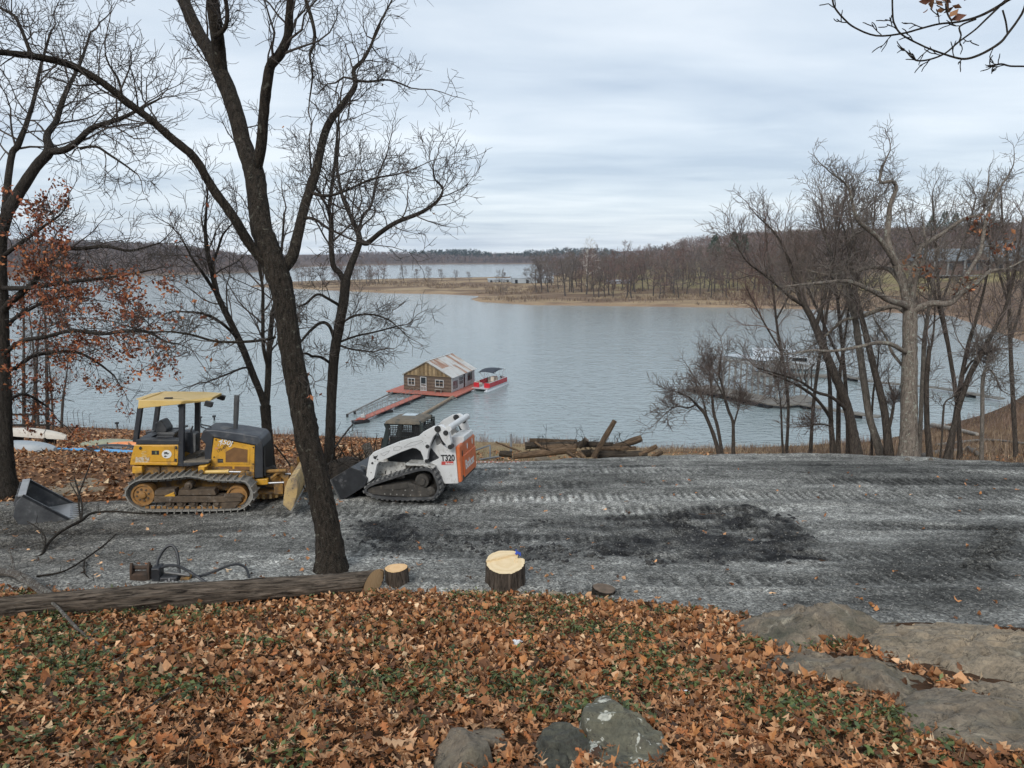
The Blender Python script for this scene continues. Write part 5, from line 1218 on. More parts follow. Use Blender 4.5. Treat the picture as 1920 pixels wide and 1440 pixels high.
mb = MB(); mb.add([(1, -2.6, 5.9), (15, -2.6, 5.9), (15, 10, 5.9), (1, 10, 5.9), (3, 4, 11.8), (14, 4, 11.8)], [(0, 1, 5, 4), (1, 2, 5), (2, 3, 4, 5), (3, 0, 4), (0, 3, 2, 1)]); mb.build('upper_roof', M['roof_slate'], hs)
mb = MB(); mb.prism([(-4.2, 4.9), (4.2, 4.9), (0, 9.2)], -4.8, 0.5); mb.build('gable', M['roof_slate'], hs)
mb = MB(); mb.prism([(-3.5, 5.0), (3.5, 5.0), (0, 8.5)], -4.95, -4.81); mb.build('gable_face', M['cabin_brown'], hs)
for x in (-3.6, 3.6, -8, -12): mb = MB(); mb.box((x, -4.4 if abs(x) < 5 else -2.9, 2.2), (.5, .5, 5.4)); mb.build('post', M['trim_grey'], hs)
for x in (-11, -7, -1.2, 1.4, 7, 11.5):
    mb = MB(); mb.box((x, -2.06, 2.6), (2.2, .12, 2.4)); w = mb.build('window', M['trim_grey'], hs)
    mb = MB(); mb.box((x, -2.14, 2.6), (1.9, .06, 2.1)); mb.build('pane', M['dark_glass'], w)
mb = MB(); mb.box((0, -4.2, -0.5), (30, 4.4, .35)); mb.build('deck', M['trim_grey'], hs); hs.scale = (1.5, 1.3, 1.35)

# ------------------------------------------------------------------ white marina roofs on the point
M['white_metal'] = pmat('white_metal', (0.26, 0.29, 0.31), (0.36, 0.39, 0.41), 0.3, 0.5)
def shed(name, label, px, py, wpx, hpx, depth, cat='boat shed', ang=0.1, low=0.0, group=None):
    q, d = at_far(px, py); w = wpx / FPX * d; h = hpx / FPX * d
    e = empty(name, (q.x, q.y, max(q.z, 0.3)), (0, 0, ang), label, cat, group)
    mb = MB(); mb.box((0, depth / 2, h * .35), (w * .96, depth * .96, h * .7)); mb.build('wall', M['white_metal'], e)
    mb = MB(); mb.add([(-w / 2, 0, h * .7), (w / 2, 0, h * .7), (w / 2, depth, h * .7), (-w / 2, depth, h * .7), (-w / 2, depth / 2, h * 1.0), (w / 2, depth / 2, h * 1.0)], [(0, 1, 5, 4), (2, 3, 4, 5), (1, 2, 5), (3, 0, 4), (0, 3, 2, 1)])
    mb.build('roof', M['white_metal'], e)
    for i in range(4): mb = MB(); mb.box((w * (-.4 + .26 * i), -0.02, h * .25), (w * .06, .1, h * .5)); mb.build('door', M['dark_glass'], e)
    return e
shed('marina_shed', 'long white marina roof behind the spit, left of the wood', 1000, 531, 80, 13, 12)
shed('marina_shed', 'white shed wall glimpsed between the trees right of the sycamore', 1160, 532, 44, 7, 9, ang=-.1)
shed('marina_shed', 'low grey covered dock in front of the outer lake', 945, 529, 60, 7, 10)
# ------------------------------------------------------------------ paints
M['yellow'] = pmat('yellow_paint', (0.54, 0.275, 0.022), (0.63, 0.335, 0.035), 3.0, 0.45, 0, 0.08, 40, 0.003, (1, 1, 1), (0.22, 0.125, 0.05), 4.5, 0.52, 0.74, (0.16, 0.11, 0.06), 22, 0.63, 0.70)
M['yellow_roof'] = pmat('sun_faded_yellow', (0.60, 0.40, 0.12), (0.68, 0.48, 0.18), 1.5, 0.5, 0, .05, 30, .003, (1, 1, 1), (0.50, 0.33, 0.12), 5, .55, .75)
M['yellow_dirty'] = pmat('muddy_yellow', (0.25, 0.13, 0.03), (0.38, 0.20, 0.04), 3.0, 0.8, 0, 0.3, 30, 0.01, (1, 1, 1), (0.085, 0.058, 0.036), 6, 0.42, 0.62, (0.15, 0.115, 0.08), 16, .58, .68)
M['blade_tan'] = pmat('worn_blade', (0.42, 0.28, 0.11), (0.50, 0.36, 0.17), 3.0, 0.75, 0, 0.3, 30, 0.01, (1, 1, 1), (0.20, 0.15, 0.10), 4, 0.45, 0.66, (0.10, 0.085, 0.07), 12, .58, .68)
M['black_paint'] = pmat('dark_grey_paint', (0.018, 0.020, 0.025), (0.034, 0.037, 0.043), 4, 0.5, 0, .1, 40, .003, (1, 1, 1), (0.075, 0.068, 0.06), 7, .56, .75)
M['grey_hood'] = pmat('dusty_hood', (0.035, 0.040, 0.05), (0.07, 0.078, 0.09), 3, 0.5, 0, .1, 30, .003, (1, 1, 1), (0.13, 0.125, 0.12), 6, .5, .75)
M['rusty_mesh'] = pmat('rusty_mesh', (0.13, 0.065, 0.025), (0.22, 0.11, 0.04), 6, 0.85, 0, .5, 90, .005)
M['track_steel'] = pmat('worn_track_steel', (0.21, 0.20, 0.18), (0.34, 0.33, 0.30), 7, 0.65, 0.25, .5, 40, .006, (1, 1, 1), (0.10, 0.08, 0.06), 6, .5, .7)
M['track_mud'] = pmat('muddy_iron', (0.055, 0.04, 0.028), (0.12, 0.085, 0.055), 7, 0.9, 0, .7, 35, .01, (1, 1, 1), (0.17, 0.14, 0.11), 9, .55, .68)
M['rust_hub'] = pmat('ochre_hub', (0.24, 0.12, 0.035), (0.33, 0.165, 0.045), 6, 0.75, 0, .3, 40, .005, (1, 1, 1), (0.12, 0.075, 0.04), 8, .5, .68)
M['chrome'] = pmat('chrome_rod', (0.45, 0.45, 0.46), None, 1, 0.4, .8)
M['steel_grey'] = pmat('grey_steel', (0.11, 0.11, 0.11), (0.18, 0.18, 0.175), 6, 0.55, 0.4, .2, 40, .004)
M['white_decal'] = pmat('white_decal', (0.62, 0.62, 0.60), (0.72, 0.72, 0.70), 20, 0.6)
M['black_ink'] = pmat('black_print', (0.02, 0.02, 0.02), None, 1, 0.6)
M['seat_vinyl'] = pmat('seat_vinyl', (0.04, 0.041, 0.043), (0.075, 0.077, 0.08), 6, 0.5)
M['dirt_floor'] = pmat('muddy_floor', (0.13, 0.11, 0.085), (0.21, 0.18, 0.14), 9, 0.95, 0, .6, 40, .01)

# ------------------------------------------------------------------ yellow crawler dozer
class Rig:
    """a machine placed on the ground; reads profile points of the side view at a given local y"""
    def __init__(s, root, mat, zoom): s.root, s.M, s.I, s.zoom = root, mat, mat.inverted(), zoom
    def at(s, X, Y, yl):
        px, py = s.zoom(X, Y); o = s.I @ Vector((0, 0, CAM_Z)); d = s.I.to_3x3() @ ray(px, py)
        t = (yl - o.y) / d.y; q = o + d * t; return (q.x, q.z)
    def poly(s, pts, yl): return [s.at(X, Y, yl) for X, Y in pts]
    def v(s, X, Y, yl): x, z = s.at(X, Y, yl); return Vector((x, yl, z))
    def slab(s, name, pts, y0, y1, mat, bevel=0.012, yref=None, parent=None):
        mb = MB(); mb.prism(s.poly(pts, y0 if yref is None else yref), y0, y1); return mb.build(name, mat, parent or s.root, bevel=bevel)
def ground_tilt(loc, yaw, L=1.2, w=1.0):
    f = Vector((math.cos(yaw), math.sin(yaw), 0)); l = Vector((-math.sin(yaw), math.cos(yaw), 0))
    zf = lambda v: float(near_T(v.x, v.y))
    a = (f * 2 * L + Vector((0, 0, zf(loc + f * L) - zf(loc - f * L)))).normalized(); b = (l * 2 * w + Vector((0, 0, zf(loc + l * 2 * w) - zf(loc))))
    n = a.cross(b).normalized(); b = n.cross(a)
    return Matrix(((a.x, b.x, n.x, loc.x), (a.y, b.y, n.y, loc.y), (a.z, b.z, n.z, loc.z), (0, 0, 0, 1)))
q, dd = G(355, 961.5, lambda x, y: near_T(x, y) + 0.14)
MT = ground_tilt(q, R(7))
dz = empty('bulldozer'); dz.matrix_basis = MT
tag(dz, 'yellow crawler bulldozer with open canopy and blade, parked on the gravel at left', 'bulldozer')
D = Rig(dz, MT, lambda X, Y: (200 + X / 4.8, 720 + Y / 4.8))
YN, TW, Y2 = 0.0, 0.46, 1.50                # near track face, shoe width, far track face

def resample(path, n):
    pts = [Vector(p) for p in path]; pts.append(pts[0]); cum = [0]
    for i in range(len(pts) - 1): cum.append(cum[-1] + (pts[i + 1] - pts[i]).length)
    out_ = []
    for k in range(n):
        s = cum[-1] * k / n; i = max(j for j in range(len(cum)) if cum[j] <= s + 1e-9); i = min(i, len(pts) - 2)
        t = (s - cum[i]) / max(1e-9, cum[i + 1] - cum[i]); out_.append(pts[i].lerp(pts[i + 1], t))
    return out_, cum[-1]
TRK = [(155, 985), (165, 945), (195, 900), (240, 872), (300, 850), (400, 848), (520, 842), (640, 828), (735, 818), (830, 830), (920, 850), (1040, 858), (1150, 860), (1210, 858), (1262, 875), (1300, 915), (1320, 970), (1325, 1010), (1305, 1062), (1265, 1105), (1205, 1140),
       (1000, 1151), (700, 1156), (420, 1158), (330, 1150), (260, 1122), (205, 1085), (170, 1035)]
tp = [D.at(X, Y, 0) for X, Y in TRK]
ctr, per = resample([(a, 0, b) for a, b in tp], 42)
shoe = MB(); pitch = per / 42
shoe.box((0, TW / 2, 0), (pitch * .93, TW, 0.025)); shoe.box((-pitch * .36, TW / 2, 0.032), (0.022, TW, 0.055)); shoe.box((pitch * 0.05, TW / 2, -0.05), (pitch * .8, 0.16, 0.075))
shoe_o = shoe.build('track_shoe', M['track_steel'], None); shoe_me = shoe_o.data; bpy.data.objects.remove(shoe_o)
first_track = None
for yo in (0.0, Y2):
    tr = empty('track'); tr.parent = dz; tr.location = (0, yo, 0)
    for i in range(42):
        a, b = ctr[i - 1], ctr[(i + 1) % 42]; c = ctr[i]; t = (b - a).normalized(); nrm = Vector((-t.z, 0, t.x))
        cen = sum(ctr, Vector()) / 42
        if nrm.dot(c - cen) < 0: nrm = -nrm
        o = link('track_shoe', shoe_me, tr)
        y = nrm.cross(t); 
        # local axes: x along the chain, y across, z outward
        m4 = Matrix(((t.x, 0, nrm.x, c.x - nrm.x * .03), (t.y, 1, nrm.y, 0), (t.z, 0, nrm.z, c.z - nrm.z * .03), (0, 0, 0, 1)))
        if y.y < 0: m4 = Matrix(((-t.x, 0, nrm.x, c.x - nrm.x * .03), (0, 1, 0, 0), (-t.z, 0, nrm.z, c.z - nrm.z * .03), (0, 0, 0, 1)))
        o.matrix_basis = m4
    def disc(name, X, Y, r, y0, y1, mat, rim=True):
        x, z = D.at(X, Y, 0.06); mb = MB()
        prof = [(r * .25, y0 - .05), (r * .3, y0 - .04), (r * .33, y0), (r * .78, y0 + .02), (r * .82, y0 - .01), (r, y0 - .01), (r, y1), (r * .4, y1)] if rim else [(r * .4, y0 - .03), (r * .55, y0), (r, y0 + .01), (r, y1)]
        mb.lathe(prof, (x, 0, z), 'y', 28); return mb, x, z
    mb, x, z = disc('sprocket', 318, 1003, .245, .10, .34, M['rust_hub']); sp = mb.build('sprocket', M['rust_hub'], dz, True); sp.location.y = yo
    mb = MB()
    for k in range(8):
        a = k * math.pi / 4 + .2; mb.cyl((x + .125 * math.cos(a), .09, z + .125 * math.sin(a)), (x + .125 * math.cos(a), .125, z + .125 * math.sin(a)), .022, k=8)
    o = tag(mb.build('bolts', M['track_mud'], sp), kind='stuff')
    mb, x, z = disc('idler', 1165, 1012, .225, .12, .32, M['track_mud']); o = mb.build('idler_wheel', M['rust_hub'], dz, True); o.location.y = yo
    mb, x, z = disc('roller', 733, 918, .085, .05, .30, M['track_mud'], False); o = mb.build('carrier_roller', M['track_mud'], dz, True); o.location.y = yo
    for X in (560, 665, 775, 885, 990):
        mb, x, z = disc('roller', X, 1080, .095, .10, .34, M['track_mud'], False); o = mb.build('track_roller', M['track_mud'], dz, True); o.location.y = yo
    o = D.slab('track_frame', [(425, 1012), (640, 1012), (1210, 1015), (1215, 1058), (1030, 1066), (425, 1068)], .05, .38, M['track_mud'], .012); o.location.y = yo
    o = D.slab('frame_cover', [(430, 960), (610, 948), (628, 1000), (430, 1008)], .08, .36, M['track_mud'], .012); o.location.y = yo
    o = D.slab('frame_cover', [(650, 952), (965, 950), (985, 1000), (640, 1004)], .08, .36, M['track_mud'], .012); o.location.y = yo
    o = D.slab('idler_yoke', [(1060, 992), (1130, 985), (1200, 985), (1232, 1010), (1225, 1022), (1050, 1020)], .04, .10, M['track_mud'], .008); o.location.y = yo
    o = D.slab('rock_guard', [(1032, 1068), (1205, 1062), (1150, 1118), (1110, 1124), (1032, 1122)], .06, .36, M['track_mud'], .01); o.location.y = yo
    o = D.slab('grease_guard', [(520, 1008), (605, 972), (615, 1012), (600, 1020), (525, 1022)], .06, .09, M['yellow'], .005); o.location.y = yo
    mb = MB()
    for X in range(250, 1200, 52):
        x, z = D.at(X, 1118 if X > 330 else 1100, .06); mb.box((x, .2, z), (.075, .17, .05))
    o = mb.build('track_chain', M['rust_hub'], dz); o.location.y = yo

# chassis and belly
D.slab('chassis', [(250, 735), (900, 735), (1330, 790), (1330, 880), (1180, 960), (420, 960), (250, 880)], .52, 1.44, M['yellow_dirty'], .02)
D.slab('drawbar_box', [(228, 742), (318, 742), (318, 806), (228, 806)], .34, .6, M['yellow'], .015)
D.slab('side_frame', [(330, 742), (478, 742), (478, 830), (330, 830)], .47, .52, M['yellow_dirty'], .01)
D.slab('side_frame', [(492, 742), (710, 742), (700, 822), (492, 828)], .47, .52, M['yellow_dirty'], .01)
# rear body with its door and prints
rb = D.slab('rear_body', [(248, 548), (648, 546), (640, 728), (628, 736), (208, 730), (212, 690), (230, 610)], .34, 1.62, M['yellow'], .025)
D.slab('service_door', [(400, 560), (612, 558), (606, 700), (400, 700)], .325, .345, M['yellow'], .006, parent=rb)
D.slab('lower_rail', [(248, 706), (640, 708), (634, 730), (240, 728)], .322, .345, M['yellow'], .008, parent=rb)
for X, Y in ((622, 575), (618, 688)): D.slab('hinge', [(X - 6, Y - 14), (X + 8, Y - 14), (X + 8, Y + 12), (X - 6, Y + 12)], .315, .345, M['black_paint'], .004, parent=rb)
D.slab('latch', [(288, 575), (302, 562), (316, 575), (308, 590), (294, 590)], .318, .345, M['black_ink'], .004, parent=rb)
e0 = [(540 + 44 * math.cos(a), 632 + 37 * math.sin(a)) for a in [k * math.pi / 12 for k in range(24)]]
ov = D.slab('oval_sticker', e0, .319, .327, M['white_decal'], 0, parent=rb)
rgd = random.Random(4); mb = MB()
for k in range(9):
    cx, cy_ = 540 + rgd.uniform(-26, 26), 632 + rgd.uniform(-20, 20); mb.prism(D.poly([(cx + rgd.uniform(5, 14) * math.cos(a), cy_ + rgd.uniform(4, 11) * math.sin(a)) for a in (0, 1.1, 2.2, 3.2, 4.2, 5.2)], .319), .3155, .3185)
mb.build('faded_print', M['steel_grey'], ov)
D.slab('vent_label', [(404, 600), (470, 600), (470, 636), (404, 636)], .319, .327, M['black_ink'], 0, parent=rb)
D.slab('vent_label_patch', [(436, 606), (450, 606), (450, 632), (436, 632)], .3165, .319, pmat('olive_print', (0.16, 0.18, 0.07), None, 1, .6), 0, parent=rb)
wl_ = D.slab('worn_label', [(262, 658), (385, 660), (382, 712), (258, 710)], .332, .342, pmat('worn_label_white', (0.48, 0.40, 0.28), (0.55, 0.50, 0.42), 30, .7, dirt=(0.40, 0.22, 0.05), dirt_scale=14, dirt_lo=.45, dirt_hi=.55), 0, parent=rb)
mb = MB()
for X, Y, w in ((318, 608, 40), (312, 622, 26), (318, 636, 44), (318, 650, 40)): mb.prism(D.poly([(X, Y), (X + w, Y), (X + w, Y + 6), (X, Y + 6)], .34), .3335, .342)
mb.build('faded_lettering', pmat('faded_cream', (0.55, 0.42, 0.2), None, 1, .7), rb)
# fenders, platform, seat, controls
mb = MB(); pl = [(266, 500), (655, 503), (652, 545), (262, 543)]
mb.prism(D.poly(pl, .33), .33, .62); mb.prism(D.poly(pl, .33), 1.34, 1.63)
x0, z0 = D.at(262, 540, .33); x1, z1 = D.at(360, 500, .33); mb.box(((x0 + x1) / 2 - .01, .98, (z0 + z1) / 2), (x1 - x0, .72, abs(z1 - z0) * .98)); mb.build('fender', M['black_paint'], dz, bevel=.012)
D.slab('floor_plate', [(640, 694), (925, 690), (920, 712), (720, 735), (640, 735)], .36, 1.58, M['dirt_floor'], .01)
D.slab('step_plate', [(688, 712), (922, 704), (915, 716), (760, 738), (688, 740)], .33, .38, M['black_paint'], .006)
D.slab('seat_back', [(432, 352), (470, 330), (492, 332), (520, 372), (540, 405), (536, 435), (470, 450), (450, 460), (430, 400)], .78, 1.22, M['seat_vinyl'], .03)
D.slab('seat_cushion', [(448, 436), (612, 436), (616, 452), (606, 470), (455, 474)], .74, 1.24, M['seat_vinyl'], .03)
D.slab('seat_pedestal', [(440, 470), (600, 470), (600, 535), (440, 535)], .72, 1.28, M['black_paint'], .01)
D.slab('armrest_console', [(350, 430), (430, 420), (432, 450), (350, 455)], 1.26, 1.42, M['black_paint'], .01)
D.slab('far_side_panel', [(500, 395), (655, 395), (660, 500), (500, 500)], 1.36, 1.42, M['black_paint'], .01)
D.slab('control_console', [(700, 432), (770, 440), (790, 560), (800, 600), (768, 628), (700, 608)], .62, .88, M['black_paint'], .015)
D.slab('console_face', [(772, 442), (800, 452), (800, 606), (782, 622)], .60, .90, M['steel_grey'], .008)
mb = MB(); mb.tube([D.v(700, 432, .7), D.v(692, 405, .7), D.v(704, 385, .7), D.v(728, 375, .7)], [.02, .017, .022, .03], 8); mb.build('joystick', M['seat_vinyl'], dz, True)
mb = MB(); mb.tube([D.v(755, 440, .8), D.v(760, 420, .8), D.v(775, 380, .8)], .018, 8); mb.build('lever', M['seat_vinyl'], dz, True)
mb = MB(); mb.tube([D.v(795, 660, .7), D.v(830, 645, .7), D.v(850, 620, .7), D.v(875, 608, .7)], .016, 6); mb.bar(D.v(795, 668, .6), D.v(815, 665, .75), .05, .03); mb.build('pedal', M['black_ink'], dz)
# roll-over posts and canopy
def post(a, b, y, w, dep=.11):
    mb = MB(); mb.bar(D.v(*a, .4) + Vector((0, y - .4, 0)), D.v(*b, .4) + Vector((0, y - .4, 0)), w, dep, up=(1, 0, 0)); return mb
PR, PF = ((262, 520), (304, 210)), ((672, 735), (680, 175))
for y in (.40, 1.52):
    post(*PR, y, .11, .10).build('canopy_post', M['black_paint'], dz, bevel=.01)
    mb = post(*PF, y, .12, .11); mb.prism([(x, z) for x, z in D.poly([(650, 250), (655, 215), (640, 190), (700, 180), (700, 220), (692, 260)], .4)], y - .05, y + .05); mb.build('canopy_post', M['black_paint'], dz, bevel=.008)
Y0c, Y1c = .20, 1.72
def cv(X, Y, yl): x, z = D.at(X, Y, yl); return (x, yl, z)
rt, rb_, mt_, mb_ = cv(287, 146, Y0c), cv(280, 222, Y0c), cv(690, 150, Y0c), cv(660, 183, Y0c)
ft, fb_ = cv(962, 116, .62), cv(930, 154, .50)
tr_, tf = cv(402, 84, 1.50), cv(850, 92, 1.42)
far = lambda v, y: (v[0], y, v[2])
frt, frb = (rt[0] + .02, Y1c, rt[2]), far(rb_, Y1c); fmt, fmb = far(mt_, Y1c), far(mb_, Y1c); fft, ffb = far(ft, 1.30), far(fb_, 1.42)
top = tr_[2] - .08
mb = MB(); vs = [rt, rb_, mb_, fb_, ft, mt_, frt, frb, fmb, ffb, fft, fmt, (tr_[0], .55, tr_[2]), (tf[0], .62, tf[2]), tf, tr_]
fs = [(0, 1, 2, 5), (5, 2, 3, 4), (6, 11, 8, 7), (11, 10, 9, 8), (0, 6, 7, 1), (4, 3, 9, 10), (1, 7, 8, 2), (2, 8, 9, 3), (0, 5, 13, 12), (5, 4, 13), (4, 10, 14, 13), (10, 11, 14), (11, 6, 15, 14), (6, 0, 12, 15), (12, 13, 14, 15)]
mb.add(vs, fs); cn = mb.build('canopy', M['yellow_roof'], dz, bevel=.010)
mb = MB(); xa, za = D.at(545, 128, .6); mb.box((xa + .02, .62, top + .075), (.16, .10, .045)); mb.tube([(xa + .1, .62, top + .06), (xa + .25, .66, top + .055), (xa + .38, .6, top + .05)], .012, 6); mb.build('antenna_puck', M['black_ink'], cn, bevel=.01)
mb = MB(); a = D.v(885, 160, .35); mb.box(a + Vector((.08, 0, -.05)), (.16, .14, .11), (0, .3, 0)); mb.build('work_light', M['black_ink'], cn, bevel=.01)
mb = MB(); a = D.v(885, 160, .35); mb.box(a + Vector((.05, 1.1, -.05)), (.16, .14, .11), (0, .3, 0)); mb.build('work_light', M['black_ink'], cn, bevel=.01)
# engine: hood, side panels, grille
D.slab('engine_block', [(965, 500), (1330, 560), (1328, 845), (935, 845), (948, 620)], .58, 1.38, M['black_paint'], 0)
D.slab('dash_cowl', [(868, 418), (965, 432), (938, 690), (882, 690), (878, 600), (892, 545), (842, 492)], .52, 1.44, M['black_paint'], .015)
hd = D.slab('hood', [(868, 412), (975, 412), (1200, 442), (1360, 470), (1392, 500), (1388, 545), (1335, 552), (965, 482)], .50, 1.46, M['grey_hood'], .03)
mb = MB()
for X in (1190, 1250, 1310):
    a = D.at(X, 446 + (X - 1190) * .22, .8); mb.box((a[0], .85, a[1] - .012), (.10, .22, .02), (0, .17, 0))
mb.build('hood_vent', M['black_ink'], hd)
D.slab('grille_housing', [(1335, 552), (1392, 505), (1405, 560), (1406, 840), (1330, 850)], .50, 1.46, M['black_paint'], .015)
mb = MB()
xg, zg0 = D.at(1406, 560, .5); _, zg1 = D.at(1406, 840, .5)
for k in range(9): mb.box((xg + .012, .58 + k * .1, (zg0 + zg1) / 2), (.025, .04, abs(zg0 - zg1) * .95))
mb.build('grille', M['black_ink'], dz)
for y0, y1 in ((.535, .575), (1.385, 1.425)):
    sp = D.slab('side_panel', [(965, 486), (1332, 556), (1328, 770), (1000, 770), (1000, 735), (995, 850), (932, 850), (945, 620)], y0, y1, M['yellow'], .008, yref=.535)
    if y0 > 1: continue
    side = sp
    D.slab('lower_panel', [(1286, 770), (1328, 770), (1328, 850), (1250, 850), (1250, 800), (1286, 795)], .53, .575, M['yellow'], .006, parent=sp)
    D.slab('panel_trim', [(1048, 608), (1138, 556), (1290, 584), (1284, 724), (1048, 722)], .524, .534, M['yellow'], .004, parent=sp)
    D.slab('mesh_window', [(1070, 612), (1146, 570), (1268, 592), (1264, 704), (1070, 704)], .517, .5235, M['rusty_mesh'], 0, parent=sp)
    D.slab('mesh_window', [(1000, 742), (1130, 742), (1130, 774), (1000, 774)], .526, .534, M['rusty_mesh'], 0, parent=sp)
    D.slab('mesh_window', [(1150, 742), (1284, 744), (1284, 774), (1150, 774)], .526, .534, M['rusty_mesh'], 0, parent=sp)
    lb = D.slab('engine_label', [(998, 674), (1056, 674), (1056, 708), (998, 708)], .526, .534, M['black_ink'], 0, parent=sp)
    mb = MB()
    for k in range(4): mb.prism(D.poly([(1008 + k * 11, 684), (1015 + k * 11, 684), (1015 + k * 11, 697), (1008 + k * 11, 697)], .526), .524, .5262)
    mb.build('lettering', M['steel_grey'], lb)
    a = D.v(1002, 533, .53); b = D.v(1110, 552, .53); ang = math.atan2(b.z - a.z, b.x - a.x)
    text_mesh('lettering', '450J', .155, a, (R(90), -ang, 0), M['white_decal'], sp, shear=.2, xscale=1.12, bold=.002)
    text_mesh('lettering', 'LT', .075, D.v(996, 556, .53), (R(90), -ang, 0), M['white_decal'], sp, shear=.25)
    a = D.v(1000, 622, .53); b = D.v(1075, 572, .53); ang = math.atan2(b.z - a.z, b.x - a.x)
    text_mesh('handwriting', '170-495', .092, a, (R(90), -ang, 0), M['black_ink'], sp, shear=.1, xscale=.9)
    D.slab('red_sticker', [(976, 574), (1000, 574), (1000, 586), (976, 586)], .527, .534, pmat('faded_red_print', (0.55, 0.25, 0.18), None, 1, .7), 0, parent=sp)
    mb = MB()
    for X, Y in ((984, 502), (1136, 532), (1320, 570), (968, 658), (1318, 720)): a = D.v(X, Y, .53); mb.cyl(a + Vector((0, -.01, 0)), a + Vector((0, .01, 0)), .016, k=8)
    tag(mb.build('bolts', M['black_ink'], sp), kind='stuff')
mb = MB(); a = D.v(1158, 440, .95); b = D.v(1172, 100, .95); mb.tube([a + (a - b) * .05, a.lerp(b, .32), a.lerp(b, .33), b, b], [.052, .052, .058, .060, .05], 16); mb.build('exhaust_stack', M['steel_grey'], dz, True)
mb = MB(); a = D.v(1068, 432, .85); mb.lathe([(.06, -.1), (.06, .02), (.15, .03), (.155, .06), (.15, .10), (.10, .115)], a, 'z', 22); mb.build('air_precleaner', M['steel_grey'], dz, True)
mb = MB(); mb.tube([D.v(918, 425, .62), D.v(912, 408, .62), D.v(852, 385, .62), D.v(842, 372, .72), D.v(852, 366, .8), D.v(930, 380, .8), D.v(944, 396, .75), D.v(925, 412, .7)], .016, 7); mb.build('grab_handle', M['black_paint'], dz, True)
# lift cylinder and blade gear
mb = MB(); mb.cyl(D.v(878, 792, .30), D.v(1092, 788, .30), .042, k=14); mb.cyl(D.v(1085, 788, .30), D.v(1100, 788, .30), .05, k=14); mb.build('lift_cylinder', M['yellow_roof'], dz, True)
mb = MB(); mb.cyl(D.v(1095, 789, .30), D.v(1218, 792, .30), .022, k=12); mb.build('cylinder_rod', M['chrome'], dz, True)
D.slab('cylinder_mount', [(822, 742), (905, 732), (905, 745), (880, 752), (878, 810), (826, 808)], .24, .5, M['yellow'], .012)
mb = MB(); a = D.v(850, 792, .23); mb.lathe([(.02, -.02), (.05, -.02), (.055, .03), (.055, .06)], a, 'y', 16); mb.build('pivot_pin', M['track_mud'], dz, True)
D.slab('rod_bracket', [(1205, 790), (1228, 780), (1245, 790), (1240, 830), (1190, 850), (1180, 840)], .26, .34, M['yellow_dirty'], .008)
for y in (.50, 1.30):
    D.slab('push_arm', [(1280, 862), (1448, 856), (1452, 905), (1420, 908), (1295, 912)], y, y + .13, M['yellow'], .012, yref=.5)
    mb = MB(); mb.cyl(D.v(1440, 898, .5) + Vector((0, y - .45, 0)), D.v(1605, 890, .5) + Vector((0, y - .45, 0)), .024, k=12); mb.build('cylinder_rod', M['chrome'], dz, True)
mb = MB(); a = D.v(1440, 960, .9); mb.lathe([(.12, -.15), (.30, -.13), (.36, -.06), (.37, .0), (.42, .02), (.42, .06), (.15, .07)], a + Vector((0, .1, -.02)), 'z', 26); mb.build('belly_pivot', M['yellow_dirty'], dz, True)
mb = MB()
for k in range(7): 
    an = math.pi * (1.1 + k * .13); mb.box(a + Vector((.36 * math.cos(an), .1 + .36 * math.sin(an), -.06)), (.05, .05, .13), (0, 0, an))
mb.build('pivot_ribs', M['blade_tan'], dz)
mb = MB(); rr = random.Random(9)
for (x0, y0, ya, x1, y1, yb, r) in ((1400, 790, .7, 1620, 780, .5, .045), (1410, 820, 1.1, 1600, 770, 1.3, .05), (1400, 850, .9, 1560, 800, .8, .06), (1480, 850, .6, 1590, 790, .6, .035), (1420, 770, 1.0, 1540, 775, 1.1, .04), (1530, 800, .7, 1620, 860, .7, .05), (1400, 880, 1.0, 1600, 900, 1.0, .07)):
    mb.tube([D.v(x0, y0, ya), (D.v(x0, y0, ya) + D.v(x1, y1, yb)) / 2 + Vector((0, 0, rr.uniform(-.03, .05))), D.v(x1, y1, yb)], r, 9)
mb.box(D.v(1520, 855, .98), (.34, .5, .26)); mb.box(D.v(1580, 900, .98), (.2, .9, .25))
mb.build('blade_linkage', M['yellow_dirty'], dz, bevel=.008)
mb = MB()
for k in range(5): mb.tube([D.v(1390 + 8 * k, 730 + 10 * k, .6 + .1 * k), D.v(1450, 760 + 12 * k, .6 + .1 * k), D.v(1500 + 10 * k, 735 + 16 * k, .7 + .08 * k), D.v(1580, 800 + 8 * k, .7 + .08 * k)], .013, 6)
mb.build('hydraulic_hose', M['black_ink'], dz, True)
# blade: curved mouldboard swept across, slightly angled
yb0, yb1 = -.42, 2.30
pf = [D.at(X, Y, yb0) for X, Y in ((1632, 862), (1668, 848), (1694, 838), (1712, 870), (1720, 930), (1712, 1000), (1690, 1080), (1662, 1140), (1646, 1140), (1588, 1088), (1590, 1040), (1605, 930))]
shift = -.06
n = len(pf); mb = MB()
mb.add([(x, yb0, z) for x, z in pf] + [(x + shift - .15 * 0, yb1, z) for x, z in pf], [tuple(range(n)), tuple(range(2 * n - 1, n - 1, -1))] + [(i, (i + 1) % n, (i + 1) % n + n, i + n) for i in range(n)])
bl = mb.build('blade', M['blade_tan'], dz, bevel=.012)
mb = MB(); ce = [D.at(X, Y, yb0) for X, Y in ((1690, 1085), (1700, 1090), (1668, 1146), (1650, 1146))]
mb.add([(x, yb0 - .01, z) for x, z in ce] + [(x + shift, yb1 + .01, z) for x, z in ce], [(0, 1, 2, 3), (7, 6, 5, 4)] + [(i, (i + 1) % 4, (i + 1) % 4 + 4, i + 4) for i in range(4)]); mb.build('cutting_edge', M['track_steel'], bl)
mb = MB()
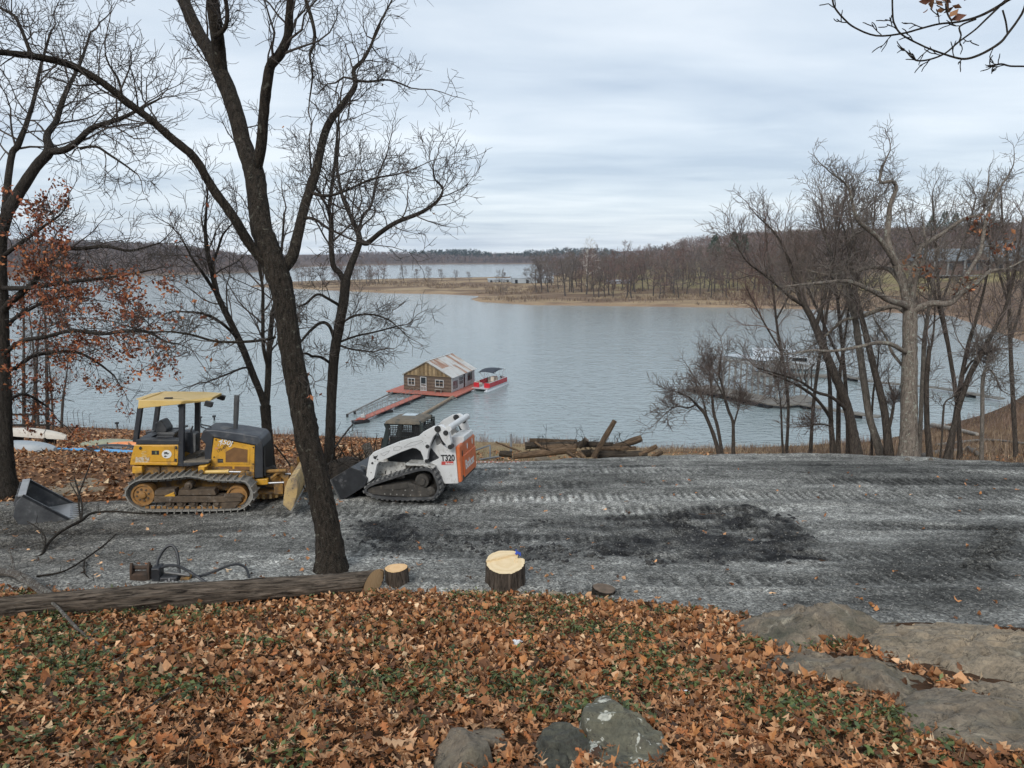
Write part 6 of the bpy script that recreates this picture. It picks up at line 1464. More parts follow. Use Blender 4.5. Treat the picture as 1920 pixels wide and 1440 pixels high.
for f_ in (.15, .5, .85):
    y = yb0 + (yb1 - yb0) * f_; a = D.at(1600, 960, yb0); mb.box((a[0] + shift * f_ - .02, y, a[1] + .03), (.10, .05, .4))
mb.build('blade_rib', M['yellow_dirty'], bl)
# ------------------------------------------------------------------ white compact track loader
M['loader_white'] = pmat('loader_white', (0.60, 0.60, 0.585), (0.70, 0.70, 0.69), 3, 0.4, 0, .06, 40, .003, (1, 1, 1), (0.42, 0.40, 0.36), 3.5, .58, .76, (0.16, 0.14, 0.12), 26, .665, .70)
M['loader_dirty'] = pmat('muddy_loader_white', (0.42, 0.41, 0.37), (0.58, 0.57, 0.54), 4, 0.7, 0, .2, 40, .006, (1, 1, 1), (0.17, 0.15, 0.12), 7, .50, .66, (0.06, 0.055, 0.05), 18, .60, .66)
M['cab_green'] = pmat('dark_cab', (0.018, 0.026, 0.025), (0.032, 0.042, 0.04), 4, 0.45, dirt=(0.09, 0.085, 0.07), dirt_scale=6, dirt_lo=.58, dirt_hi=.75)
M['cab_roof'] = pmat('leaf_dusted_roof', (0.12, 0.10, 0.075), (0.20, 0.165, 0.12), 8, 0.85, 0, .3, 40, .006, (1, 1, 1), (0.055, 0.06, 0.055), 4, .52, .66)
M['tail_orange'] = pmat('orange_paint', (0.56, 0.135, 0.045), (0.66, 0.18, 0.065), 3, 0.42, 0, .05, 40, .003, (1, 1, 1), (0.35, 0.13, 0.06), 5, .58, .76, (0.14, 0.09, 0.06), 20, .66, .70)
M['rubber'] = pmat('dusty_rubber', (0.11, 0.108, 0.105), (0.20, 0.198, 0.19), 7, 0.85, 0, .4, 40, .006, (1, 1, 1), (0.20, 0.195, 0.185), 5, .5, .7)
M['rubber_side'] = pmat('rubber_side', (0.035, 0.035, 0.037), (0.075, 0.075, 0.075), 6, 0.8, dirt=(0.16, 0.155, 0.145), dirt_scale=4, dirt_lo=.55, dirt_hi=.75)
M['frame_mud'] = pmat('muddy_dark_frame', (0.035, 0.032, 0.028), (0.075, 0.066, 0.056), 6, 0.85, 0, .5, 40, .008, (1, 1, 1), (0.14, 0.115, 0.09), 9, .58, .7)
M['hull_black'] = pmat('bucket_black', (0.012, 0.013, 0.015), (0.026, 0.028, 0.032), 5, 0.45, 0, .2, 30, .006, (1, 1, 1), (0.10, 0.10, 0.105), 4, .58, .70)
M['cab_glass'] = pmat('tinted_glass', (0.03, 0.05, 0.05), None, 1, 0.08)
M['sticker_red'] = pmat('red_sticker', (0.50, 0.07, 0.06), None, 1, .5)
q, dd = G(745, 940, lambda x, y: near_T(x, y) + 0.13)
ML = ground_tilt(q, R(-10.5))
ld = empty('track_loader'); ld.matrix_basis = ML
tag(ld, 'white compact track loader with orange tailgate facing left on the gravel', 'track loader')
Lr = Rig(ld, ML, lambda X, Y: (580 + X / 5.053, 740 + Y / 5.053))
LW, FAR = .45, 1.50
PATH = [(508, 925), (520, 880), (548, 850), (620, 820), (700, 795), (830, 752), (950, 715), (1030, 695), (1100, 688), (1150, 700), (1190, 735), (1220, 800), (1238, 860), (1242, 900), (1225, 945), (1195, 985), (1165, 1003), (1050, 1008), (900, 1008), (750, 1003), (640, 992), (590, 978), (545, 955)]
tp = [Lr.at(X, Y, 0) for X, Y in PATH]
ctr, per = resample([(a, 0, b) for a, b in tp], 72); cen = sum(ctr, Vector()) / len(ctr)
def belt(y0):
    n = len(ctr); vs = []; nr = []
    for i in range(n):
        t = (ctr[(i + 1) % n] - ctr[i - 1]).normalized(); u = Vector((-t.z, 0, t.x)); u = u if u.dot(ctr[i] - cen) > 0 else -u; nr.append((t, u))
    for i in range(n):
        c, u = ctr[i], nr[i][1]
        for y, o in ((y0, 0), (y0 + LW, 0), (y0 + LW, -.055), (y0, -.055)): vs.append((c.x + u.x * (o - .02), y, c.z + u.z * (o - .02)))
    fs = [(i * 4 + k, i * 4 + (k + 1) % 4, ((i + 1) % n) * 4 + (k + 1) % 4, ((i + 1) % n) * 4 + k) for i in range(n) for k in range(4)]
    a = MB(); a.add(vs, fs); b = MB()
    for i in range(0, n):
        t, u = nr[i]; c = ctr[i]; m = Matrix((t, Vector((0, 1, 0)), u)).transposed()
        if i % 2 == 0: b.box(c + Vector((0, y0 + .13, 0)) - u * .01, (per / n * .95, .22, .035), m)
        else: b.box(c + Vector((0, y0 + .33, 0)) - u * .01, (per / n * .95, .22, .035), m)
    return a, b
for yo in (0, FAR):
    a, b = belt(yo); tr = a.build('track', M['rubber_side'], ld, True); b.build('tread_lugs', M['rubber'], tr)
    o = Lr.slab('track_frame', [(566, 885), (640, 872), (790, 850), (930, 832), (1000, 850), (1062, 880), (1150, 898), (1168, 930), (1160, 968), (1000, 972), (780, 965), (600, 944), (572, 915)], .05, .38, M['frame_mud'], .015); o.location.y = yo
    o2 = Lr.slab('frame_plate', [(640, 870), (790, 850), (925, 836), (940, 880), (840, 900), (700, 900)], .03, .05, M['frame_mud'], .006, parent=o)
    x, z = Lr.at(1070, 815, .1); mb = MB(); mb.lathe([(.05, .02), (.09, .02), (.1, .06), (.16, .07), (.165, .10), (.165, .32)], (x, 0, z), 'y', 24); o = mb.build('drive_sprocket', M['frame_mud'], ld, True); o.location.y = yo
    x, z = Lr.at(1150, 920, .1); mb = MB(); mb.lathe([(.03, .03), (.06, .03), (.12, .08), (.12, .34)], (x, 0, z), 'y', 20); o = mb.build('rear_idler', M['frame_mud'], ld, True); o.location.y = yo
    x, z = Lr.at(560, 915, .1); mb = MB(); mb.lathe([(.03, .05), (.08, .05), (.09, .08), (.09, .34)], (x, 0, z), 'y', 20); o = mb.build('front_idler', M['frame_mud'], ld, True); o.location.y = yo
    mb = MB()
    for X, Y in ((720, 885), (790, 900), (845, 888), (910, 905), (975, 905), (715, 940), (770, 942), (830, 945), (890, 950), (960, 952), (1055, 950), (1140, 940)): a = Lr.v(X, Y, .045); mb.cyl(a + Vector((0, yo - .01, 0)), a + Vector((0, yo + .02, 0)), .018, k=8)
    tag(mb.build('bolts', M['track_steel'], ld), kind='stuff')
# body tub, side plates, uprights
Lr.slab('body', [(630, 650), (700, 638), (920, 640), (1130, 660), (1300, 560), (1385, 520), (1400, 800), (1270, 850), (1190, 960), (700, 950), (600, 880)], .47, 1.48, M['frame_mud'], .02)
bs = Lr.slab('side_panel', [(640, 652), (720, 632), (905, 645), (915, 700), (900, 790), (700, 800), (612, 815), (625, 720)], .44, .475, M['loader_dirty'], .006)
mb = MB()
for X in (770, 825, 880, 716): mb.prism(Lr.poly([(X, 722), (X + 10, 722), (X + 10, 752), (X, 752)], .44), .436, .445)
mb.build('slot', M['black_ink'], bs)
Lr.slab('fender_ledge', [(905, 655), (1110, 660), (1180, 690), (1170, 705), (1080, 680), (920, 672)], .05, .5, M['loader_dirty'], .008)
UP = [(1122, 660), (1150, 640), (1225, 605), (1235, 560), (1215, 480), (1240, 460), (1300, 505), (1330, 520), (1372, 500), (1382, 490), (1412, 842), (1280, 845), (1245, 775), (1195, 700), (1150, 672)]
for y in (.28, 1.58):
    up = Lr.slab('upright', UP, y, y + .12, M['loader_white'], .012, yref=.28)
    Lr.slab('upright_inner', [(1150, 500), (1215, 370), (1275, 470), (1290, 500), (1235, 560), (1225, 605), (1180, 560)], y + .06, y + .12, M['loader_white'], .008, yref=.34)
    mb = MB()
    for k in range(8): x0, z0 = Lr.at(1185 + k * 3, 395 + k * 11, .335); x1, z1 = Lr.at(1262 + k * 6, 395 + k * 11, .335); mb.box(((x0 + x1) / 2, y + .054, (z0 + z1) / 2), (x1 - x0, .014, .012))
    mb.build('louvre', M['black_ink'], up)
    Lr.slab('shadow_panel', [(1122, 640), (1152, 508), (1195, 560), (1228, 600), (1218, 630), (1180, 655), (1130, 662)], y + .03, y + .10, M['hull_black'], .006, yref=.31)  # solid black panel painting the shade of the open triangle
    # lift arm
    arm = [(528, 855), (536, 780), (548, 690), (566, 590), (606, 546), (720, 498), (850, 445), (1030, 396), (1080, 352), (1165, 305), (1245, 288), (1312, 330), (1345, 455), (1330, 500), (1300, 498), (1290, 475), (1255, 430), (1218, 352), (1175, 400), (1145, 470), (1122, 560), (1115, 645), (1085, 640), (1075, 590), (1052, 538), (1015, 512), (975, 506), (860, 548), (735, 605), (660, 640), (640, 665), (628, 720), (612, 790), (592, 808)]
    ya = .10 if y < 1 else 1.74
    ar = Lr.slab('lift_arm', arm, ya, ya + .14, M['loader_white'], .014, yref=.10)
    if y < 1: near_arm, near_up = ar, up
    mb = MB()
    for X, Y, r in ((1217, 325, .075), (1293, 362, .06), (1335, 496, .055), (1120, 490, .045), (1110, 628, .04), (598, 648, .025), (648, 612, .015)):
        a = Lr.v(X, Y, .1); a.y = ya; mb.cyl(a + Vector((0, -.02, 0)), a + Vector((0, .16, 0)), r, k=14)
    mb.build('pivot_pin', M['black_ink'], ar)
    mb = MB(); a = Lr.v(1217, 345, .2); b = Lr.v(1275, 480, .2); a.y = b.y = ya + .2; mb.cyl(a, b, .05, k=12); mb.build('lift_cylinder', M['hull_black'], ld, True)
x, z = Lr.at(1325, 330, .12); mb = MB(); mb.cyl((x - .02, .12, z + .02), (x - .02, 1.86, z + .02), .075, k=18); mb.build('cross_tube', M['loader_white'], ld, True)
x, z = Lr.at(585, 620, .12); mb = MB(); mb.cyl((x, .12, z), (x, 1.86, z), .06, k=14); mb.build('front_cross_tube', M['hull_black'], ld, True)
Lr.slab('arm_bracket', [(640, 632), (735, 605), (752, 634), (700, 640)], .09, .10, M['loader_dirty'], .004)
# model name and sticker on the upright, animal head mark on the arm
a = Lr.v(1250, 628, .278); b = Lr.v(1362, 626, .278); ang = math.atan2(b.z - a.z, b.x - a.x)
text_mesh('lettering', 'T320', .20, a, (R(90), -ang, 0), M['black_ink'], near_up, xscale=.78, bold=.008)
st = Lr.slab('maker_sticker', [(1252, 634), (1364, 632), (1364, 664), (1252, 666)], .272, .28, M['sticker_red'], 0, parent=near_up)
text_mesh('lettering', 'Bobcat', .065, Lr.v(1290, 660, .270), (R(90), 0, 0), M['white_decal'], st, bold=.002)
mb = MB(); 
mb.prism(Lr.poly([(600, 572), (612, 582), (634, 582), (648, 570), (644, 590), (636, 598), (634, 610), (622, 612), (612, 604), (602, 598), (612, 592)], .10), .094, .101); mb.build('head_emblem', M['black_ink'], near_arm)
mb = MB()
for pts in ([(675, 560), (760, 530), (745, 552), (705, 580)], [(800, 505), (830, 490), (870, 495), (880, 505), (850, 525), (800, 530)], [(900, 490), (960, 455), (1060, 432), (1075, 445), (1010, 475), (900, 500)]):
    P3 = [Lr.v(X, Y, .094) for X, Y in pts]
    for i in range(len(P3)): mb.bar(P3[i], P3[(i + 1) % len(P3)], .006, .004)
mb.build('outline_print', M['steel_grey'], near_arm)
# cab with wire guards
def cabpt(X, Y): return Lr.at(X, Y, .50)
cb = MB()
side = [(690, 515), (716, 440), (738, 330), (714, 268), (722, 258), (1050, 262), (1062, 300), (1068, 400), (1100, 640), (700, 640)]
inner = [(752, 478), (775, 300), (880, 280), (1035, 285), (1045, 390), (1030, 412), (860, 450), (752, 500)]
ps = [cabpt(*s) for s in side]
for y in (.50, 1.44):
    mb = MB()
    # side frame as bars round the opening
    for (a, b, w) in (((700, 520), (745, 325), .13), ((745, 325), (722, 268), .12), ((722, 270), (1052, 270), .10), ((1055, 268), (1066, 420), .10), ((870, 275), (850, 470), .05), ((700, 520), (700, 640), .12), ((1066, 420), (1090, 640), .12)):
        p0, p1 = cabpt(*a), cabpt(*b); mb.bar((p0[0], y + .03, p0[1]), (p1[0], y + .03, p1[1]), .05, w, up=(0, 0, 1) if abs(p0[0] - p1[0]) > abs(p0[1] - p1[1]) else (1, 0, 0))
    mb.build('cab_frame', M['cab_green'], ld, bevel=.008)
    mb = MB(); gl_ = [cabpt(*s) for s in ((748, 500), (765, 300), (1050, 280), (1062, 420), (1062, 520))]; mb.prism(gl_, y + .035, y + .040)
    mb = MB()
    xa, za = cabpt(750, 300); xb, zb = cabpt(1060, 500)
    for k in range(19):
        x = xa + (xb - xa) * k / 18; mb.bar((x, y, zb), (x, y, za + .02), .014)
    for k in range(12):
        z = zb + (za - zb) * k / 11; mb.bar((xa, y, z), (xb, y, z), .014)
    mb.build('window_guard', M['black_ink'], ld)
xa, za = cabpt(700, 640); xb, zb = cabpt(1068, 480)
mb = MB(); mb.box(((xa + xb) / 2, .99, (za + zb) / 2), (xb - xa, .90, abs(zb - za))); mb.build('cab_floor', M['hull_black'], ld)
x, z = cabpt(930, 400); mb = MB(); mb.box((x + .12, .99, z - .05), (.14, .5, .75), (0, .12, 0)); mb.box((x - .15, .99, z - .3), (.5, .5, .14)); mb.build('seat', M['seat_vinyl'], ld, bevel=.03)
for y in (.68, 1.30): mb = MB(); mb.box((x - .25, y, z - .18), (.5, .1, .3)); mb.build('armrest', M['cab_green'], ld, bevel=.02)
# roof, rear window with guard
xf, zr = cabpt(714, 266); xk, _ = cabpt(1050, 262)
mb = MB(); mb.add([(xf, .46, zr - .02), (xk, .46, zr - .02), (xk, 1.52, zr - .02), (xf, 1.52, zr - .02), (xf + .03, .50, zr + .05), (xk - .02, .50, zr + .06), (xk - .02, 1.48, zr + .06), (xf + .03, 1.48, zr + .05), (xf + .18, .62, zr + .09), (xk - .12, .62, zr + .10), (xk - .12, 1.36, zr + .10), (xf + .18, 1.36, zr + .09)],
        [(3, 2, 1, 0), (0, 1, 5, 4), (1, 2, 6, 5), (2, 3, 7, 6), (3, 0, 4, 7), (4, 5, 9, 8), (5, 6, 10, 9), (6, 7, 11, 10), (7, 4, 8, 11), (8, 9, 10, 11)])
rfc = mb.build('cab_roof', M['cab_roof'], ld, bevel=.02)
mb = MB(); mb.box((xf + .42, 1.18, zr + .10), (.34, .3, .012)); mb.build('roof_window', pmat('roof_glass', (0.35, 0.42, 0.45), None, 1, .1), rfc)
xr, zr2 = cabpt(1062, 300); _, zr3 = cabpt(1066, 430)
mb = MB(); mb.box((xr + .02, .99, (zr2 + zr3) / 2), (.02, .82, abs(zr2 - zr3) * .9)); mb.build('rear_window', M['cab_glass'], ld)
mb = MB()
for k in range(10): mb.bar((xr + .04, .56 + k * .095, zr3), (xr + .04, .56 + k * .095, zr2), .008)
for k in range(8): z = zr3 + (zr2 - zr3) * k / 7; mb.bar((xr + .04, .55, z), (xr + .04, 1.44, z), .008, up=(0, 0, 1))
mb.build('rear_guard', M['black_ink'], ld)
mb = MB()
for y in (.50, 1.44): mb.bar((xr + .03, y, zr3 - .1), (xr + .01, y, zr2 + .04), .06, .06, up=(1, 0, 0))
mb.build('rear_frame', M['cab_green'], ld, bevel=.01)
mb = MB(); mb.tube([Lr.v(680, 515, .55), Lr.v(692, 420, .55), Lr.v(712, 418, .6)], .014, 6); mb.build('grab_rail', M['black_ink'], ld, True)
# rear: engine cover, tailgate with openings and name
Lr.slab('engine_cover', [(1240, 470), (1345, 400), (1460, 395), (1468, 440), (1400, 500), (1300, 520)], .55, 1.45, M['loader_white'], .02, yref=.55)
mb = MB(); a = Lr.v(1360, 430, .8); mb.box(a, (.3, .5, .06), (0, -.2, 0)); mb.build('engine_vent', M['hull_black'], ld)
tl = [(1384, 506), (1396, 482), (1416, 476), (1424, 500), (1442, 830), (1412, 836)]
pt = Lr.poly(tl, .26)
tg = MB(); tg.prism(pt, .26, 1.72); tgo = tg.build('tailgate', M['tail_orange'], ld, bevel=.035)
(xt, zt_), (xb_, zb_) = pt[3], pt[4]
def tail(y, t, off=0.0): return Vector((xt + (xb_ - xt) * t + off, y, zt_ + (zb_ - zt_) * t))
tang = math.atan2(xb_ - xt, zt_ - zb_)
mb = MB(); mb.add([tail(.50, .30, .03), tail(1.66, .30, .03), tail(1.66, .92, .03), tail(.50, .92, .03), tail(.50, .30, -.02), tail(1.66, .30, -.02), tail(1.66, .92, -.02), tail(.50, .92, -.02)], [(0, 1, 2, 3), (0, 4, 5, 1), (1, 5, 6, 2), (2, 6, 7, 3), (3, 7, 4, 0)])
rp_ = mb.build('raised_panel', M['tail_orange'], tgo, bevel=.012)
for y, t, s in ((.46, .22, .06), (.95, .12, .06), (1.45, .10, .06)):
    mb = MB(); vs = [tail(y + s * .8 * math.cos(a), t + .09 * math.sin(a), .004) for a in [k * math.pi / 8 for k in range(16)]]; mb.add(vs + [v_ + Vector((-.03, 0, 0)) for v_ in vs], [tuple(range(16))] + [(i, (i + 1) % 16, (i + 1) % 16 + 16, i + 16) for i in range(16)]); mb.build('lamp_recess', M['white_decal'] if y > .6 else M['black_ink'], tgo)
a = tail(.58, .72, .034)
tx = text_mesh('lettering', 'Bobcat', .30, (0, 0, 0), (0, 0, 0), M['white_decal'], rp_, bold=.006)
zax = Vector((1, 0, math.tan(tang) * 1.0)).normalized(); yax = (tail(.6, 0) - tail(.6, 1)).normalized(); xax = Vector((0, 1, 0)); zax = xax.cross(yax)
tx.matrix_basis = Matrix(((xax.x, yax.x, zax.x, a.x), (xax.y, yax.y, zax.y, a.y), (xax.z, yax.z, zax.z, a.z), (0, 0, 0, 1)))
mb = MB(); a = Lr.v(1440, 770, .5); mb.box((a.x + .02, 1.0, a.z - .03), (.10, 1.2, .12)); mb.build('rear_bumper', M['frame_mud'], ld, bevel=.01)
# bucket in front, loaded with brush
def LP(px, py, y):
    X, Y = (px - 580) * 5.053, (py - 740) * 5.053; return Lr.at(X, Y, y)
bp = [LP(*s, .02) for s in ((622, 898), (657, 876), (674, 882), (688, 898), (684, 912), (668, 922), (652, 932), (638, 939), (630, 920))]
mb = MB(); mb.prism(bp, .02, .05); bk = mb.build('bucket', M['hull_black'], ld, bevel=.006)
mb = MB(); mb.prism(bp, 1.93, 1.96); mb.build('bucket_side', M['hull_black'], bk)
bo = [bp[1], bp[2], bp[3], bp[4], bp[5], bp[6], bp[7]]; n = len(bo); mb = MB()
c_ = (sum(p[0] for p in bo) / n, sum(p[1] for p in bo) / n); bi = [(p[0] + (c_[0] - p[0]) * .08, p[1] + (c_[1] - p[1]) * .08) for p in bo]
vs = [(x, .03, z) for x, z in bo] + [(x, 1.95, z) for x, z in bo] + [(x, .03, z) for x, z in bi] + [(x, 1.95, z) for x, z in bi]
fs = []
for i in range(n - 1): fs += [(i, i + 1, i + 1 + n, i + n), (i + 2 * n, i + 1 + 2 * n, i + 1 + 3 * n, i + 3 * n)]
fs += [(0, n, 3 * n, 2 * n), (n - 1, 2 * n - 1, 4 * n - 1, 3 * n - 1)]
mb.add(vs, fs); mb.build('bucket_shell', M['hull_black'], bk)
mb = MB(); e1, e2 = LP(620, 899, .0), LP(640, 942, .0); mb.bar((e1[0], .0, e1[1]), (e2[0], .0, e2[1]), .03, .06, up=(0, 1, 0)); mb.bar((e2[0], 0, e2[1]), (e2[0], 1.96, e2[1]), .10, .025); mb.build('cutting_edge', M['steel_grey'], bk)
mb = MB(); a = LP(657, 878, .02); b = LP(622, 899, .02); mb.bar((a[0], .03, a[1]), (b[0], .03, b[1]), .02, .03); mb.build('bucket_rim', M['steel_grey'], bk)
mb = MB()
for y in (.6, 1.3): a = LP(690, 905, .5); b = Lr.at(560, 800, .5); mb.bar((a[0], y, a[1]), (b[0], y, b[1] + .05), .09, .14); a2 = LP(676, 885, .5); b2 = Lr.at(600, 660, .5); mb.tube([(a2[0], y, a2[1]), (b2[0], y, b2[1])], .035, 10)
mb.build('bucket_mount', M['hull_black'], ld)
mb = MB()
for k in range(6): mb.tube([Lr.v(470 + 6 * k, 690 + 14 * k, .3 + .1 * k), Lr.v(505, 670 + 18 * k, .3 + .1 * k), Lr.v(545, 690 + 12 * k, .25)], .016, 6)
mb.build('hydraulic_hose', M['steel_grey'], ld, True)

# ------------------------------------------------------------------ spare loader bucket with teeth, far left
M['bucket_steel'] = pmat('scuffed_bucket', (0.060, 0.062, 0.066), (0.125, 0.127, 0.13), 5, 0.5, 0.2, .2, 40, .005, (1, 1, 1), (0.24, 0.24, 0.235), 5, .58, .72)
M['bare_steel'] = pmat('bare_steel', (0.34, 0.345, 0.35), (0.44, 0.445, 0.45), 6, 0.42, .35, .1, 40, .003)
q, dd = G(66, 977); sb = empty('loader_bucket', (q.x, q.y, q.z + .05), (0, 0, R(30)), 'dark steel toothed loader bucket lying on the ground by the left edge', 'loader bucket')
# local: x to the teeth, y across, z up; profile of the curved shell
W2 = .62; pf = [(.68, .02), (.0, .0), (-.22, .10), (-.30, .32), (-.22, .60), (-.10, .72)]
mb = MB(); n = len(pf); th_ = .03
vs = [(x, -W2, z) for x, z in pf] + [(x, W2, z) for x, z in pf] + [(x + .02, -W2, z + th_) for x, z in pf] + [(x + .02, W2, z + th_) for x, z in pf]; fs = []
for i in range(n - 1): fs += [(i, i + 1, i + 1 + n, i + n), (i + 2 * n, i + 1 + 2 * n, i + 1 + 3 * n, i + 3 * n)]
fs += [(0, n, 3 * n, 2 * n), (n - 1, 2 * n - 1, 4 * n - 1, 3 * n - 1)]
mb.add(vs, fs); mb.build('shell', M['bucket_steel'], sb)
mb = MB(); mb.add([(.66, -W2 + .05, .06), (.02, -W2 + .05, .045), (.02, W2 - .05, .045), (.66, W2 - .05, .06)], [(0, 1, 2, 3)]); mb.build('worn_floor', M['bare_steel'], sb)
for s in (-1, 1):
    mb = MB(); mb.prism([(.70, .01), (.0, -.01), (-.22, .09), (-.31, .32), (-.23, .61), (-.10, .74)], s * W2 - .02, s * W2 + .02); mb.build('side_plate', M['bucket_steel'], sb, bevel=.006)
    mb = MB(); mb.bar((.70, s * W2, .03), (-.10, s * W2, .74), .06, .05); mb.build('side_cutter', M['hull_black'], sb)
mb = MB(); mb.box((-.12, 0, .735), (.14, W2 * 2, .035)); mb.build('top_rim', M['bare_steel'], sb, bevel=.006)
for k in range(3): mb = MB(); mb.box((-.20, -.5 + .5 * k, .60), (.14, .10, .22), (0, .3, 0)); mb.build('coupler_lug', M['bucket_steel'], sb, bevel=.01)
for k in range(8): mb = MB(); y = -W2 + .1 + k * (2 * W2 - .2) / 7; mb.add([(.66, y - .04, .0), (.66, y + .04, .0), (.66, y + .04, .06), (.66, y - .04, .06), (.86, y - .015, .01), (.86, y + .015, .01)], [(0, 1, 2, 3), (3, 2, 5, 4), (0, 4, 5, 1), (1, 5, 2), (0, 3, 4)]); mb.build('tooth', M['bare_steel'], sb)
# ------------------------------------------------------------------ floating cabin, gangway, boat
M['deck_red'] = pmat('red_deck', (0.33, 0.10, 0.07), (0.42, 0.14, 0.10), 1.5, 0.75, 0, .2, 20, .01, (1, 1, 1), (0.24, 0.12, 0.09), 2, .52, .7)
M['board_tan'] = pmat('weathered_tan_boards', (0.15, 0.105, 0.055), (0.26, 0.185, 0.10), 3, 0.85, 0, .3, 20, .01, (3, 3, .5), (0.10, 0.075, 0.04), 3, .5, .66)
M['siding_dark'] = pmat('dark_plank_siding', (0.055, 0.038, 0.026), (0.11, 0.078, 0.055), 3, 0.85, 0, .3, 20, .01, (.6, .6, 4))
M['white_old'] = pmat('old_white_paint', (0.34, 0.355, 0.355), (0.50, 0.51, 0.51), 2, 0.7, dirt=(0.22, 0.19, 0.15), dirt_scale=2.5, dirt_lo=.55, dirt_hi=.7)
M['tin'] = pmat('galvanised_roof', (0.40, 0.40, 0.38), (0.55, 0.54, 0.51), 1.2, 0.6, 0.1, .1, 8, .01, (.35, 1.6, .35), (0.33, 0.20, 0.13), 1.1, 0.56, 0.66, (0.30, 0.14, 0.08), 2.2, .62, .68)
M['tin_rust'] = pmat('rusty_tin', (0.23, 0.105, 0.06), (0.36, 0.22, 0.15), 1.6, 0.75, 0.05, .1, 8, .01, (.35, 1.6, .35), (0.46, 0.43, 0.38), 1.3, .50, .60)
M['glass_dark'] = pmat('window_dark', (0.02, 0.024, 0.026), None, 1, .08)
M['wood_grey'] = pmat('grey_wood', (0.20, 0.18, 0.15), (0.32, 0.29, 0.25), 3, 0.85, 0, .3, 20, .01, (1, 1, 1), (0.12, 0.10, 0.08), 2, .5, .68)
M['float_black'] = pmat('black_float', (0.012, 0.012, 0.013), None, 1, 0.7)
M['pipe_grey'] = pmat('pipe_grey', (0.20, 0.19, 0.175), (0.28, 0.27, 0.25), 2, .6, .3)
M['boat_red'] = pmat('red_boat_paint', (0.40, 0.018, 0.028), (0.48, 0.03, 0.04), 1, 0.25)
M['alu'] = pmat('aluminium', (0.55, 0.56, 0.57), (0.66, 0.67, 0.68), 3, 0.35, 0.5)
M['cream'] = pmat('cream_vinyl', (0.50, 0.44, 0.36), (0.58, 0.52, 0.44), 3, .6)
M['canvas'] = pmat('navy_canvas', (0.022, 0.028, 0.04), (0.035, 0.042, 0.055), 3, .8)
CB = Wz(757.8, 730, .45); ca_ = R(-19.5)
cbx = empty('floating_cabin', CB, (0, 0, ca_), 'floating cabin with brown plank front and rust streaked tin roof on a red deck', 'floating cabin')
WF, DP, EV, RG = 7.6, 8.6, 2.25, 4.3             # front width, depth, eave, ridge (local: x along the front, y away, z from deck)
mb = MB(); mb.box((WF / 2, DP / 2, EV / 2), (WF - .04, DP - .04, EV)); mb.build('wall', M['siding_dark'], cbx)
SD2 = pmat('plank_lighter', (0.085, 0.06, 0.042), (0.15, 0.11, 0.08), 3, .85)
for k in range(9):
    z = .12 + k * .235
    for x0, x1 in ((.0, 2.62), (3.78, WF)): mb = MB(); mb.box(((x0 + x1) / 2, -.02 - .006 * (k % 2), z), (x1 - x0, .05, .222)); mb.build('plank', (M['siding_dark'], SD2)[k % 2], cbx)
nb = 24; BT = [M['board_tan'], pmat('board_dark', (0.10, 0.066, 0.03), (0.17, 0.115, 0.055), 3, .85), pmat('board_light', (0.22, 0.155, 0.08), (0.32, 0.235, 0.13), 3, .85)]
for k in range(nb):
    x0, x1 = WF * k / nb + .008, WF * (k + 1) / nb - .008; h = lambda x: EV + (RG - EV) * (1 - abs(x - WF / 2) / (WF / 2))
    mb = MB(); mb.prism([(x0, EV - .02), (x1, EV - .02), (x1, max(h(x1), EV) - .02), (x0, max(h(x0), EV) - .02)] if k != nb // 2 or True else [], -.07 - .012 * (k % 3 == 0), -.01); mb.build('board', BT[(k * 7 + k // 3) % 3], cbx)
mb = MB(); mb.prism([(.05, EV), (WF - .05, EV), (WF / 2, RG - .03)], DP - .06, DP); mb.build('rear_gable', M['board_tan'], cbx)
# roof: corrugated sheets, each a piece
for s in (0, 1):
    rf = empty('roof'); rf.parent = cbx
    ns = 10
    for r_ in range(2):
        for k in range(ns):
            y0, y1 = -.25 + (DP + .5) * k / ns, -.25 + (DP + .5) * (k + 1) / ns + .03
            t0, t1 = (0, .53) if r_ == 0 else (.5, 1.06)
            def pt_(t, y, o=0.0):
                x = WF / 2 + (WF / 2 + .1) * t * (1 if s else -1); z = RG + .06 - (RG - EV) * t * 1.02 + (.012 if r_ == 0 else 0) + o
                return (x, y, z)
            mb = MB(); m_ = 6
            vs = [];
            for j in range(m_ + 1):
                y = y0 + (y1 - y0) * j / m_; o = .014 if j % 2 else 0
                vs += [pt_(t0, y, o), pt_(t1, y, o)]
            mb.add(vs, [(2 * j, 2 * j + 1, 2 * j + 3, 2 * j + 2) for j in range(m_)])
            rusty = (k + r_ * 2) in (1, 2, 3, 7, 9) and not (r_ == 1 and k in (0, 1)) and s
            mb.build('roof_sheet', M['tin_rust'] if rusty else M['tin'], rf, fix=False)
mb = MB(); mb.bar((WF / 2, -.27, RG + .09), (WF / 2, DP + .27, RG + .09), .22, .03); mb.build('ridge_cap', M['tin'], cbx)
mb = MB()
for s in (-1, 1): mb.bar((WF / 2, -.28, RG + .02), (WF / 2 + s * (WF / 2 + .12), -.28, EV - .02), .04, .12)
mb.build('verge_board', M['wood_grey'], cbx)
mb = MB(); mb.box((WF / 2, -.09, EV + .0), (WF, .04, .07)); mb.build('belt_board', M['board_tan'], cbx)
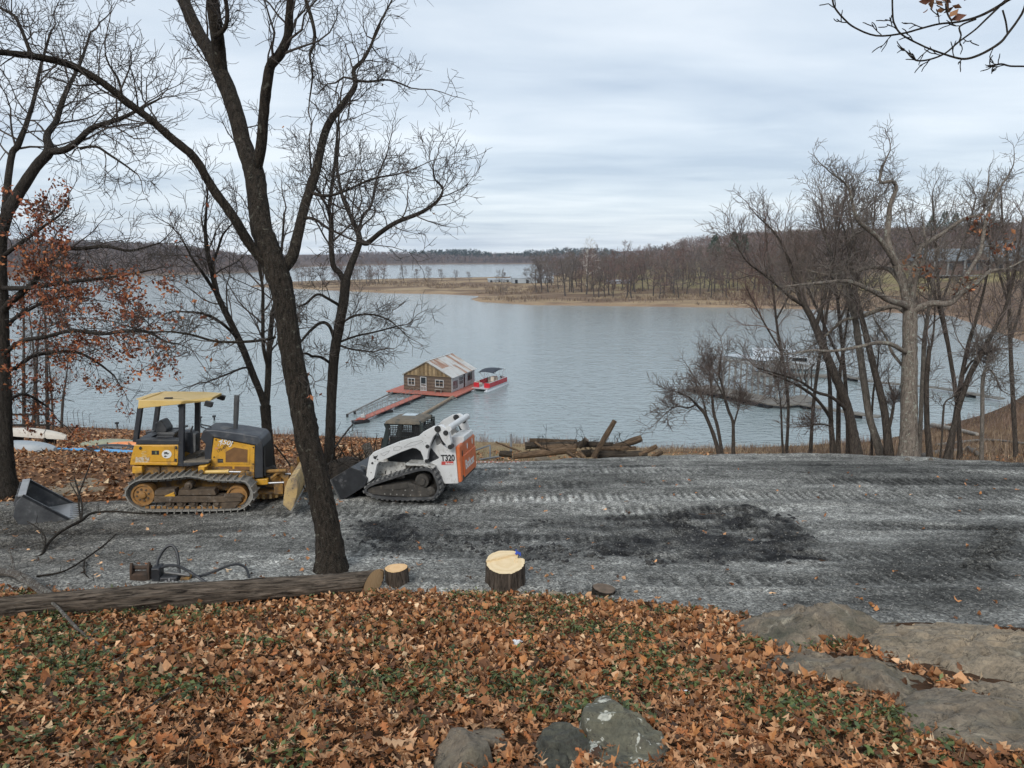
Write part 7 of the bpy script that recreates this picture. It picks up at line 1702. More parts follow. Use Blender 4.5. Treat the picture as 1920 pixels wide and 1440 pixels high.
def window(parent, cx, cz, w, h, cols, rows, fr=None, y=-.06, axis='x'):
    fr = fr or M['white_old']
    def bx(mb, a, b, c, sa, sb, sc):
        mb.box((a, b, c), (sa, sb, sc)) if axis == 'x' else mb.box((WF - b, a, c), (sb, sa, sc))
    mb = MB()
    for sx in (-1, 1): bx(mb, cx + sx * w / 2, y, cz, .09, .08, h + .09)
    for sz in (-1, 1): bx(mb, cx, y - .003, cz + sz * h / 2, w + .09, .08, .09)
    for i in range(1, cols): bx(mb, cx - w / 2 + w * i / cols, y, cz, .05, .05, h)
    for i in range(1, rows): bx(mb, cx, y - .002, cz - h / 2 + h * i / rows, w, .05, .05)
    f = mb.build('window', fr, parent)
    for i in range(cols):
        for j in range(rows):
            mb = MB(); bx(mb, cx - w / 2 + w * (i + .5) / cols, y + .02, cz - h / 2 + h * (j + .5) / rows, w / cols - .04, .02, h / rows - .04); mb.build('pane', M['glass_dark'], f)
    return f
window(cbx, 1.25, 1.22, 1.05, 1.02, 2, 1); window(cbx, 5.75, 1.22, 1.25, 1.0, 2, 1)
mb = MB()
for sx in (-1, 1): mb.box((3.2 + sx * .44, -.07, 1.0), (.10, .08, 2.1))
for z in (.06, .62, .70, 1.0, 2.02): mb.box((3.2, -.073, z), (.86, .08, .09))
mb.box((3.2, -.07, .35), (.04, .05, .6))
dr = mb.build('screen_door', M['white_old'], cbx)
mb = MB(); mb.box((3.2, -.045, 1.5), (.8, .02, 1.0)); mb.build('pane', M['glass_dark'], dr)
mb = MB(); mb.box((3.2, -.045, .35), (.8, .02, .6)); mb.build('screen', M['pipe_grey'], dr)
# right hand wall: pale vertical boards, windows, dark doorway
for k in range(14):
    y0 = DP * k / 14
    if 4.35 < y0 + .28 < 5.0: continue
    mb = MB(); mb.box((WF + .02 + .004 * (k % 2), y0 + DP / 28, EV / 2 - .02), (.05, DP / 14 - .015, EV - .06)); mb.build('wall_board', M['white_old'], cbx)
mb = MB(); mb.box((WF + .01, 4.7, 1.0), (.04, .62, 2.0)); mb.build('doorway', M['glass_dark'], cbx)
window(cbx, 3.35, 1.25, 1.4, 1.15, 3, 2, axis='y'); window(cbx, 6.6, 1.3, 1.5, 1.0, 2, 1, axis='y', fr=M['siding_dark'])
window(cbx, 1.2, .95, 1.8, 1.3, 4, 1, axis='y')
# deck and its floats
dk = empty('deck'); dk.parent = cbx
mb = MB(); mb.box((WF / 2 - .1, DP / 2 - .6, -.10), (WF + 3.6, DP + 2.6, .16)); d0 = mb.build('deck_boards', M['deck_red'], cbx)
bpy.data.objects.remove(dk)
mb = MB()
for x in (-1.3, 1.2, 3.6, 6.0, 8.3): mb.box((x, DP / 2 - .6, -.36), (.9, DP + 2.2, .36))
mb.build('deck_float', M['float_black'], cbx)
bench = empty('bench', (0, 0, 0)); bench.matrix_basis = cbx.matrix_basis @ Matrix.Translation((5.8, -.55, -.02)); tag(bench, 'small grey bench under the right front window of the floating cabin', 'bench')
mb = MB(); mb.box((0, 0, .45), (1.1, .38, .06)); mb.build('seat', M['wood_grey'], bench)
for sx in (-.45, .45): mb = MB(); mb.box((sx, 0, .21), (.08, .34, .42)); mb.build('leg', M['wood_grey'], bench)
# gangway
A = Wz(783, 741.5, .42); Bp = Wz(676, 786, .45); Cq, _ = G(604, 806); Cq.z += .12
gw = empty('gangway', (0, 0, 0), (0, 0, 0), 'long red gangway with thin rails from the shore to the floating cabin', 'gangway')
gw.location = Bp
def rel(v): return v - Bp
mb = MB(); mb.bar(rel(A), rel(Bp), 1.15, .10); mb.build('walkway', M['deck_red'], gw)
mb = MB(); mb.bar(rel(Bp), rel(Cq), 1.15, .10); mb.build('ramp', M['deck_red'], gw)
dirv = (Bp - A).normalized(); sd = Vector((dirv.y, -dirv.x, 0)) * .56
for s in (-1, 1):
    mb = MB(); L = (Bp - A).length; n = 13
    for k in range(n): p = A + dirv * (L * k / (n - 1)) + sd * s - Bp; mb.bar(p, p + Vector((0, 0, 1.15)), .035)
    for h in (.55, 1.15): mb.bar(A + sd * s - Bp + Vector((0, 0, h)), Bp + sd * s - Bp + Vector((0, 0, h * .95)), .03)
    for k in (2, 5, 8, 10): p = A + dirv * (L * k / (n - 1)) + sd * s - Bp; p2 = A + dirv * (L * (k + 1) / (n - 1)) + sd * s - Bp; mb.bar(p, p2 + Vector((0, 0, 1.1)), .025)
    mb.build('railing', M['pipe_grey'], gw)
for t in (.0, .30, .62, 1.0): p = A.lerp(Bp, t) - Bp; mb = MB(); mb.box(p + Vector((0, 0, -.28)), (1.9, 1.0, .32), (0, 0, .6)); mb.build('float', M['float_black'], gw)
bz = empty('lifebuoy_box'); bz.location = Wz(681, 783, .55); tag(bz, 'small white box standing on the gangway near the shore', 'box')
mb = MB(); mb.box((0, 0, .22), (.55, .4, .4)); mb.box((.1, 0, .5), (.2, .25, .22)); mb.build('body', M['white_old'], bz, bevel=.04)
def pole(name, label, a, b, r, mat, z0=.3, z1=.3):
    a, b = Wz(*a, z0), Wz(*b, z1); o = empty(name, a, (0, 0, 0), label, 'mooring pole'); mb = MB(); mb.tube([Vector((0, 0, 0)), (b - a) * .5, b - a], r, 8); mb.build('pole', mat, o, True)
    mb = MB(); mb.box((0, 0, -.25), (.25, .25, .6)); mb.build('end_block', M['float_black'], o); return o
pole('mooring_pole', 'long grey pole left of the gangway running from the water to the red deck', (651, 777), (737, 735), .11, M['pipe_grey'])
pole('mooring_pole', 'thin second pole between the long pole and the gangway', (665, 772), (760, 735), .05, M['pipe_grey'])
M['beam_brown'] = pmat('brown_beam', (0.20, 0.15, 0.10), (0.29, 0.225, 0.16), 2, .85)
pole('mooring_beam', 'brown beam slanting from the deck corner towards the white loader', (786, 781), (849, 744), .20, M['beam_brown'])
mb = MB(); a = Wz(846, 747, .25); mb.tube([(0, 0, 0), (.5, -.4, -.1), (.9, .0, -.1), (.5, .5, 0), (0, .1, 0)], .05, 6); o = mb.build('mooring_loop', M['pipe_grey'], None, True); o.location = a; tag(o, 'grey metal loop hanging off the right front corner of the red deck', 'mooring ring')

pb = empty('pontoon_boat'); p0 = Wz(900, 734, .0)
pb.location = p0; pb.rotation_euler = (0, 0, R(66)); tag(pb, 'red pontoon boat with dark canopy moored at the cabin deck', 'boat')
# local: x forward (away), y left; length 6.6, beam 2.4
for y in (-1.0, 1.0): mb = MB(); mb.tube([(-.7, y, .12), (-.4, y, .05), (0.1, y, .02), (6.3, y, .02), (6.5, y, .05)], [.05, .20, .30, .30, .22], 14); mb.build('pontoon', M['alu'], pb, True)
mb = MB(); mb.box((3.1, 0, .38), (6.4, 2.4, .12)); mb.build('deck', M['alu'], pb)
for y in (-1.16, 1.16):
    mb = MB(); mb.box((3.3, y, .75), (5.6, .05, .62)); mb.build('side_fence', M['boat_red'], pb, bevel=.02)
    mb = MB(); mb.tube([(.5, y, 1.08), (6.1, y, 1.08)], .03, 6); mb.build('rail', M['alu'], pb)
for x in (.5, 6.1):
    mb = MB(); mb.box((x, -.75, .75), (.05, .78, .62)); mb.box((x, .75, .75), (.05, .78, .62)); mb.build('end_fence', M['boat_red'], pb, bevel=.02)
for x, y, l in ((1.3, .85, 1.4), (1.3, -.85, 1.4), (5.2, .8, 1.4), (5.0, -.85, 1.6)):
    mb = MB(); mb.box((x, y, .62), (l, .5, .35)); mb.box((x, y + (.22 if y > 0 else -.22), .92), (l, .12, .4)); mb.build('seat', M['cream'], pb, bevel=.05)
mb = MB(); mb.box((3.6, -.5, .9), (.5, .7, .9)); mb.box((3.3, -.5, 1.4), (.08, .6, .3), (0, -.3, 0)); mb.build('console', M['cream'], pb, bevel=.04)
mb = MB(); mb.box((3.0, -.5, .95), (.45, .5, .12)); mb.box((2.78, -.5, 1.25), (.12, .5, .6)); mb.build('captain_chair', M['cream'], pb, bevel=.04)
mb = MB(); vs = []; nx, ny = 9, 6
for i in range(nx):
    for j in range(ny): x = 1.9 + 3.6 * i / (nx - 1); y = -1.15 + 2.3 * j / (ny - 1); vs.append((x, y, 2.55 - .16 * ((i / (nx - 1) - .5) * 2) ** 2 * 1.6 - .14 * ((j / (ny - 1) - .5) * 2) ** 2))
fs = [(i * ny + j, (i + 1) * ny + j, (i + 1) * ny + j + 1, i * ny + j + 1) for i in range(nx - 1) for j in range(ny - 1)]
mb.add(vs, fs); cnp = mb.build('canopy', M['canvas'], pb, True); so = cnp.modifiers.new('thick', 'SOLIDIFY'); so.thickness = .05
mb = MB()
for y in (-1.15, 1.15):
    for xa, xb in ((3.7, 2.0), (3.7, 5.4), (3.7, 3.7), (4.6, 5.0)): mb.tube([(xa, y, 1.05), (xb, y, 2.28)], .028, 6)
mb.build('canopy_frame', M['alu'], pb)
mb = MB(); mb.box((6.75, 0, .6), (.35, .35, .9)); mb.build('outboard_motor', M['float_black'], pb, bevel=.06); pb.scale = (1.12, 1.12, 1.15)

# ------------------------------------------------------------------ boat dock at the right
M['roof_white'] = pmat('white_dock_roof', (0.30, 0.33, 0.35), (0.42, 0.45, 0.47), 1, .5)
M['plank_grey'] = pmat('dock_planks', (0.10, 0.093, 0.08), (0.18, 0.166, 0.145), 2, .85, 0, .2, 20, .01, (1, 1, 1), (0.15, 0.13, 0.10), 1.2, .5, .7)
d1, d2, d3, d4 = Wz(1292, 726, .6), Wz(1440, 757, .6), Wz(1468, 747, .6), Wz(1345, 714, .6)
bd = empty('boat_dock', d1, (0, 0, 0), 'grey floating dock with thin steel posts carrying a bare roof frame', 'dock')
r1 = lambda v: v - d1
def plate(name, pts, z, th_, mat, parent):
    mb = MB(); n = len(pts); mb.add([(p.x, p.y, p.z + z) for p in pts] + [(p.x, p.y, p.z + z - th_) for p in pts], [tuple(range(n)), tuple(range(2 * n - 1, n - 1, -1))] + [(i, (i + 1) % n, (i + 1) % n + n, i + n) for i in range(n)]); return mb.build(name, mat, parent)
ex = (d2 - d1).normalized(); ey = Vector((-ex.y, ex.x, 0)); Ld = (d2 - d1).length
nd = 16
for k in range(nd):
    a0, a1 = Ld * k / nd + .02, Ld * (k + 1) / nd - .02
    plate('deck_section', [ex * a0, ex * a1, ex * a1 + ey * 4.2, ex * a0 + ey * 4.2], 0, .18, M['plank_grey'], bd)
plate('finger_deck', [ex * Ld, ex * (Ld + 2.0) + ey * 1.2, ex * (Ld + 2.0) + ey * 8, ex * (Ld - 1.5) + ey * 9.5, ex * (Ld - 1.5) + ey * 4.25, ex * Ld + ey * 4.25], -.004, .18, M['plank_grey'], bd)
mb = MB()
for k in range(nd): c = ex * (Ld * (k + .5) / nd); mb.box((c + ey * .15 + Vector((0, 0, -.40))), (1.5, .9, .5), (0, 0, math.atan2(ex.y, ex.x)))
mb.build('dock_float', M['float_black'], bd)
mb = MB()
for k in range(nd * 2): c = ex * (Ld * k / (nd * 2)); mb.bar(c + ey * -.02 + Vector((0, 0, -.05)), c + ey * -.02 + Vector((0, 0, -.5)), .05)
mb.bar(ey * -.04 + Vector((0, 0, -.45)), ex * Ld + ey * -.04 + Vector((0, 0, -.45)), .08, .5); mb.build('edge_frame', M['float_black'], bd)
HR = 4.2
for k in range(13):
    for j, yy in enumerate((3.9, 9.0)):
        c = ex * (Ld * (.06 + .075 * k)) + ey * yy; mb = MB(); mb.bar(c + Vector((0, 0, -.1)), c + Vector((0, 0, HR)), .17); mb.build('post', M['pipe_grey'], bd)
mb = MB()
for yy in (3.9, 9.0): mb.bar(ex * Ld * .06 + ey * yy + Vector((0, 0, HR)), ex * Ld * 0.96 + ey * yy + Vector((0, 0, HR)), .2, .3)
for k in range(13): c = ex * (Ld * (.06 + .075 * k)); mb.bar(c + ey * 3.9 + Vector((0, 0, HR - .02)), c + ey * 9 + Vector((0, 0, HR - .02)), .08, .14)
mb.build('roof_beam', M['pipe_grey'], bd)
mb = MB()
for k in range(5): mb.bar(ex * Ld * .55 + ey * 3.9 + Vector((0, 0, .4 + k * .3)), ex * Ld * .96 + ey * 3.9 + Vector((0, 0, .4 + k * .3)), .03)
mb.build('side_rail', M['pipe_grey'], bd)
plate('roof_panel', [ex * Ld * .05 + ey * 6.5, ex * Ld * .55 + ey * 6.5, ex * Ld * .55 + ey * 9.3, ex * Ld * .05 + ey * 9.3], HR + .20, .06, M['roof_white'], bd)
# covered slip with a white cruiser behind it
s1, s2 = Wz(1415, 700, .5), Wz(1560, 705, .5)
sl = empty('covered_slip', s1, (0, 0, 0), 'white roofed boat slip behind the bare dock frame', 'boat slip')
fx = (s2 - s1).normalized(); fy = Vector((-fx.y, fx.x, 0)); Ls = (s2 - s1).length
plate('deck', [Vector(), fx * Ls, fx * Ls + fy * 1.6, fy * 1.6], 0, .3, M['plank_grey'], sl)
for k in range(6):
    for yy in (.2, 6.5): c = fx * (Ls * .45 * k / 5) + fy * yy; mb = MB(); mb.bar(c + Vector((0, 0, -.3)), c + Vector((0, 0, 2.9)), .12); mb.build('post', M['pipe_grey'], sl)
mb = MB(); L6 = Ls * .5
mb.add([Vector((0, 0, 2.9)) - fx * .4 - fy * .3, Vector((0, 0, 2.9)) + fx * L6 - fy * .3, Vector((0, 0, 2.9)) + fx * L6 + fy * 7, Vector((0, 0, 2.9)) - fx * .4 + fy * 7, Vector((0, 0, 3.9)) - fx * .4 + fy * 3.3, Vector((0, 0, 3.9)) + fx * L6 + fy * 3.3], [(0, 1, 5, 4), (2, 3, 4, 5), (1, 2, 5), (3, 0, 4)]); mb.build('roof', M['roof_white'], sl)
wb = empty('cabin_cruiser'); wb.location = Wz(1505, 694, 0); wb.rotation_euler = (0, 0, math.atan2(fx.y, fx.x)); tag(wb, 'white cabin cruiser moored right of the white dock roof, behind the leaning tree', 'boat')
def hull(L, Bm, H):
    st = []; n = 9
    for i in range(n):
        t = i / (n - 1); x = -L / 2 + L * t; b = Bm / 2 * (1 - max(0, (t - .45) / .55) ** 2.2); z = H * (1 + .25 * t * t)
        st.append([(x, -b, z), (x, -b * .85, .3 * H), (x, 0, -.3), (x, b * .85, .3 * H), (x, b, z)])
    mb = MB(); vs = [p for s in st for p in s]; fs = [(i * 5 + j, (i + 1) * 5 + j, (i + 1) * 5 + j + 1, i * 5 + j + 1) for i in range(n - 1) for j in range(4)] + [(0, 1, 2, 3, 4)]
    fs += [(i * 5, i * 5 + 4, (i + 1) * 5 + 4, (i + 1) * 5) for i in range(n - 1)]
    mb.add(vs, fs); return mb
hull(8.5, 2.8, 1.2).build('hull', M['roof_white'], wb)
mb = MB(); mb.add([(-2.6, -1.1, 1.2), (2.2, -.9, 1.3), (2.2, .9, 1.3), (-2.6, 1.1, 1.2), (-2.3, -.95, 2.6), (1.0, -.8, 2.5), (1.0, .8, 2.5), (-2.3, .95, 2.6)], [(0, 1, 5, 4), (1, 2, 6, 5), (2, 3, 7, 6), (3, 0, 4, 7), (4, 5, 6, 7)]); cbn = mb.build('cabin', M['roof_white'], wb, bevel=.06)
mb = MB(); mb.box((-.8, -1.04, 1.98), (2.4, .1, .6), (.09, 0, 0)); mb.build('window', M['glass_dark'], cbn)
mb = MB(); mb.tube([(-2.2, -.9, 2.6), (-1.6, -.9, 3.3), (.4, -.8, 3.3)], .04, 6); mb.box((-.6, 0, 3.33), (2.2, 1.9, .08)); mb.build('hardtop', M['roof_white'], wb)
# walkways to the shore
def walk(name, label, pts, w, rail=False, z=.5):
    vs = [Wz(px, py, z) for px, py in pts]; o = empty(name, vs[0], (0, 0, 0), label, 'walkway')
    for i in range(len(vs) - 1):
        L = (vs[i + 1] - vs[i]).length; n = max(1, int(L / 2.4)); d = (vs[i + 1] - vs[i]) / n
        for k in range(n): mb = MB(); mb.bar(vs[i] - vs[0] + d * (k + .01), vs[i] - vs[0] + d * (k + .99), w, .16); mb.build('deck_section', M['plank_grey'], o)
        if rail:
            mb = MB(); s = Vector((d.y, -d.x, 0)).normalized() * w * .48
            for k in range(n + 1): p = vs[i] - vs[0] + d * k + s; mb.bar(p, p + Vector((0, 0, 1.1)), .06)
            for h in (.5, .8, 1.1): mb.bar(vs[i] - vs[0] + s + Vector((0, 0, h)), vs[i + 1] - vs[0] + s + Vector((0, 0, h)), .04)
            mb.build('railing', M['pipe_grey'], o)
    mb = MB()
    for i in range(len(vs) - 1):
        L = (vs[i + 1] - vs[i]).length; n = max(1, int(L / 5))
        for k in range(n): mb = MB(); mb.box(vs[i].lerp(vs[i + 1], (k + .5) / n) - vs[0] + Vector((0, 0, -.36)), (1.2, 1.2, .5)); mb.build('float', M['float_black'], o)
    return o
walk('walkway', 'long railed walkway from the white roofed slip to the right shore', [(1560, 700), (1640, 716), (1760, 727), (1880, 748)], 1.4, True)
walk('walkway', 'pale plank walkway from the near dock towards the trees', [(1466, 750), (1560, 768), (1650, 782)], 1.3)
q, _ = G(1690, 795); 
lgp = empty('driftwood_log', (0, 0, 0)); a, _ = G(1748, 800); b, _ = G(1832, 818); lgp.location = a; tag(lgp, 'bleached fallen log on the slope between the V shaped stems and the right edge', 'log')
mb = MB(); mb.tube([Vector((0, 0, .2)), (b - a) * .5 + Vector((0, 0, .25)), (b - a) + Vector((0, 0, .2))], [.28, .24, .16], 9); mb.build('stem', M['wood_grey'], lgp, True)
# short posts standing in the water
for px, py, lab in ((220, 798, 'short dark post in the water, left of the yellow canopy'), (376, 787, 'short dark post in the water right of the canopy, left of a pair'), (402, 785, 'short dark post in the water beside the exhaust, right of a pair')):
    p = Wz(px, py + 3, 0); o = empty('water_post', p, (0, 0, 0), lab, 'post'); mb = MB(); mb.tube([(0, 0, -.4), (0, 0, .42)], .10, 8); mb.build('stake', M['float_black'], o); mb = MB(); mb.box((0, 0, .5), (.34, .3, .2)); mb.build('cap', M['float_black'], o)
# ------------------------------------------------------------------ felled trunk, stumps
M['log_bark'] = bark_mat('log_bark', (0.028, 0.022, 0.018), (0.13, 0.105, 0.085), (0.19, 0.175, 0.15), 1.0, 0.66)
def log_bark_dir(name, dark, light, axis, sc=1.0):
    m, t, p = new_mat(name)
    s = [13 * sc] * 3; s[axis] = 1.5 * sc
    n = _noise(t, _coords(t, tuple(s)), 2.0, 6, 0.7, 0.8)
    c = _ramp(t, n, [(0.36, dark), (0.64, light)]); t.links.new(c, p.inputs['Base Color']); p.inputs['Roughness'].default_value = .95; p.inputs['Specular IOR Level'].default_value = .15
    _bump(t, p, n, 1.0, 0.045); return m
M['log_bark'] = log_bark_dir('furrowed_log_bark', (0.018, 0.014, 0.011), (0.22, 0.175, 0.135), 0)
M['stump_bark'] = log_bark_dir('furrowed_stump_bark', (0.022, 0.017, 0.014), (0.15, 0.12, 0.095), 2, 1.1)
def cut_wood(name, c1, c2, heart, r):
    m, t, p = new_mat(name)
    co = _coords(t); sx = _n(t, 'ShaderNodeVectorMath', operation='LENGTH'); t.links.new(co, sx.inputs[0])
    rg_ = _math(t, 'ADD', _math(t, 'MULTIPLY', sx.outputs['Value'], 150.0), _math(t, 'MULTIPLY', _noise(t, co, 6, 3), 9.0))
    ring = _math(t, 'SINE', rg_); c = _ramp(t, _math(t, 'MULTIPLY_ADD', ring, 0.5) if False else _math(t, 'ADD', _math(t, 'MULTIPLY', ring, 0.25), 0.5), [(0.2, c1), (0.8, c2)])
    hm = _ramp(t, _math(t, 'ADD', sx.outputs['Value'], _math(t, 'MULTIPLY', _noise(t, co, 5, 4), r * 0.5)), [(r * 0.35, (1, 1, 1)), (r * 0.62, (0, 0, 0))])
    c = _mix(t, hm, c, heart)
    saw = _noise(t, _coords(t, (3, 40, 3)), 2.0, 4, .7); c = _mix(t, 0.35, c, _ramp(t, saw, [(.3, (.35, .35, .35)), (.7, (.7, .7, .7))]), 'OVERLAY')
    t.links.new(c, p.inputs['Base Color']); p.inputs['Roughness'].default_value = .8; _bump(t, p, saw, .25, .006); return m
M['cut_pale'] = cut_wood('fresh_cut_pale', (0.66, 0.50, 0.29), (0.72, 0.57, 0.36), (0.62, 0.45, 0.25), 0.33)
M['cut_orange'] = cut_wood('fresh_cut_orange', (0.62, 0.38, 0.18), (0.68, 0.45, 0.24), (0.54, 0.30, 0.13), 0.16)
def furrow(ang, z, seed, amp): return amp * (1.6 * np.abs(fbm(ang * 3.4 + seed, z * 1.6 + seed, 3)) + .5 * fbm(ang * 9 + seed, z * 3, 2))
def rough_log(name, a, b, ra, rb, mat, parent, seed, amp=.03, k=40, n=60, sag=0.0, bend=0.0, bev=0.0):
    a, b = Vector(a), Vector(b); t = (b - a).normalized(); u = t.cross(Vector((0, 0, 1))).normalized(); v = u.cross(t)
    L = (b - a).length; V = []
    # stored with x along the log so that the bark follows it
    for i in range(n):
        s = i / (n - 1); r = ra + (rb - ra) * s
        for j in range(k):
            an = 2 * math.pi * j / k; cx, sx = math.cos(an), math.sin(an)
            rr = r + float(furrow(np.array([cx * 2 + 5]), np.array([s * L * .8 + sx * 2]), seed, amp)[0]) - amp * .3
            rr *= 1 + .08 * math.sin(s * 9 + seed)
            V.append((max(s * L, bev * (1 - cx) / 2), rr * cx + bend * math.sin(s * math.pi), rr * sx + sag * math.sin(s * math.pi)))
    F = [(i * k + j, i * k + (j + 1) % k, (i + 1) * k + (j + 1) % k, (i + 1) * k + j) for i in range(n - 1) for j in range(k)]
    me = np_mesh(name, V, [F, ], mat, True); o = link(name, me, parent)
    m4 = Matrix(((t.x, u.x, v.x, a.x), (t.y, u.y, v.y, a.y), (t.z, u.z, v.z, a.z), (0, 0, 0, 1)))
    return o, m4
def end_cap(parent, mat, x, r, seed, flip=1, wedge=0.0):
    k = 40; V = [(x + flip * .004 + wedge / 2, 0, 0)]
    for j in range(k):
        an = 2 * math.pi * j / k; rr = r * (1 + .05 * math.sin(3 * an + seed)); V.append((x + flip * .004 + wedge * (1 - math.cos(an)) / 2, rr * math.cos(an), rr * math.sin(an)))
    F = [(0, 1 + j, 1 + (j + 1) % k) for j in range(k)]
    return link('cut_face', np_mesh('cut_face', V, [F], mat), parent)
a, _ = G(728, 1110); b, _ = G(-260, 1182)
a.z += .18; b.z += .14
fl = empty('felled_trunk'); tag(fl, 'long furrowed dark trunk lying across the left foreground, freshly cut at its right end', 'log')
o, m4 = rough_log('stem', a, b, .175, .130, M['log_bark'], fl, 3, .06, 56, 150, bev=.42); fl.matrix_basis = m4
end_cap(fl, M['cut_orange'], 0, .185, 1, -1, .42)
mb = MB(); mb.lathe([(.062, 0), (.055, .012), (.02, .016)], (2.9, .0, .0), 'z', 14)
kn = mb.build('knot', M['cut_orange'], fl, True); kn.matrix_basis = Matrix.Translation((2.9 * 0, 0, 0)) @ Matrix.Rotation(0, 4, 'X')
kn.matrix_basis = Matrix.Translation((3.55, .148, .055)) @ Matrix.Rotation(R(-72), 4, 'X') @ Matrix.Translation((-2.9, 0, 0))
# the short upright round beside the cut end
q, d = G(746, 1101); rd = empty('cut_round', (q.x, q.y + .02, q.z), (0, R(-4), 0), 'short upright log round with an orange cut top at the end of the felled trunk', 'log round')
def stump(parent, r, h, seed, mat, flare=.25, k=64, n=24, notch=None, amp=.03):
    V = []
    for i in range(n):
        s = i / (n - 1)
        for j in range(k):
            an = 2 * math.pi * j / k; c, s_ = math.cos(an), math.sin(an)
            rr = r * (1 + flare * (1 - s) ** 2.2 * (1 + .35 * math.sin(5 * an + seed))) * (1 + .05 * math.sin(2 * an + seed) + .03 * math.sin(3 * an)) + float(furrow(np.array([c * 3 + 9]), np.array([s * h * .6 + s_ * 3]), seed, amp)[0])
            if notch: rr *= 1 - notch[1] * math.exp(-((math.atan2(math.sin(an - notch[0]), math.cos(an - notch[0]))) / .16) ** 2)
            V.append((rr * c, rr * s_, -.15 + (h + .15) * s))
    F = [(i * k + j, i * k + (j + 1) % k, (i + 1) * k + (j + 1) % k, (i + 1) * k + j) for i in range(n - 1) for j in range(k)]
    link('bark', np_mesh('bark', V, [F], mat, True), parent); return [V[(n - 1) * k + j] for j in range(k)]
top = stump(rd, .165, .30, 2, M['stump_bark'], .05, amp=.02)
V = [(0, 0, .304)] + [(x * .97, y * .97, z + .004) for x, y, z in top]; link('cut_face', np_mesh('cut_face', V, [[(0, 1 + j, 1 + (j + 1) % 64) for j in range(64)]], M['cut_orange']), rd)
q, d = G(948, 1112); q = G(948, 1106)[0]
st = empty('tree_stump', (q.x, q.y + .12, q.z), (R(6), 0, 0), 'large fresh tree stump with a pale cut top standing at the edge of the leaves', 'tree stump')
SR = .300; SH = .40
top = stump(st, SR, SH, 5, M['stump_bark'], .16, 72, 26, (R(38), .30), .035)
V = [(0, -.02, SH + .004)] + [(x * .985, y * .985, z + .003) for x, y, z in top]; link('cut_face', np_mesh('cut_face', V, [[(0, 1 + j, 1 + (j + 1) % 72) for j in range(72)]], M['cut_pale']), st)
mb = MB(); pts = []
for j in range(10, 56): x, y, z = top[j]; pts.append((x * .97, y * .97))
pts = [(x, y) for x, y in pts if y > .02 + .15 * x]
mb.add([(x, y, SH + .003) for x, y in pts] + [(x, y, SH + .035) for x, y in pts], [tuple(range(len(pts))), tuple(range(2 * len(pts) - 1, len(pts) - 1, -1))] + [(i, (i + 1) % len(pts), (i + 1) % len(pts) + len(pts), i + len(pts)) for i in range(len(pts))]); mb.build('cut_step', M['cut_pale'], st)
mb = MB(); rr = random.Random(3)
for k in range(9): x = .14 + rr.uniform(-.03, .06); y = rr.uniform(-.02, .10); mb.add([(x - .008, y, SH), (x + .008, y, SH), (x + rr.uniform(-.01, .01), y + .01, SH + rr.uniform(.02, .07))], [(0, 1, 2)])
mb.build('splinter', M['cut_pale'], st, fix=False)
M['blue_cloth'] = pmat('blue_glove', (0.02, 0.05, 0.30), (0.04, 0.09, 0.42), 14, .8)
gv = empty('work_glove'); gv.matrix_basis = st.matrix_basis @ Matrix.Translation((.15, .20, SH + .02)) @ Matrix.Scale(.7, 4); tag(gv, 'crumpled blue work glove on the far edge of the large stump', 'glove')
mb = MB(); rr = random.Random(8)
mb.tube([(0, 0, .01), (.04, .02, .045), (.06, .06, .02)], [.022, .032, .02], 8); mb.tube([(.03, .02, .04), (.00, .05, .075), (.02, .04, .10)], [.016, .014, .010], 6)
for k in range(4): mb.tube([(.05, .03 + .018 * k - .03, .03), (.08 + .01 * k, .03 * k - .04, .04 - .01 * k), (.11, .035 * k - .05, .0)], [.014, .012, .010], 6)
mb.build('fabric', M['blue_cloth'], gv, True)
q, d = G(1132, 1122); s2 = empty('old_stump', (q.x, q.y + .05, q.z), (0, R(4), 0), 'low dark weathered stump among the leaves, right of the flat tan stone', 'tree stump')
M['old_wood'] = pmat('weathered_wood', (0.09, 0.065, 0.045), (0.17, 0.12, 0.085), 9, .95, 0, .6, 30, .01)
top = stump(s2, .155, .13, 9, M['bark'], .35, amp=.03)
V = [(0, 0, .14)] + [(x * .98, y * .98, z + .004) for x, y, z in top]; link('cut_face', np_mesh('cut_face', V, [[(0, 1 + j, 1 + (j + 1) % 64) for j in range(64)]], M['old_wood']), s2)
# sawdust in front of the big stump
n = 2600
sx = st.location.x - .45 + nrg.normal(0, .32, n); sy = st.location.y - .12 + nrg.normal(0, .22, n); sz = near_T(sx, sy) + nrg.uniform(.02, .06, n)
s = nrg.uniform(.006, .016, n)[:, None]; C0 = np.stack([sx, sy, sz], -1); A = nrg.normal(0, 1, (n, 3)); A /= np.linalg.norm(A, axis=1, keepdims=True); B = np.cross(A, nrg.normal(0, 1, (n, 3))); B /= np.linalg.norm(B, axis=1, keepdims=True)
V = np.stack([C0 - A * s - B * s * .5, C0 + A * s - B * s * .4, C0 + A * s * .9 + B * s * .6, C0 - A * s + B * s * .5], 1).reshape(-1, 3)
o = link('sawdust', np_mesh('sawdust', V, [4 * np.arange(n)[:, None] + np.array([(0, 1, 2, 3)])], M['weed'], False, np.repeat(np.array([(0.52, 0.38, 0.2), (0.44, 0.30, 0.16), (0.60, 0.46, 0.28)])[nrg.randint(0, 3, n)], 4, 0))); tag(o, kind='stuff')

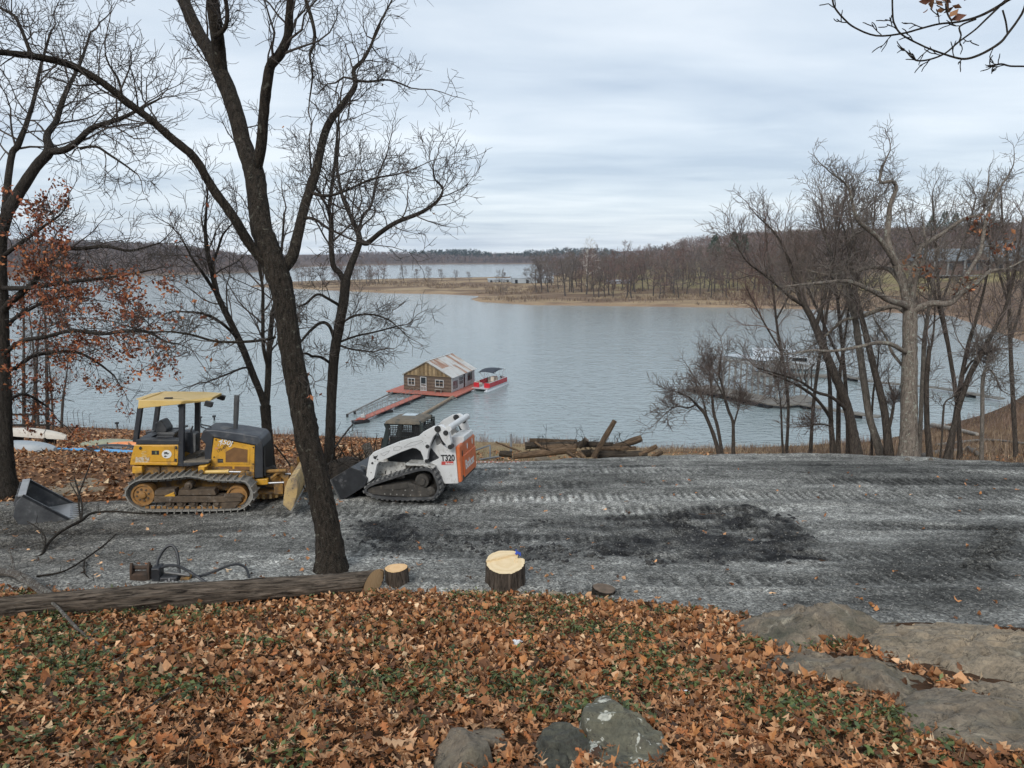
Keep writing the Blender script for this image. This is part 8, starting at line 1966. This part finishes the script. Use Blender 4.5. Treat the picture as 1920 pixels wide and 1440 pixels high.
# ------------------------------------------------------------------ rusty hydraulic coupler with hoses behind the felled trunk
M['rust_iron'] = pmat('rusty_iron', (0.035, 0.026, 0.02), (0.085, 0.052, 0.034), 9, .85, .1, .6, 40, .01, (1, 1, 1), (0.13, 0.07, 0.04), 6, .55, .7)
q, d = G(278, 1096); q.z += .03
hc = empty('hydraulic_attachment', q, (0, 0, R(6)), 'rusty hydraulic attachment with black hoses lying behind the felled trunk', 'machine attachment')
def HP_(px, py, off=0.0): v = P(px, py, d + off); return hc.matrix_basis.inverted() @ v
px_m = d / FPX
mb = MB()
for px in (250, 281): 
    a = HP_(px, 1075, .0); pr = [(-.05, -.16), (.07, -.16), (.09, .0), (.08, .12), (.05, .17), (.02, .19), (-.01, .15), (-.04, .06)]
    mb2 = MB(); mb2.add([(a.x - .018, y, a.z + z) for y, z in pr] + [(a.x + .018, y, a.z + z) for y, z in pr], [tuple(range(8)), tuple(range(15, 7, -1))] + [(i, (i + 1) % 8, (i + 1) % 8 + 8, i + 8) for i in range(8)]); mb2.build('ear_plate', M['rust_iron'], hc, bevel=.008)
a, b = HP_(248, 1064), HP_(284, 1064); MB().cyl(a, b, .035, k=14).build('pin', M['rust_iron'], hc, True)
a = HP_(266, 1084); MB().box(a, (.24, .16, .20)).build('crosshead', M['rust_iron'], hc, bevel=.02)
a = HP_(296, 1078); MB().box(a, (.125, .2, .30), (0, .03, 0)).build('head_block', M['hull_black'], hc, bevel=.02)
a = HP_(318, 1085); MB().box(a + Vector((.02, 0, -.02)), (.26, .2, .17)).build('motor_body', M['hull_black'], hc, bevel=.02)
a, b = HP_(310, 1073), HP_(356, 1079); MB().cyl(a, b, .022, k=12).build('piston_rod', M['steel_grey'], hc, True)
a = HP_(348, 1090); MB().box(a + Vector((.0, .05, -.02)), (.14, .16, .18)).build('end_block', M['yellow_dirty'], hc, bevel=.012)
mb = MB(); a = HP_(322, 1082); 
for k in range(3): mb.box(a + Vector((-.05 + .05 * k, -.11, -.02 + .03 * (k % 2))), (.022, .012, .035))
mb.build('fitting', M['bare_steel'], hc)
def hose(pts, r=.021): 
    P_, R_ = smooth_path([HP_(*p) for p in pts], [r] * len(pts), 6); MB().tube(P_, R_, 9).build('hose', M['hull_black'], hc, True)
hose([(294, 1062, 0), (297, 1048, .05), (309, 1029, .1), (322, 1023, .12), (331, 1034, .1), (335, 1056, .05), (336, 1078, .0)], .023)
hose([(303, 1064, -.05), (318, 1060, -.06), (338, 1063, -.08), (360, 1075, -.12), (380, 1088, -.16), (394, 1096, -.2)])
hose([(345, 1082, .05), (375, 1080, .1), (400, 1072, .15), (425, 1062, .2), (445, 1058, .22), (460, 1064, .18), (466, 1078, .1), (468, 1096, .0)], .02)

# ------------------------------------------------------------------ fallen branches on the left
BR = dict(m=(0, 3, 2), rmin=.006, wob=.22, up=.10, lr=(.25, .55), lmin=.12, ang=(.5, 1.1), split=.0, slim=.016)
def fallen(name, label, paths, mat, seed, lift=.05, cat='branch', spawn_n=5, L=.8, **k):
    rg = random.Random(seed); W = Wood(); org = None
    for path in paths:
        pts, rad = [], []
        for q in path:
            p, dd = G(q[0], q[1]); h = q[3] if len(q) > 3 else lift
            p.z += h; pts.append(p); rad.append(max(.005, q[2] * .5 * dd / FPX))
        if org is None: org = pts[0].copy()
        pp, rr = smooth_path([p - org for p in pts], rad, 4); W.add([pp[0]] + pp + [pp[-1]], [.001] + rr + [.001], 7)
        if spawn_n: spawn(W, pp, rr, L, 1, 2, {**BR, **k}, rg, W, t0=.2, count=spawn_n)
    o = link(name, W.mesh(name, mat)); o.location = org; tag(o, label, cat); return o
M['branch_grey'] = bark_mat('branch_grey', (0.07, 0.055, 0.045), (0.19, 0.165, 0.14), (0.30, 0.29, 0.26), 2.0, .5)
fallen('fallen_branch', 'dark forked dead branch lying over the gravel at left, twigs standing up', [[(-40, 1058, 5), (20, 1053, 5), (75, 1051, 5, .08), (95, 1030, 5, .15), (120, 1015, 5, .22), (155, 1003, 6, .30), (175, 990, 4.5, .32), (215, 988, 4, .34), (270, 992, 3.5, .34), (310, 987, 2.5, .3)],
       [(155, 1003, 4, .3), (158, 985, 3.5, .45), (150, 962, 3, .62), (146, 950, 2, .7)], [(80, 1050, 3, .1), (88, 1030, 3, .2), (75, 1015, 2.5, .26), (55, 1005, 2, .3)]], M['bark'], 1, spawn_n=6, L=.7)
fallen('fallen_branch', 'thin pale stick leaning across the felled trunk at the left edge', [[(-20, 1124, 5, .50), (40, 1140, 5.5, .42), (75, 1150, 6, .30), (110, 1162, 6, .16), (150, 1195, 6, .08), (190, 1222, 5, .06), (215, 1237, 4, .05)], [(215, 1237, 4, .05), (265, 1240, 3, .05), (320, 1258, 2.5, .04)], [(215, 1237, 3, .05), (216, 1258, 2, .04)]], M['branch_grey'], 2, spawn_n=2, L=.5)
fallen('fallen_branch', 'short thick grey bough lying against the felled trunk at the left edge', [[(-60, 1085, 14, .16), (0, 1092, 15, .18), (40, 1100, 15, .18), (70, 1116, 14, .16), (100, 1128, 10, .1)], [(30, 1098, 5, .2), (28, 1085, 4, .3), (22, 1072, 3, .4)]], M['branch_grey'], 3, spawn_n=3, L=.6)
fallen('fallen_branch', 'slender dead twig branch in front of the rusty attachment', [[(70, 1092, 4, .1), (120, 1085, 3.5, .12), (165, 1060, 3, .14), (200, 1035, 3, .16), (220, 1020, 2, .2)], [(160, 1064, 3, .14), (160, 1085, 2.5, .1), (178, 1100, 2, .06)]], M['bark'], 4, spawn_n=6, L=.45)
fallen('fallen_twig', 'thin twig lying in the leaves at lower left', [[(-5, 1222, 3, .05), (35, 1220, 3, .05), (72, 1222, 2.5, .05), (90, 1236, 2, .04)]], M['branch_grey'], 5, spawn_n=2, L=.2, cat='twig')
fallen('fallen_twig', 'long straight dry stem lying in the leaves left of centre', [[(270, 1345, 2.5, .05), (320, 1312, 2.5, .06), (375, 1288, 2, .06)]], M['branch_grey'], 6, spawn_n=1, L=.2, cat='twig')
fallen('fallen_branch', 'broken branch leaning over the loader bucket', [[(618, 930, 3, .3), (626, 905, 3, .75), (645, 868, 3, 1.0), (662, 815, 3, 1.35)], [(645, 868, 2.5, 1.0), (655, 838, 2.5, 1.2)]], M['bark'], 7, spawn_n=3, L=.4)
fallen('fallen_branch', 'thin dark branch leaning on the yellow blade', [[(520, 925, 3, 1.25), (545, 935, 3, .9), (575, 950, 2.5, .4)]], M['bark'], 8, spawn_n=2, L=.3)
fallen('fallen_branch', 'dead twiggy stem standing up from the gravel left of the yellow machine', [[(152, 985, 3, .05), (150, 955, 3, .28), (160, 935, 3, .42), (178, 905, 2, .65)], [(150, 955, 2.5, .28), (135, 935, 2, .4)]], M['bark'], 9, spawn_n=4, L=.4)

fallen('fallen_log', 'grey fallen log on the brown slope behind the V shaped stems', [[(1700, 868, 9, .1), (1760, 850, 9, .1), (1830, 846, 8, .1)]], M['branch_grey'], 11, spawn_n=2, L=1.2, cat='log')
fallen('fallen_log', 'short pale broken log on the brown slope beside the hooked grey trunk', [[(1815, 845, 9, .2), (1838, 858, 8, .1)]], M['bark_pale'], 12, spawn_n=0, cat='log')
fallen('fallen_log', 'long thin dead log crossing the brown slope at the right edge', [[(1755, 836, 5, .1), (1850, 828, 5, .15), (1930, 835, 4, .1)]], M['branch_grey'], 13, spawn_n=4, L=1.0, cat='log')
fallen('fallen_log', 'pale log lying at the pad edge between the dark stems right of the pale oak', [[(1722, 855, 8, .15), (1745, 868, 8, .1)]], M['bark_pale'], 14, spawn_n=0, cat='log')
# ------------------------------------------------------------------ brush heap behind the loader bucket
bh = empty('brush_heap'); q, _ = G(655, 902); bh.location = q; tag(bh, 'dark heap of brush and soil behind the loader bucket', 'brush heap')
V = []; k = 40; rings = (0.02, .25, .45, .65, .8, .92, 1.0, 1.06)
for t_ in rings:
    for j in range(k):
        an = 2 * math.pi * j / k; x = 1.15 * t_ * math.cos(an); y = .8 * t_ * math.sin(an); hh = .62 * (1 - min(t_, 1) ** 2) + .28 * float(fbm(np.array([x * 2.4 + 4]), np.array([y * 2.4]), 4)[0]) * (t_ < .95)
        V.append((x, y, hh + float(near_T(q.x + x, q.y + y)) - q.z - (.1 if t_ > 1 else 0)))
n = len(rings); F = [(i * k + j, i * k + (j + 1) % k, (i + 1) * k + (j + 1) % k, (i + 1) * k + j) for i in range(n - 1) for j in range(k)]
M['soil'] = pmat('dark_soil', (0.018, 0.015, 0.012), (0.06, 0.045, 0.033), 5, .95, 0, .9, 20, .05)
link('soil', np_mesh('soil', V, [F, [tuple(range(k))[::-1]]], M['soil'], True), bh)
W = Wood(); rg = random.Random(6)
for i in range(110):
    a = (rg.uniform(-1.1, 1.1), rg.uniform(-.7, .5), rg.uniform(.1, .55)); dvec = vnorm((rg.gauss(0, 1), rg.gauss(0, .6), rg.uniform(-.1, .6))); grow(W, a, dvec, rg.uniform(.5, 1.4), rg.uniform(.008, .03), 2, 3, {**BR, 'm': (0, 3, 2, 2)}, rg)
link('branches', W.mesh('branches', M['bark_mid']), bh)
rl, _ = G(632, 893); 
for i, (px, py, r, L, yw, lab) in enumerate(((634, 886, .16, .5, 80, 'short reddish log end beside the brush heap, left of the loader bucket'),)):
    q, _ = G(px, py); o = empty('log_piece', (q.x, q.y, q.z + r), (0, 0, R(yw)), lab, 'log'); rough_log('stem', (-L / 2, 0, 0), (L / 2, 0, 0), r, r * .95, M['log_bark'], o, 4, .02, 24, 12)[0].location = (-L / 2, 0, 0); end_cap(o, pmat('red_cut', (0.20, 0.07, 0.035), (0.27, 0.10, 0.05), 9, .9), -L / 2, r, 1, -1)
q, _ = G(695, 860); o = empty('snag_stump', q, (0, R(-14), 0), 'small split grey snag on the grass above the brush heap', 'tree stump'); stump(o, .16, .62, 3, M['branch_grey'], .3, 24, 10, amp=.03)

# ------------------------------------------------------------------ log pile by the shore side of the gravel
lgm = [log_bark_dir('pile_bark_%d' % i, c1, c2, 0, 1.2) for i, (c1, c2) in enumerate((((0.035, 0.024, 0.017), (0.16, 0.11, 0.07)), ((0.05, 0.034, 0.022), (0.24, 0.16, 0.10)), ((0.025, 0.02, 0.016), (0.10, 0.08, 0.06))))]
dp = 23.4
def plog(label, a, b, w0, w1, m=0, da=0.0, db=0.0, cut=None, sag=0.0):
    A_, B_ = P(a[0], a[1], dp + da), P(b[0], b[1], dp + db); o = empty('log'); 
    s, m4 = rough_log('stem', A_, B_, w0 * .5 * (dp + da) / FPX, w1 * .5 * (dp + db) / FPX, lgm[m], o, rg.uniform(0, 9), .035, 20, 26, sag); o.matrix_basis = m4
    L = (B_ - A_).length; cm = cut or M['old_wood']
    end_cap(o, cm, 0, w0 * .5 * (dp + da) / FPX * .97, 1, -1); end_cap(o, cm, L, w1 * .5 * (dp + db) / FPX * .97, 2, 1)
    tag(o, label, 'log', None); return o
plog('long log lying highest on the left of the log pile', (993, 827), (1082, 829), 11, 9, 0, .8, .9)
plog('thick tan log in the middle of the log pile', (1014, 841), (1080, 838), 15, 12, 1, .1, .3)
plog('long low log along the front foot of the pile', (963, 856), (1078, 842), 12, 15, 1, -.3, -.1)
plog('grey log standing up steeply out of the log pile', (1112, 858), (1153, 789), 11, 10, 0, -.6, -.5, M['cut_orange'])
plog('stout log rising to the right end of the pile', (1150, 840), (1202, 822), 13, 14, 0, .3, .4)
plog('straight reddish log behind the standing log', (1125, 842), (1192, 840), 12, 7, 1, .0, .1)
plog('dark bottom log on the right half of the pile', (1120, 852), (1212, 853), 15, 15, 2, -.1, .1)
plog('curved pale log at the right end of the pile', (1198, 853), (1231, 837), 9, 9, 1, .0, .1, M['cut_orange'])
plog('short yellow-ended log furthest right of the pile', (1222, 857), (1242, 847), 8, 7, 0, -.1, .0, M['cut_pale'])
plog('short dark log tipped over the middle of the pile', (1086, 838), (1100, 824), 10, 13, 2, .1, .0)
plog('short stub leaning out at the front of the pile', (1084, 848), (1096, 858), 11, 8, 1, -.6, -.7, M['cut_orange'])
plog('thin log leaning diagonally in the dark front of the pile', (1062, 846), (1082, 860), 9, 6, 0, -.5, -.6)
plog('round dark butt log at the left end of the pile', (936, 850), (960, 852), 12, 13, 2, .2, .2)
plog('thin pale stick log leaning left of the pile', (930, 829), (975, 846), 4, 4, 1, .6, .3)
plog('dark log low at the back of the pile', (985, 836), (1120, 833), 14, 11, 2, .5, .6)
plog('pale log lying between the thick tan log and the left end', (1003, 829), (1023, 844), 6, 7, 1, .1, .0)
plog('dark log closing the gap under the standing log', (1090, 850), (1150, 851), 14, 14, 2, .2, .2)
plog('bent log lying over the right end of the pile', (1085, 832), (1150, 835), 10, 11, 2, .5, .4)
W = Wood()
for i in range(46):
    px = rg.uniform(985, 1215); p = P(px, rg.uniform(838, 858), dp + rg.uniform(-.3, .5)); dvec = vnorm((rg.gauss(0, 1), rg.gauss(0, .5), rg.uniform(-.1, .5))); grow(W, tuple(p), dvec, rg.uniform(.4, 1.1), rg.uniform(.008, .02), 2, 3, {**BR, 'm': (0, 3, 2, 2)}, rg)
o = link('pile_brush', W.mesh('pile_brush', M['bark_mid'])); tag(o, 'tangle of thin dark sticks caught in the log pile', 'brush', None, 'stuff')
q, _ = G(1022, 866); o = rock_from([(q.x - .42, q.y - .1), (q.x - .3, q.y - .22), (q.x + .35, q.y - .2), (q.x + .44, q.y), (q.x + .3, q.y + .2), (q.x - .3, q.y + .2)], .30, 61, M['rock'], 'blocky brown stone in front of the log pile', 'block_stone', cat='stone', flat=8.0, rough=.03)

# ------------------------------------------------------------------ old fence: steel posts and pipe rails
M['post_grey'] = pmat('galvanised_post', (0.17, 0.18, 0.19), (0.26, 0.27, 0.28), 5, .5, .4)
def fpost(px, yb, yt, w, label, mat='post_grey'):
    q, d = G(px, yb); h = (yb - yt) / FPX * d; o = empty('fence_post', q, (0, 0, 0), label, 'post', None); mb = MB(); mb.tube([(0, 0, -.3), (0, 0, h * .97), (0, 0, h)], [w * .5 / FPX * d, w * .5 / FPX * d, w * .3 / FPX * d], 10); mb.build('pipe', M[mat], o, True); return o
fpost(958, 860, 812, 4.5, 'thick grey steel fence post left of the log pile'); fpost(919, 862, 835, 3.5, 'short grey steel post between the loader and the thick post')
fpost(879, 852, 817, 3, 'grey post just right of the orange tailgate'); fpost(890, 845, 815, 2, 'thin pale stake right of the orange tailgate', 'wood_grey')
def rail(a, b, za, zb, label):
    A_, _ = G(*a); B_, _ = G(*b); A_.z += za; B_.z += zb; mb = MB(); mb.tube([(0, 0, 0), B_ - A_], .035, 8); o = mb.build('fence_rail', M['post_grey'], None, True); o.location = A_; tag(o, label, 'rail')
rail((884, 862), (919, 858), .35, .55, 'grey pipe rail leaning between the loader and the short post'); rail((900, 868), (955, 862), .12, .18, 'low pipe rail lying at the foot of the fence posts')
q, _ = G(925, 870); 
ts = empty('hazard_tape', q, (0, 0, 0), 'crumpled red and white hazard tape on the ground right of the loader', 'tape')
M['tape_red'] = pmat('tape_red', (0.40, 0.11, 0.08), None, 1, .6); M['tape_white'] = pmat('tape_white', (0.55, 0.48, 0.44), None, 1, .6)
mr, mw = MB(), MB(); p = Vector((-.6, -.1, .05)); rr = random.Random(2)
for k in range(26):
    p2 = p + Vector((.07, rr.uniform(-.05, .05), 0)); z = float(near_T(q.x + p2.x, q.y + p2.y)) - q.z; p2.z = z + .06 + rr.uniform(0, .03)
    (mr if k % 2 else mw).bar(p, p2, .09, .012); p = p2
mr.build('red_band', M['tape_red'], ts); mw.build('white_band', M['tape_white'], ts)
# left shore wire fence with bent tops
for i, (px, yb, yt) in enumerate(((128, 800, 776), (140, 800, 772), (148, 800, 774), (157, 800, 775), (169, 800, 780))):
    q, d = G(px, yb); h = (yb - yt) / FPX * d + .3
    o = empty('wire_post', q, (0, 0, 0), ('leftmost','second','middle','fourth','rightmost')[i] + ' of five thin bent-topped wire posts at the left waterline', 'post', 'wire posts at the left waterline'); mb = MB(); mb.tube([(0, 0, -.2), (0, 0, h * .85), (.12, 0, h), (.35, 0, h * 1.05)], .03, 6); mb.build('rod', M['post_grey'], o, True)

# ------------------------------------------------------------------ boats and boards on the left slope
M['canoe_white'] = pmat('weathered_white_hull', (0.46, 0.42, 0.36), (0.56, 0.52, 0.46), 3, .6, dirt=(0.3, 0.24, 0.18), dirt_scale=3); M['board_blue'] = pmat('blue_board', (0.05, 0.27, 0.55), (0.07, 0.33, 0.62), 3, .4)
M['canoe_green'] = pmat('faded_green_hull', (0.20, 0.215, 0.15), (0.27, 0.28, 0.20), 2, .6); M['kayak_orange'] = pmat('orange_kayak', (0.62, 0.20, 0.06), (0.70, 0.27, 0.10), 2, .45); M['skiff_grey'] = pmat('grey_skiff', (0.23, 0.26, 0.28), (0.32, 0.35, 0.37), 2, .5)
def spindle(L, Wd, H, keel=.5, n=22, k=14, up=True):
    V = []
    for i in range(n):
        t = i / (n - 1); x = L * (t - .5); b = Wd / 2 * (math.sin(math.pi * (0.03 + .94 * t))) ** .62; hh = H * (1 + .25 * (2 * t - 1) ** 4)
        for j in range(k):
            a = math.pi * j / (k - 1); V.append((x, b * math.cos(a), (max(0.0, math.sin(a)) ** keel) * H * (math.sin(math.pi * (.04 + .92 * t))) ** .35))
    F = [(i * k + j, i * k + j + 1, (i + 1) * k + j + 1, (i + 1) * k + j) for i in range(n - 1) for j in range(k - 1)]
    b0 = [(i * k, (i + 1) * k, (i + 1) * k + k - 1, i * k + k - 1) for i in range(n - 1)]
    m_ = MB(); m_.add(V, F + b0 + [tuple(range(k)), tuple(range((n - 1) * k, n * k))]); return m_
def boat_at(name, label, px, py, L, Wd, H, yaw, mat, keel=.5, pitch=0.0, lift=0.0, cat='canoe'):
    q, d = G(px, py); e = 1.0; dy = float(near_T(q.x, q.y + e) - near_T(q.x, q.y - e)) / 2; dx = float(near_T(q.x + e, q.y) - near_T(q.x - e, q.y)) / 2
    o = empty(name); tag(o, label, cat)
    f = Vector((math.cos(R(yaw)), math.sin(R(yaw)), 0)); f.z = dx * f.x + dy * f.y + pitch; f.normalize(); nn = Vector((-dx, -dy, 1)).normalized(); l = nn.cross(f).normalized(); nn = f.cross(l)
    o.matrix_basis = Matrix(((f.x, l.x, nn.x, q.x), (f.y, l.y, nn.y, q.y), (f.z, l.z, nn.z, q.z + lift), (0, 0, 0, 1)))
    spindle(L, Wd, H, keel).build('hull', mat, o, True); return o
cw = boat_at('canoe', 'white canoe turned upside down by the left thicket', 62, 833, 4.6, .95, .55, -8, M['canoe_white'], .6, .0, .45)
for x in (-1.0, 1.2): mb = MB(); mb.box((x, 0, -.2), (.12, .9, .5)); mb.build('cradle', M['bark_mid'], cw)
gs = boat_at('skiff', 'grey overturned skiff beside the white canoe, nearest the edge', 45, 845, 3.2, 1.25, .5, -4, M['skiff_grey'], .35, cat='boat')
sbx = boat_at('paddleboard', 'bright blue paddleboard lying flat on the leaves left of the yellow machine', 192, 846, 4.6, .85, .12, 2, M['board_blue'], .25, cat='paddleboard')
mb = MB(); mb.box((-.25, -.3, .1), (.7, .25, .22), (0, .2, .2)); o = mb.build('black_strap_bag', M['hull_black'], None, bevel=.05); o.matrix_basis = sbx.matrix_basis; tag(o, 'small black bag lying on the blue paddleboard', 'bag')
cg = boat_at('canoe', 'faded green canoe upside down behind the blue paddleboard', 207, 836, 3.2, .9, .42, 10, M['canoe_green'], .5)
boat_at('kayak', 'orange kayak partly hidden behind the yellow machine', 252, 838, 3.0, .7, .32, 2, M['kayak_orange'], .6, cat='kayak')
boat_at('kayak', 'dark kayak between the green canoe and the orange kayak', 222, 841, 2.4, .6, .25, 4, M['hull_black'], .6, cat='kayak')
q, _ = G(94, 848); mb = MB(); b_, _ = G(130, 845); mb.tube([(0, 0, .05), b_ - q + Vector((0, 0, .06))], .03, 6); o = mb.build('paddle_shaft', M['wood_grey'], None, True); o.location = q; tag(o, 'pale pole on the leaves pointing at the blue paddleboard', 'pole')
rk = empty('boat_rack'); q, _ = G(52, 826); rk.location = q; tag(rk, 'dark timber rack in the thicket behind the white canoe', 'rack')
for x in (-1.5, .2, 1.6): mb = MB(); mb.box((x, 0, 1.0), (.12, .12, 2.2)); mb.build('leg', M['bark_mid'], rk)
for z in (1.2, 2.0): mb = MB(); mb.box((.05, 0, z), (3.6, .14, .12)); mb.build('rail', M['bark_mid'], rk)
# flat pale stones where the leaves meet the gravel
for i, (px, py, w) in enumerate(((160, 905, .9), (120, 922, .8), (92, 918, .5), (172, 918, .4))):
    q, _ = G(px, py); rock_from([(q.x - w, q.y - .1), (q.x - w * .4, q.y - .25), (q.x + w * .6, q.y - .2), (q.x + w, q.y + .05), (q.x + w * .2, q.y + .3), (q.x - w * .7, q.y + .2)], .10, 70 + i, M['rock_pale'],
        ('flat pale stone at the leaf edge, upper one left of the yellow machine', 'long flat stone in the leaves right of the spare bucket', 'small flat stone just above the spare bucket', 'small pale chip of stone beside the upper flat stone')[i], 'flat_stone', cat='stone', rough=.02)

# ------------------------------------------------------------------ litter
M['plastic'] = pmat('white_plastic', (0.62, 0.64, 0.66), (0.72, 0.73, 0.75), 9, .3)
def litter(px, py, s, label, seed):
    q, d = G(px, py); r = random.Random(seed); V = []; n, k = 7, 9
    for i in range(n):
        for j in range(k):
            a = math.pi * i / (n - 1); b = 2 * math.pi * j / k; rr = s * r.uniform(.6, 1.2); V.append((rr * math.sin(a) * math.cos(b) * 1.3, rr * math.sin(a) * math.sin(b) * .8, rr * math.cos(a) * .55 + s * .4))
    m_ = MB(); m_.add(V, [(i * k + j, i * k + (j + 1) % k, (i + 1) * k + (j + 1) % k, (i + 1) * k + j) for i in range(n - 1) for j in range(k)]); o = m_.build('plastic_litter', M['plastic'], None); o.location = q + Vector((0, 0, .03)); tag(o, label, 'litter')
litter(968, 1214, .050, 'crumpled clear white plastic scrap on the leaves below the big stump', 1); litter(1285, 1306, .026, 'right scrap of a pair of white plastic bits in the leaves', 2); litter(1271, 1304, .020, 'left smaller scrap of a pair of white plastic bits in the leaves', 3)

# ------------------------------------------------------------------ haze
hz = MB(); hz.box((0, 1450, 43), (4700, 3200, 97)); ho = hz.build('haze', None if False else M['plastic'])
ho.data.materials.clear()
m = bpy.data.materials.new('haze_air'); m.use_nodes = True; t = m.node_tree; t.nodes.clear()
oo = t.nodes.new('ShaderNodeOutputMaterial'); vv = t.nodes.new('ShaderNodeVolumePrincipled'); vv.inputs['Color'].default_value = (0.72, 0.82, 1.0, 1); vv.inputs['Density'].default_value = 0.00008; vv.inputs['Anisotropy'].default_value = 0.0
t.links.new(vv.outputs[0], oo.inputs['Volume']); ho.data.materials.append(m); tag(ho, kind='stuff')
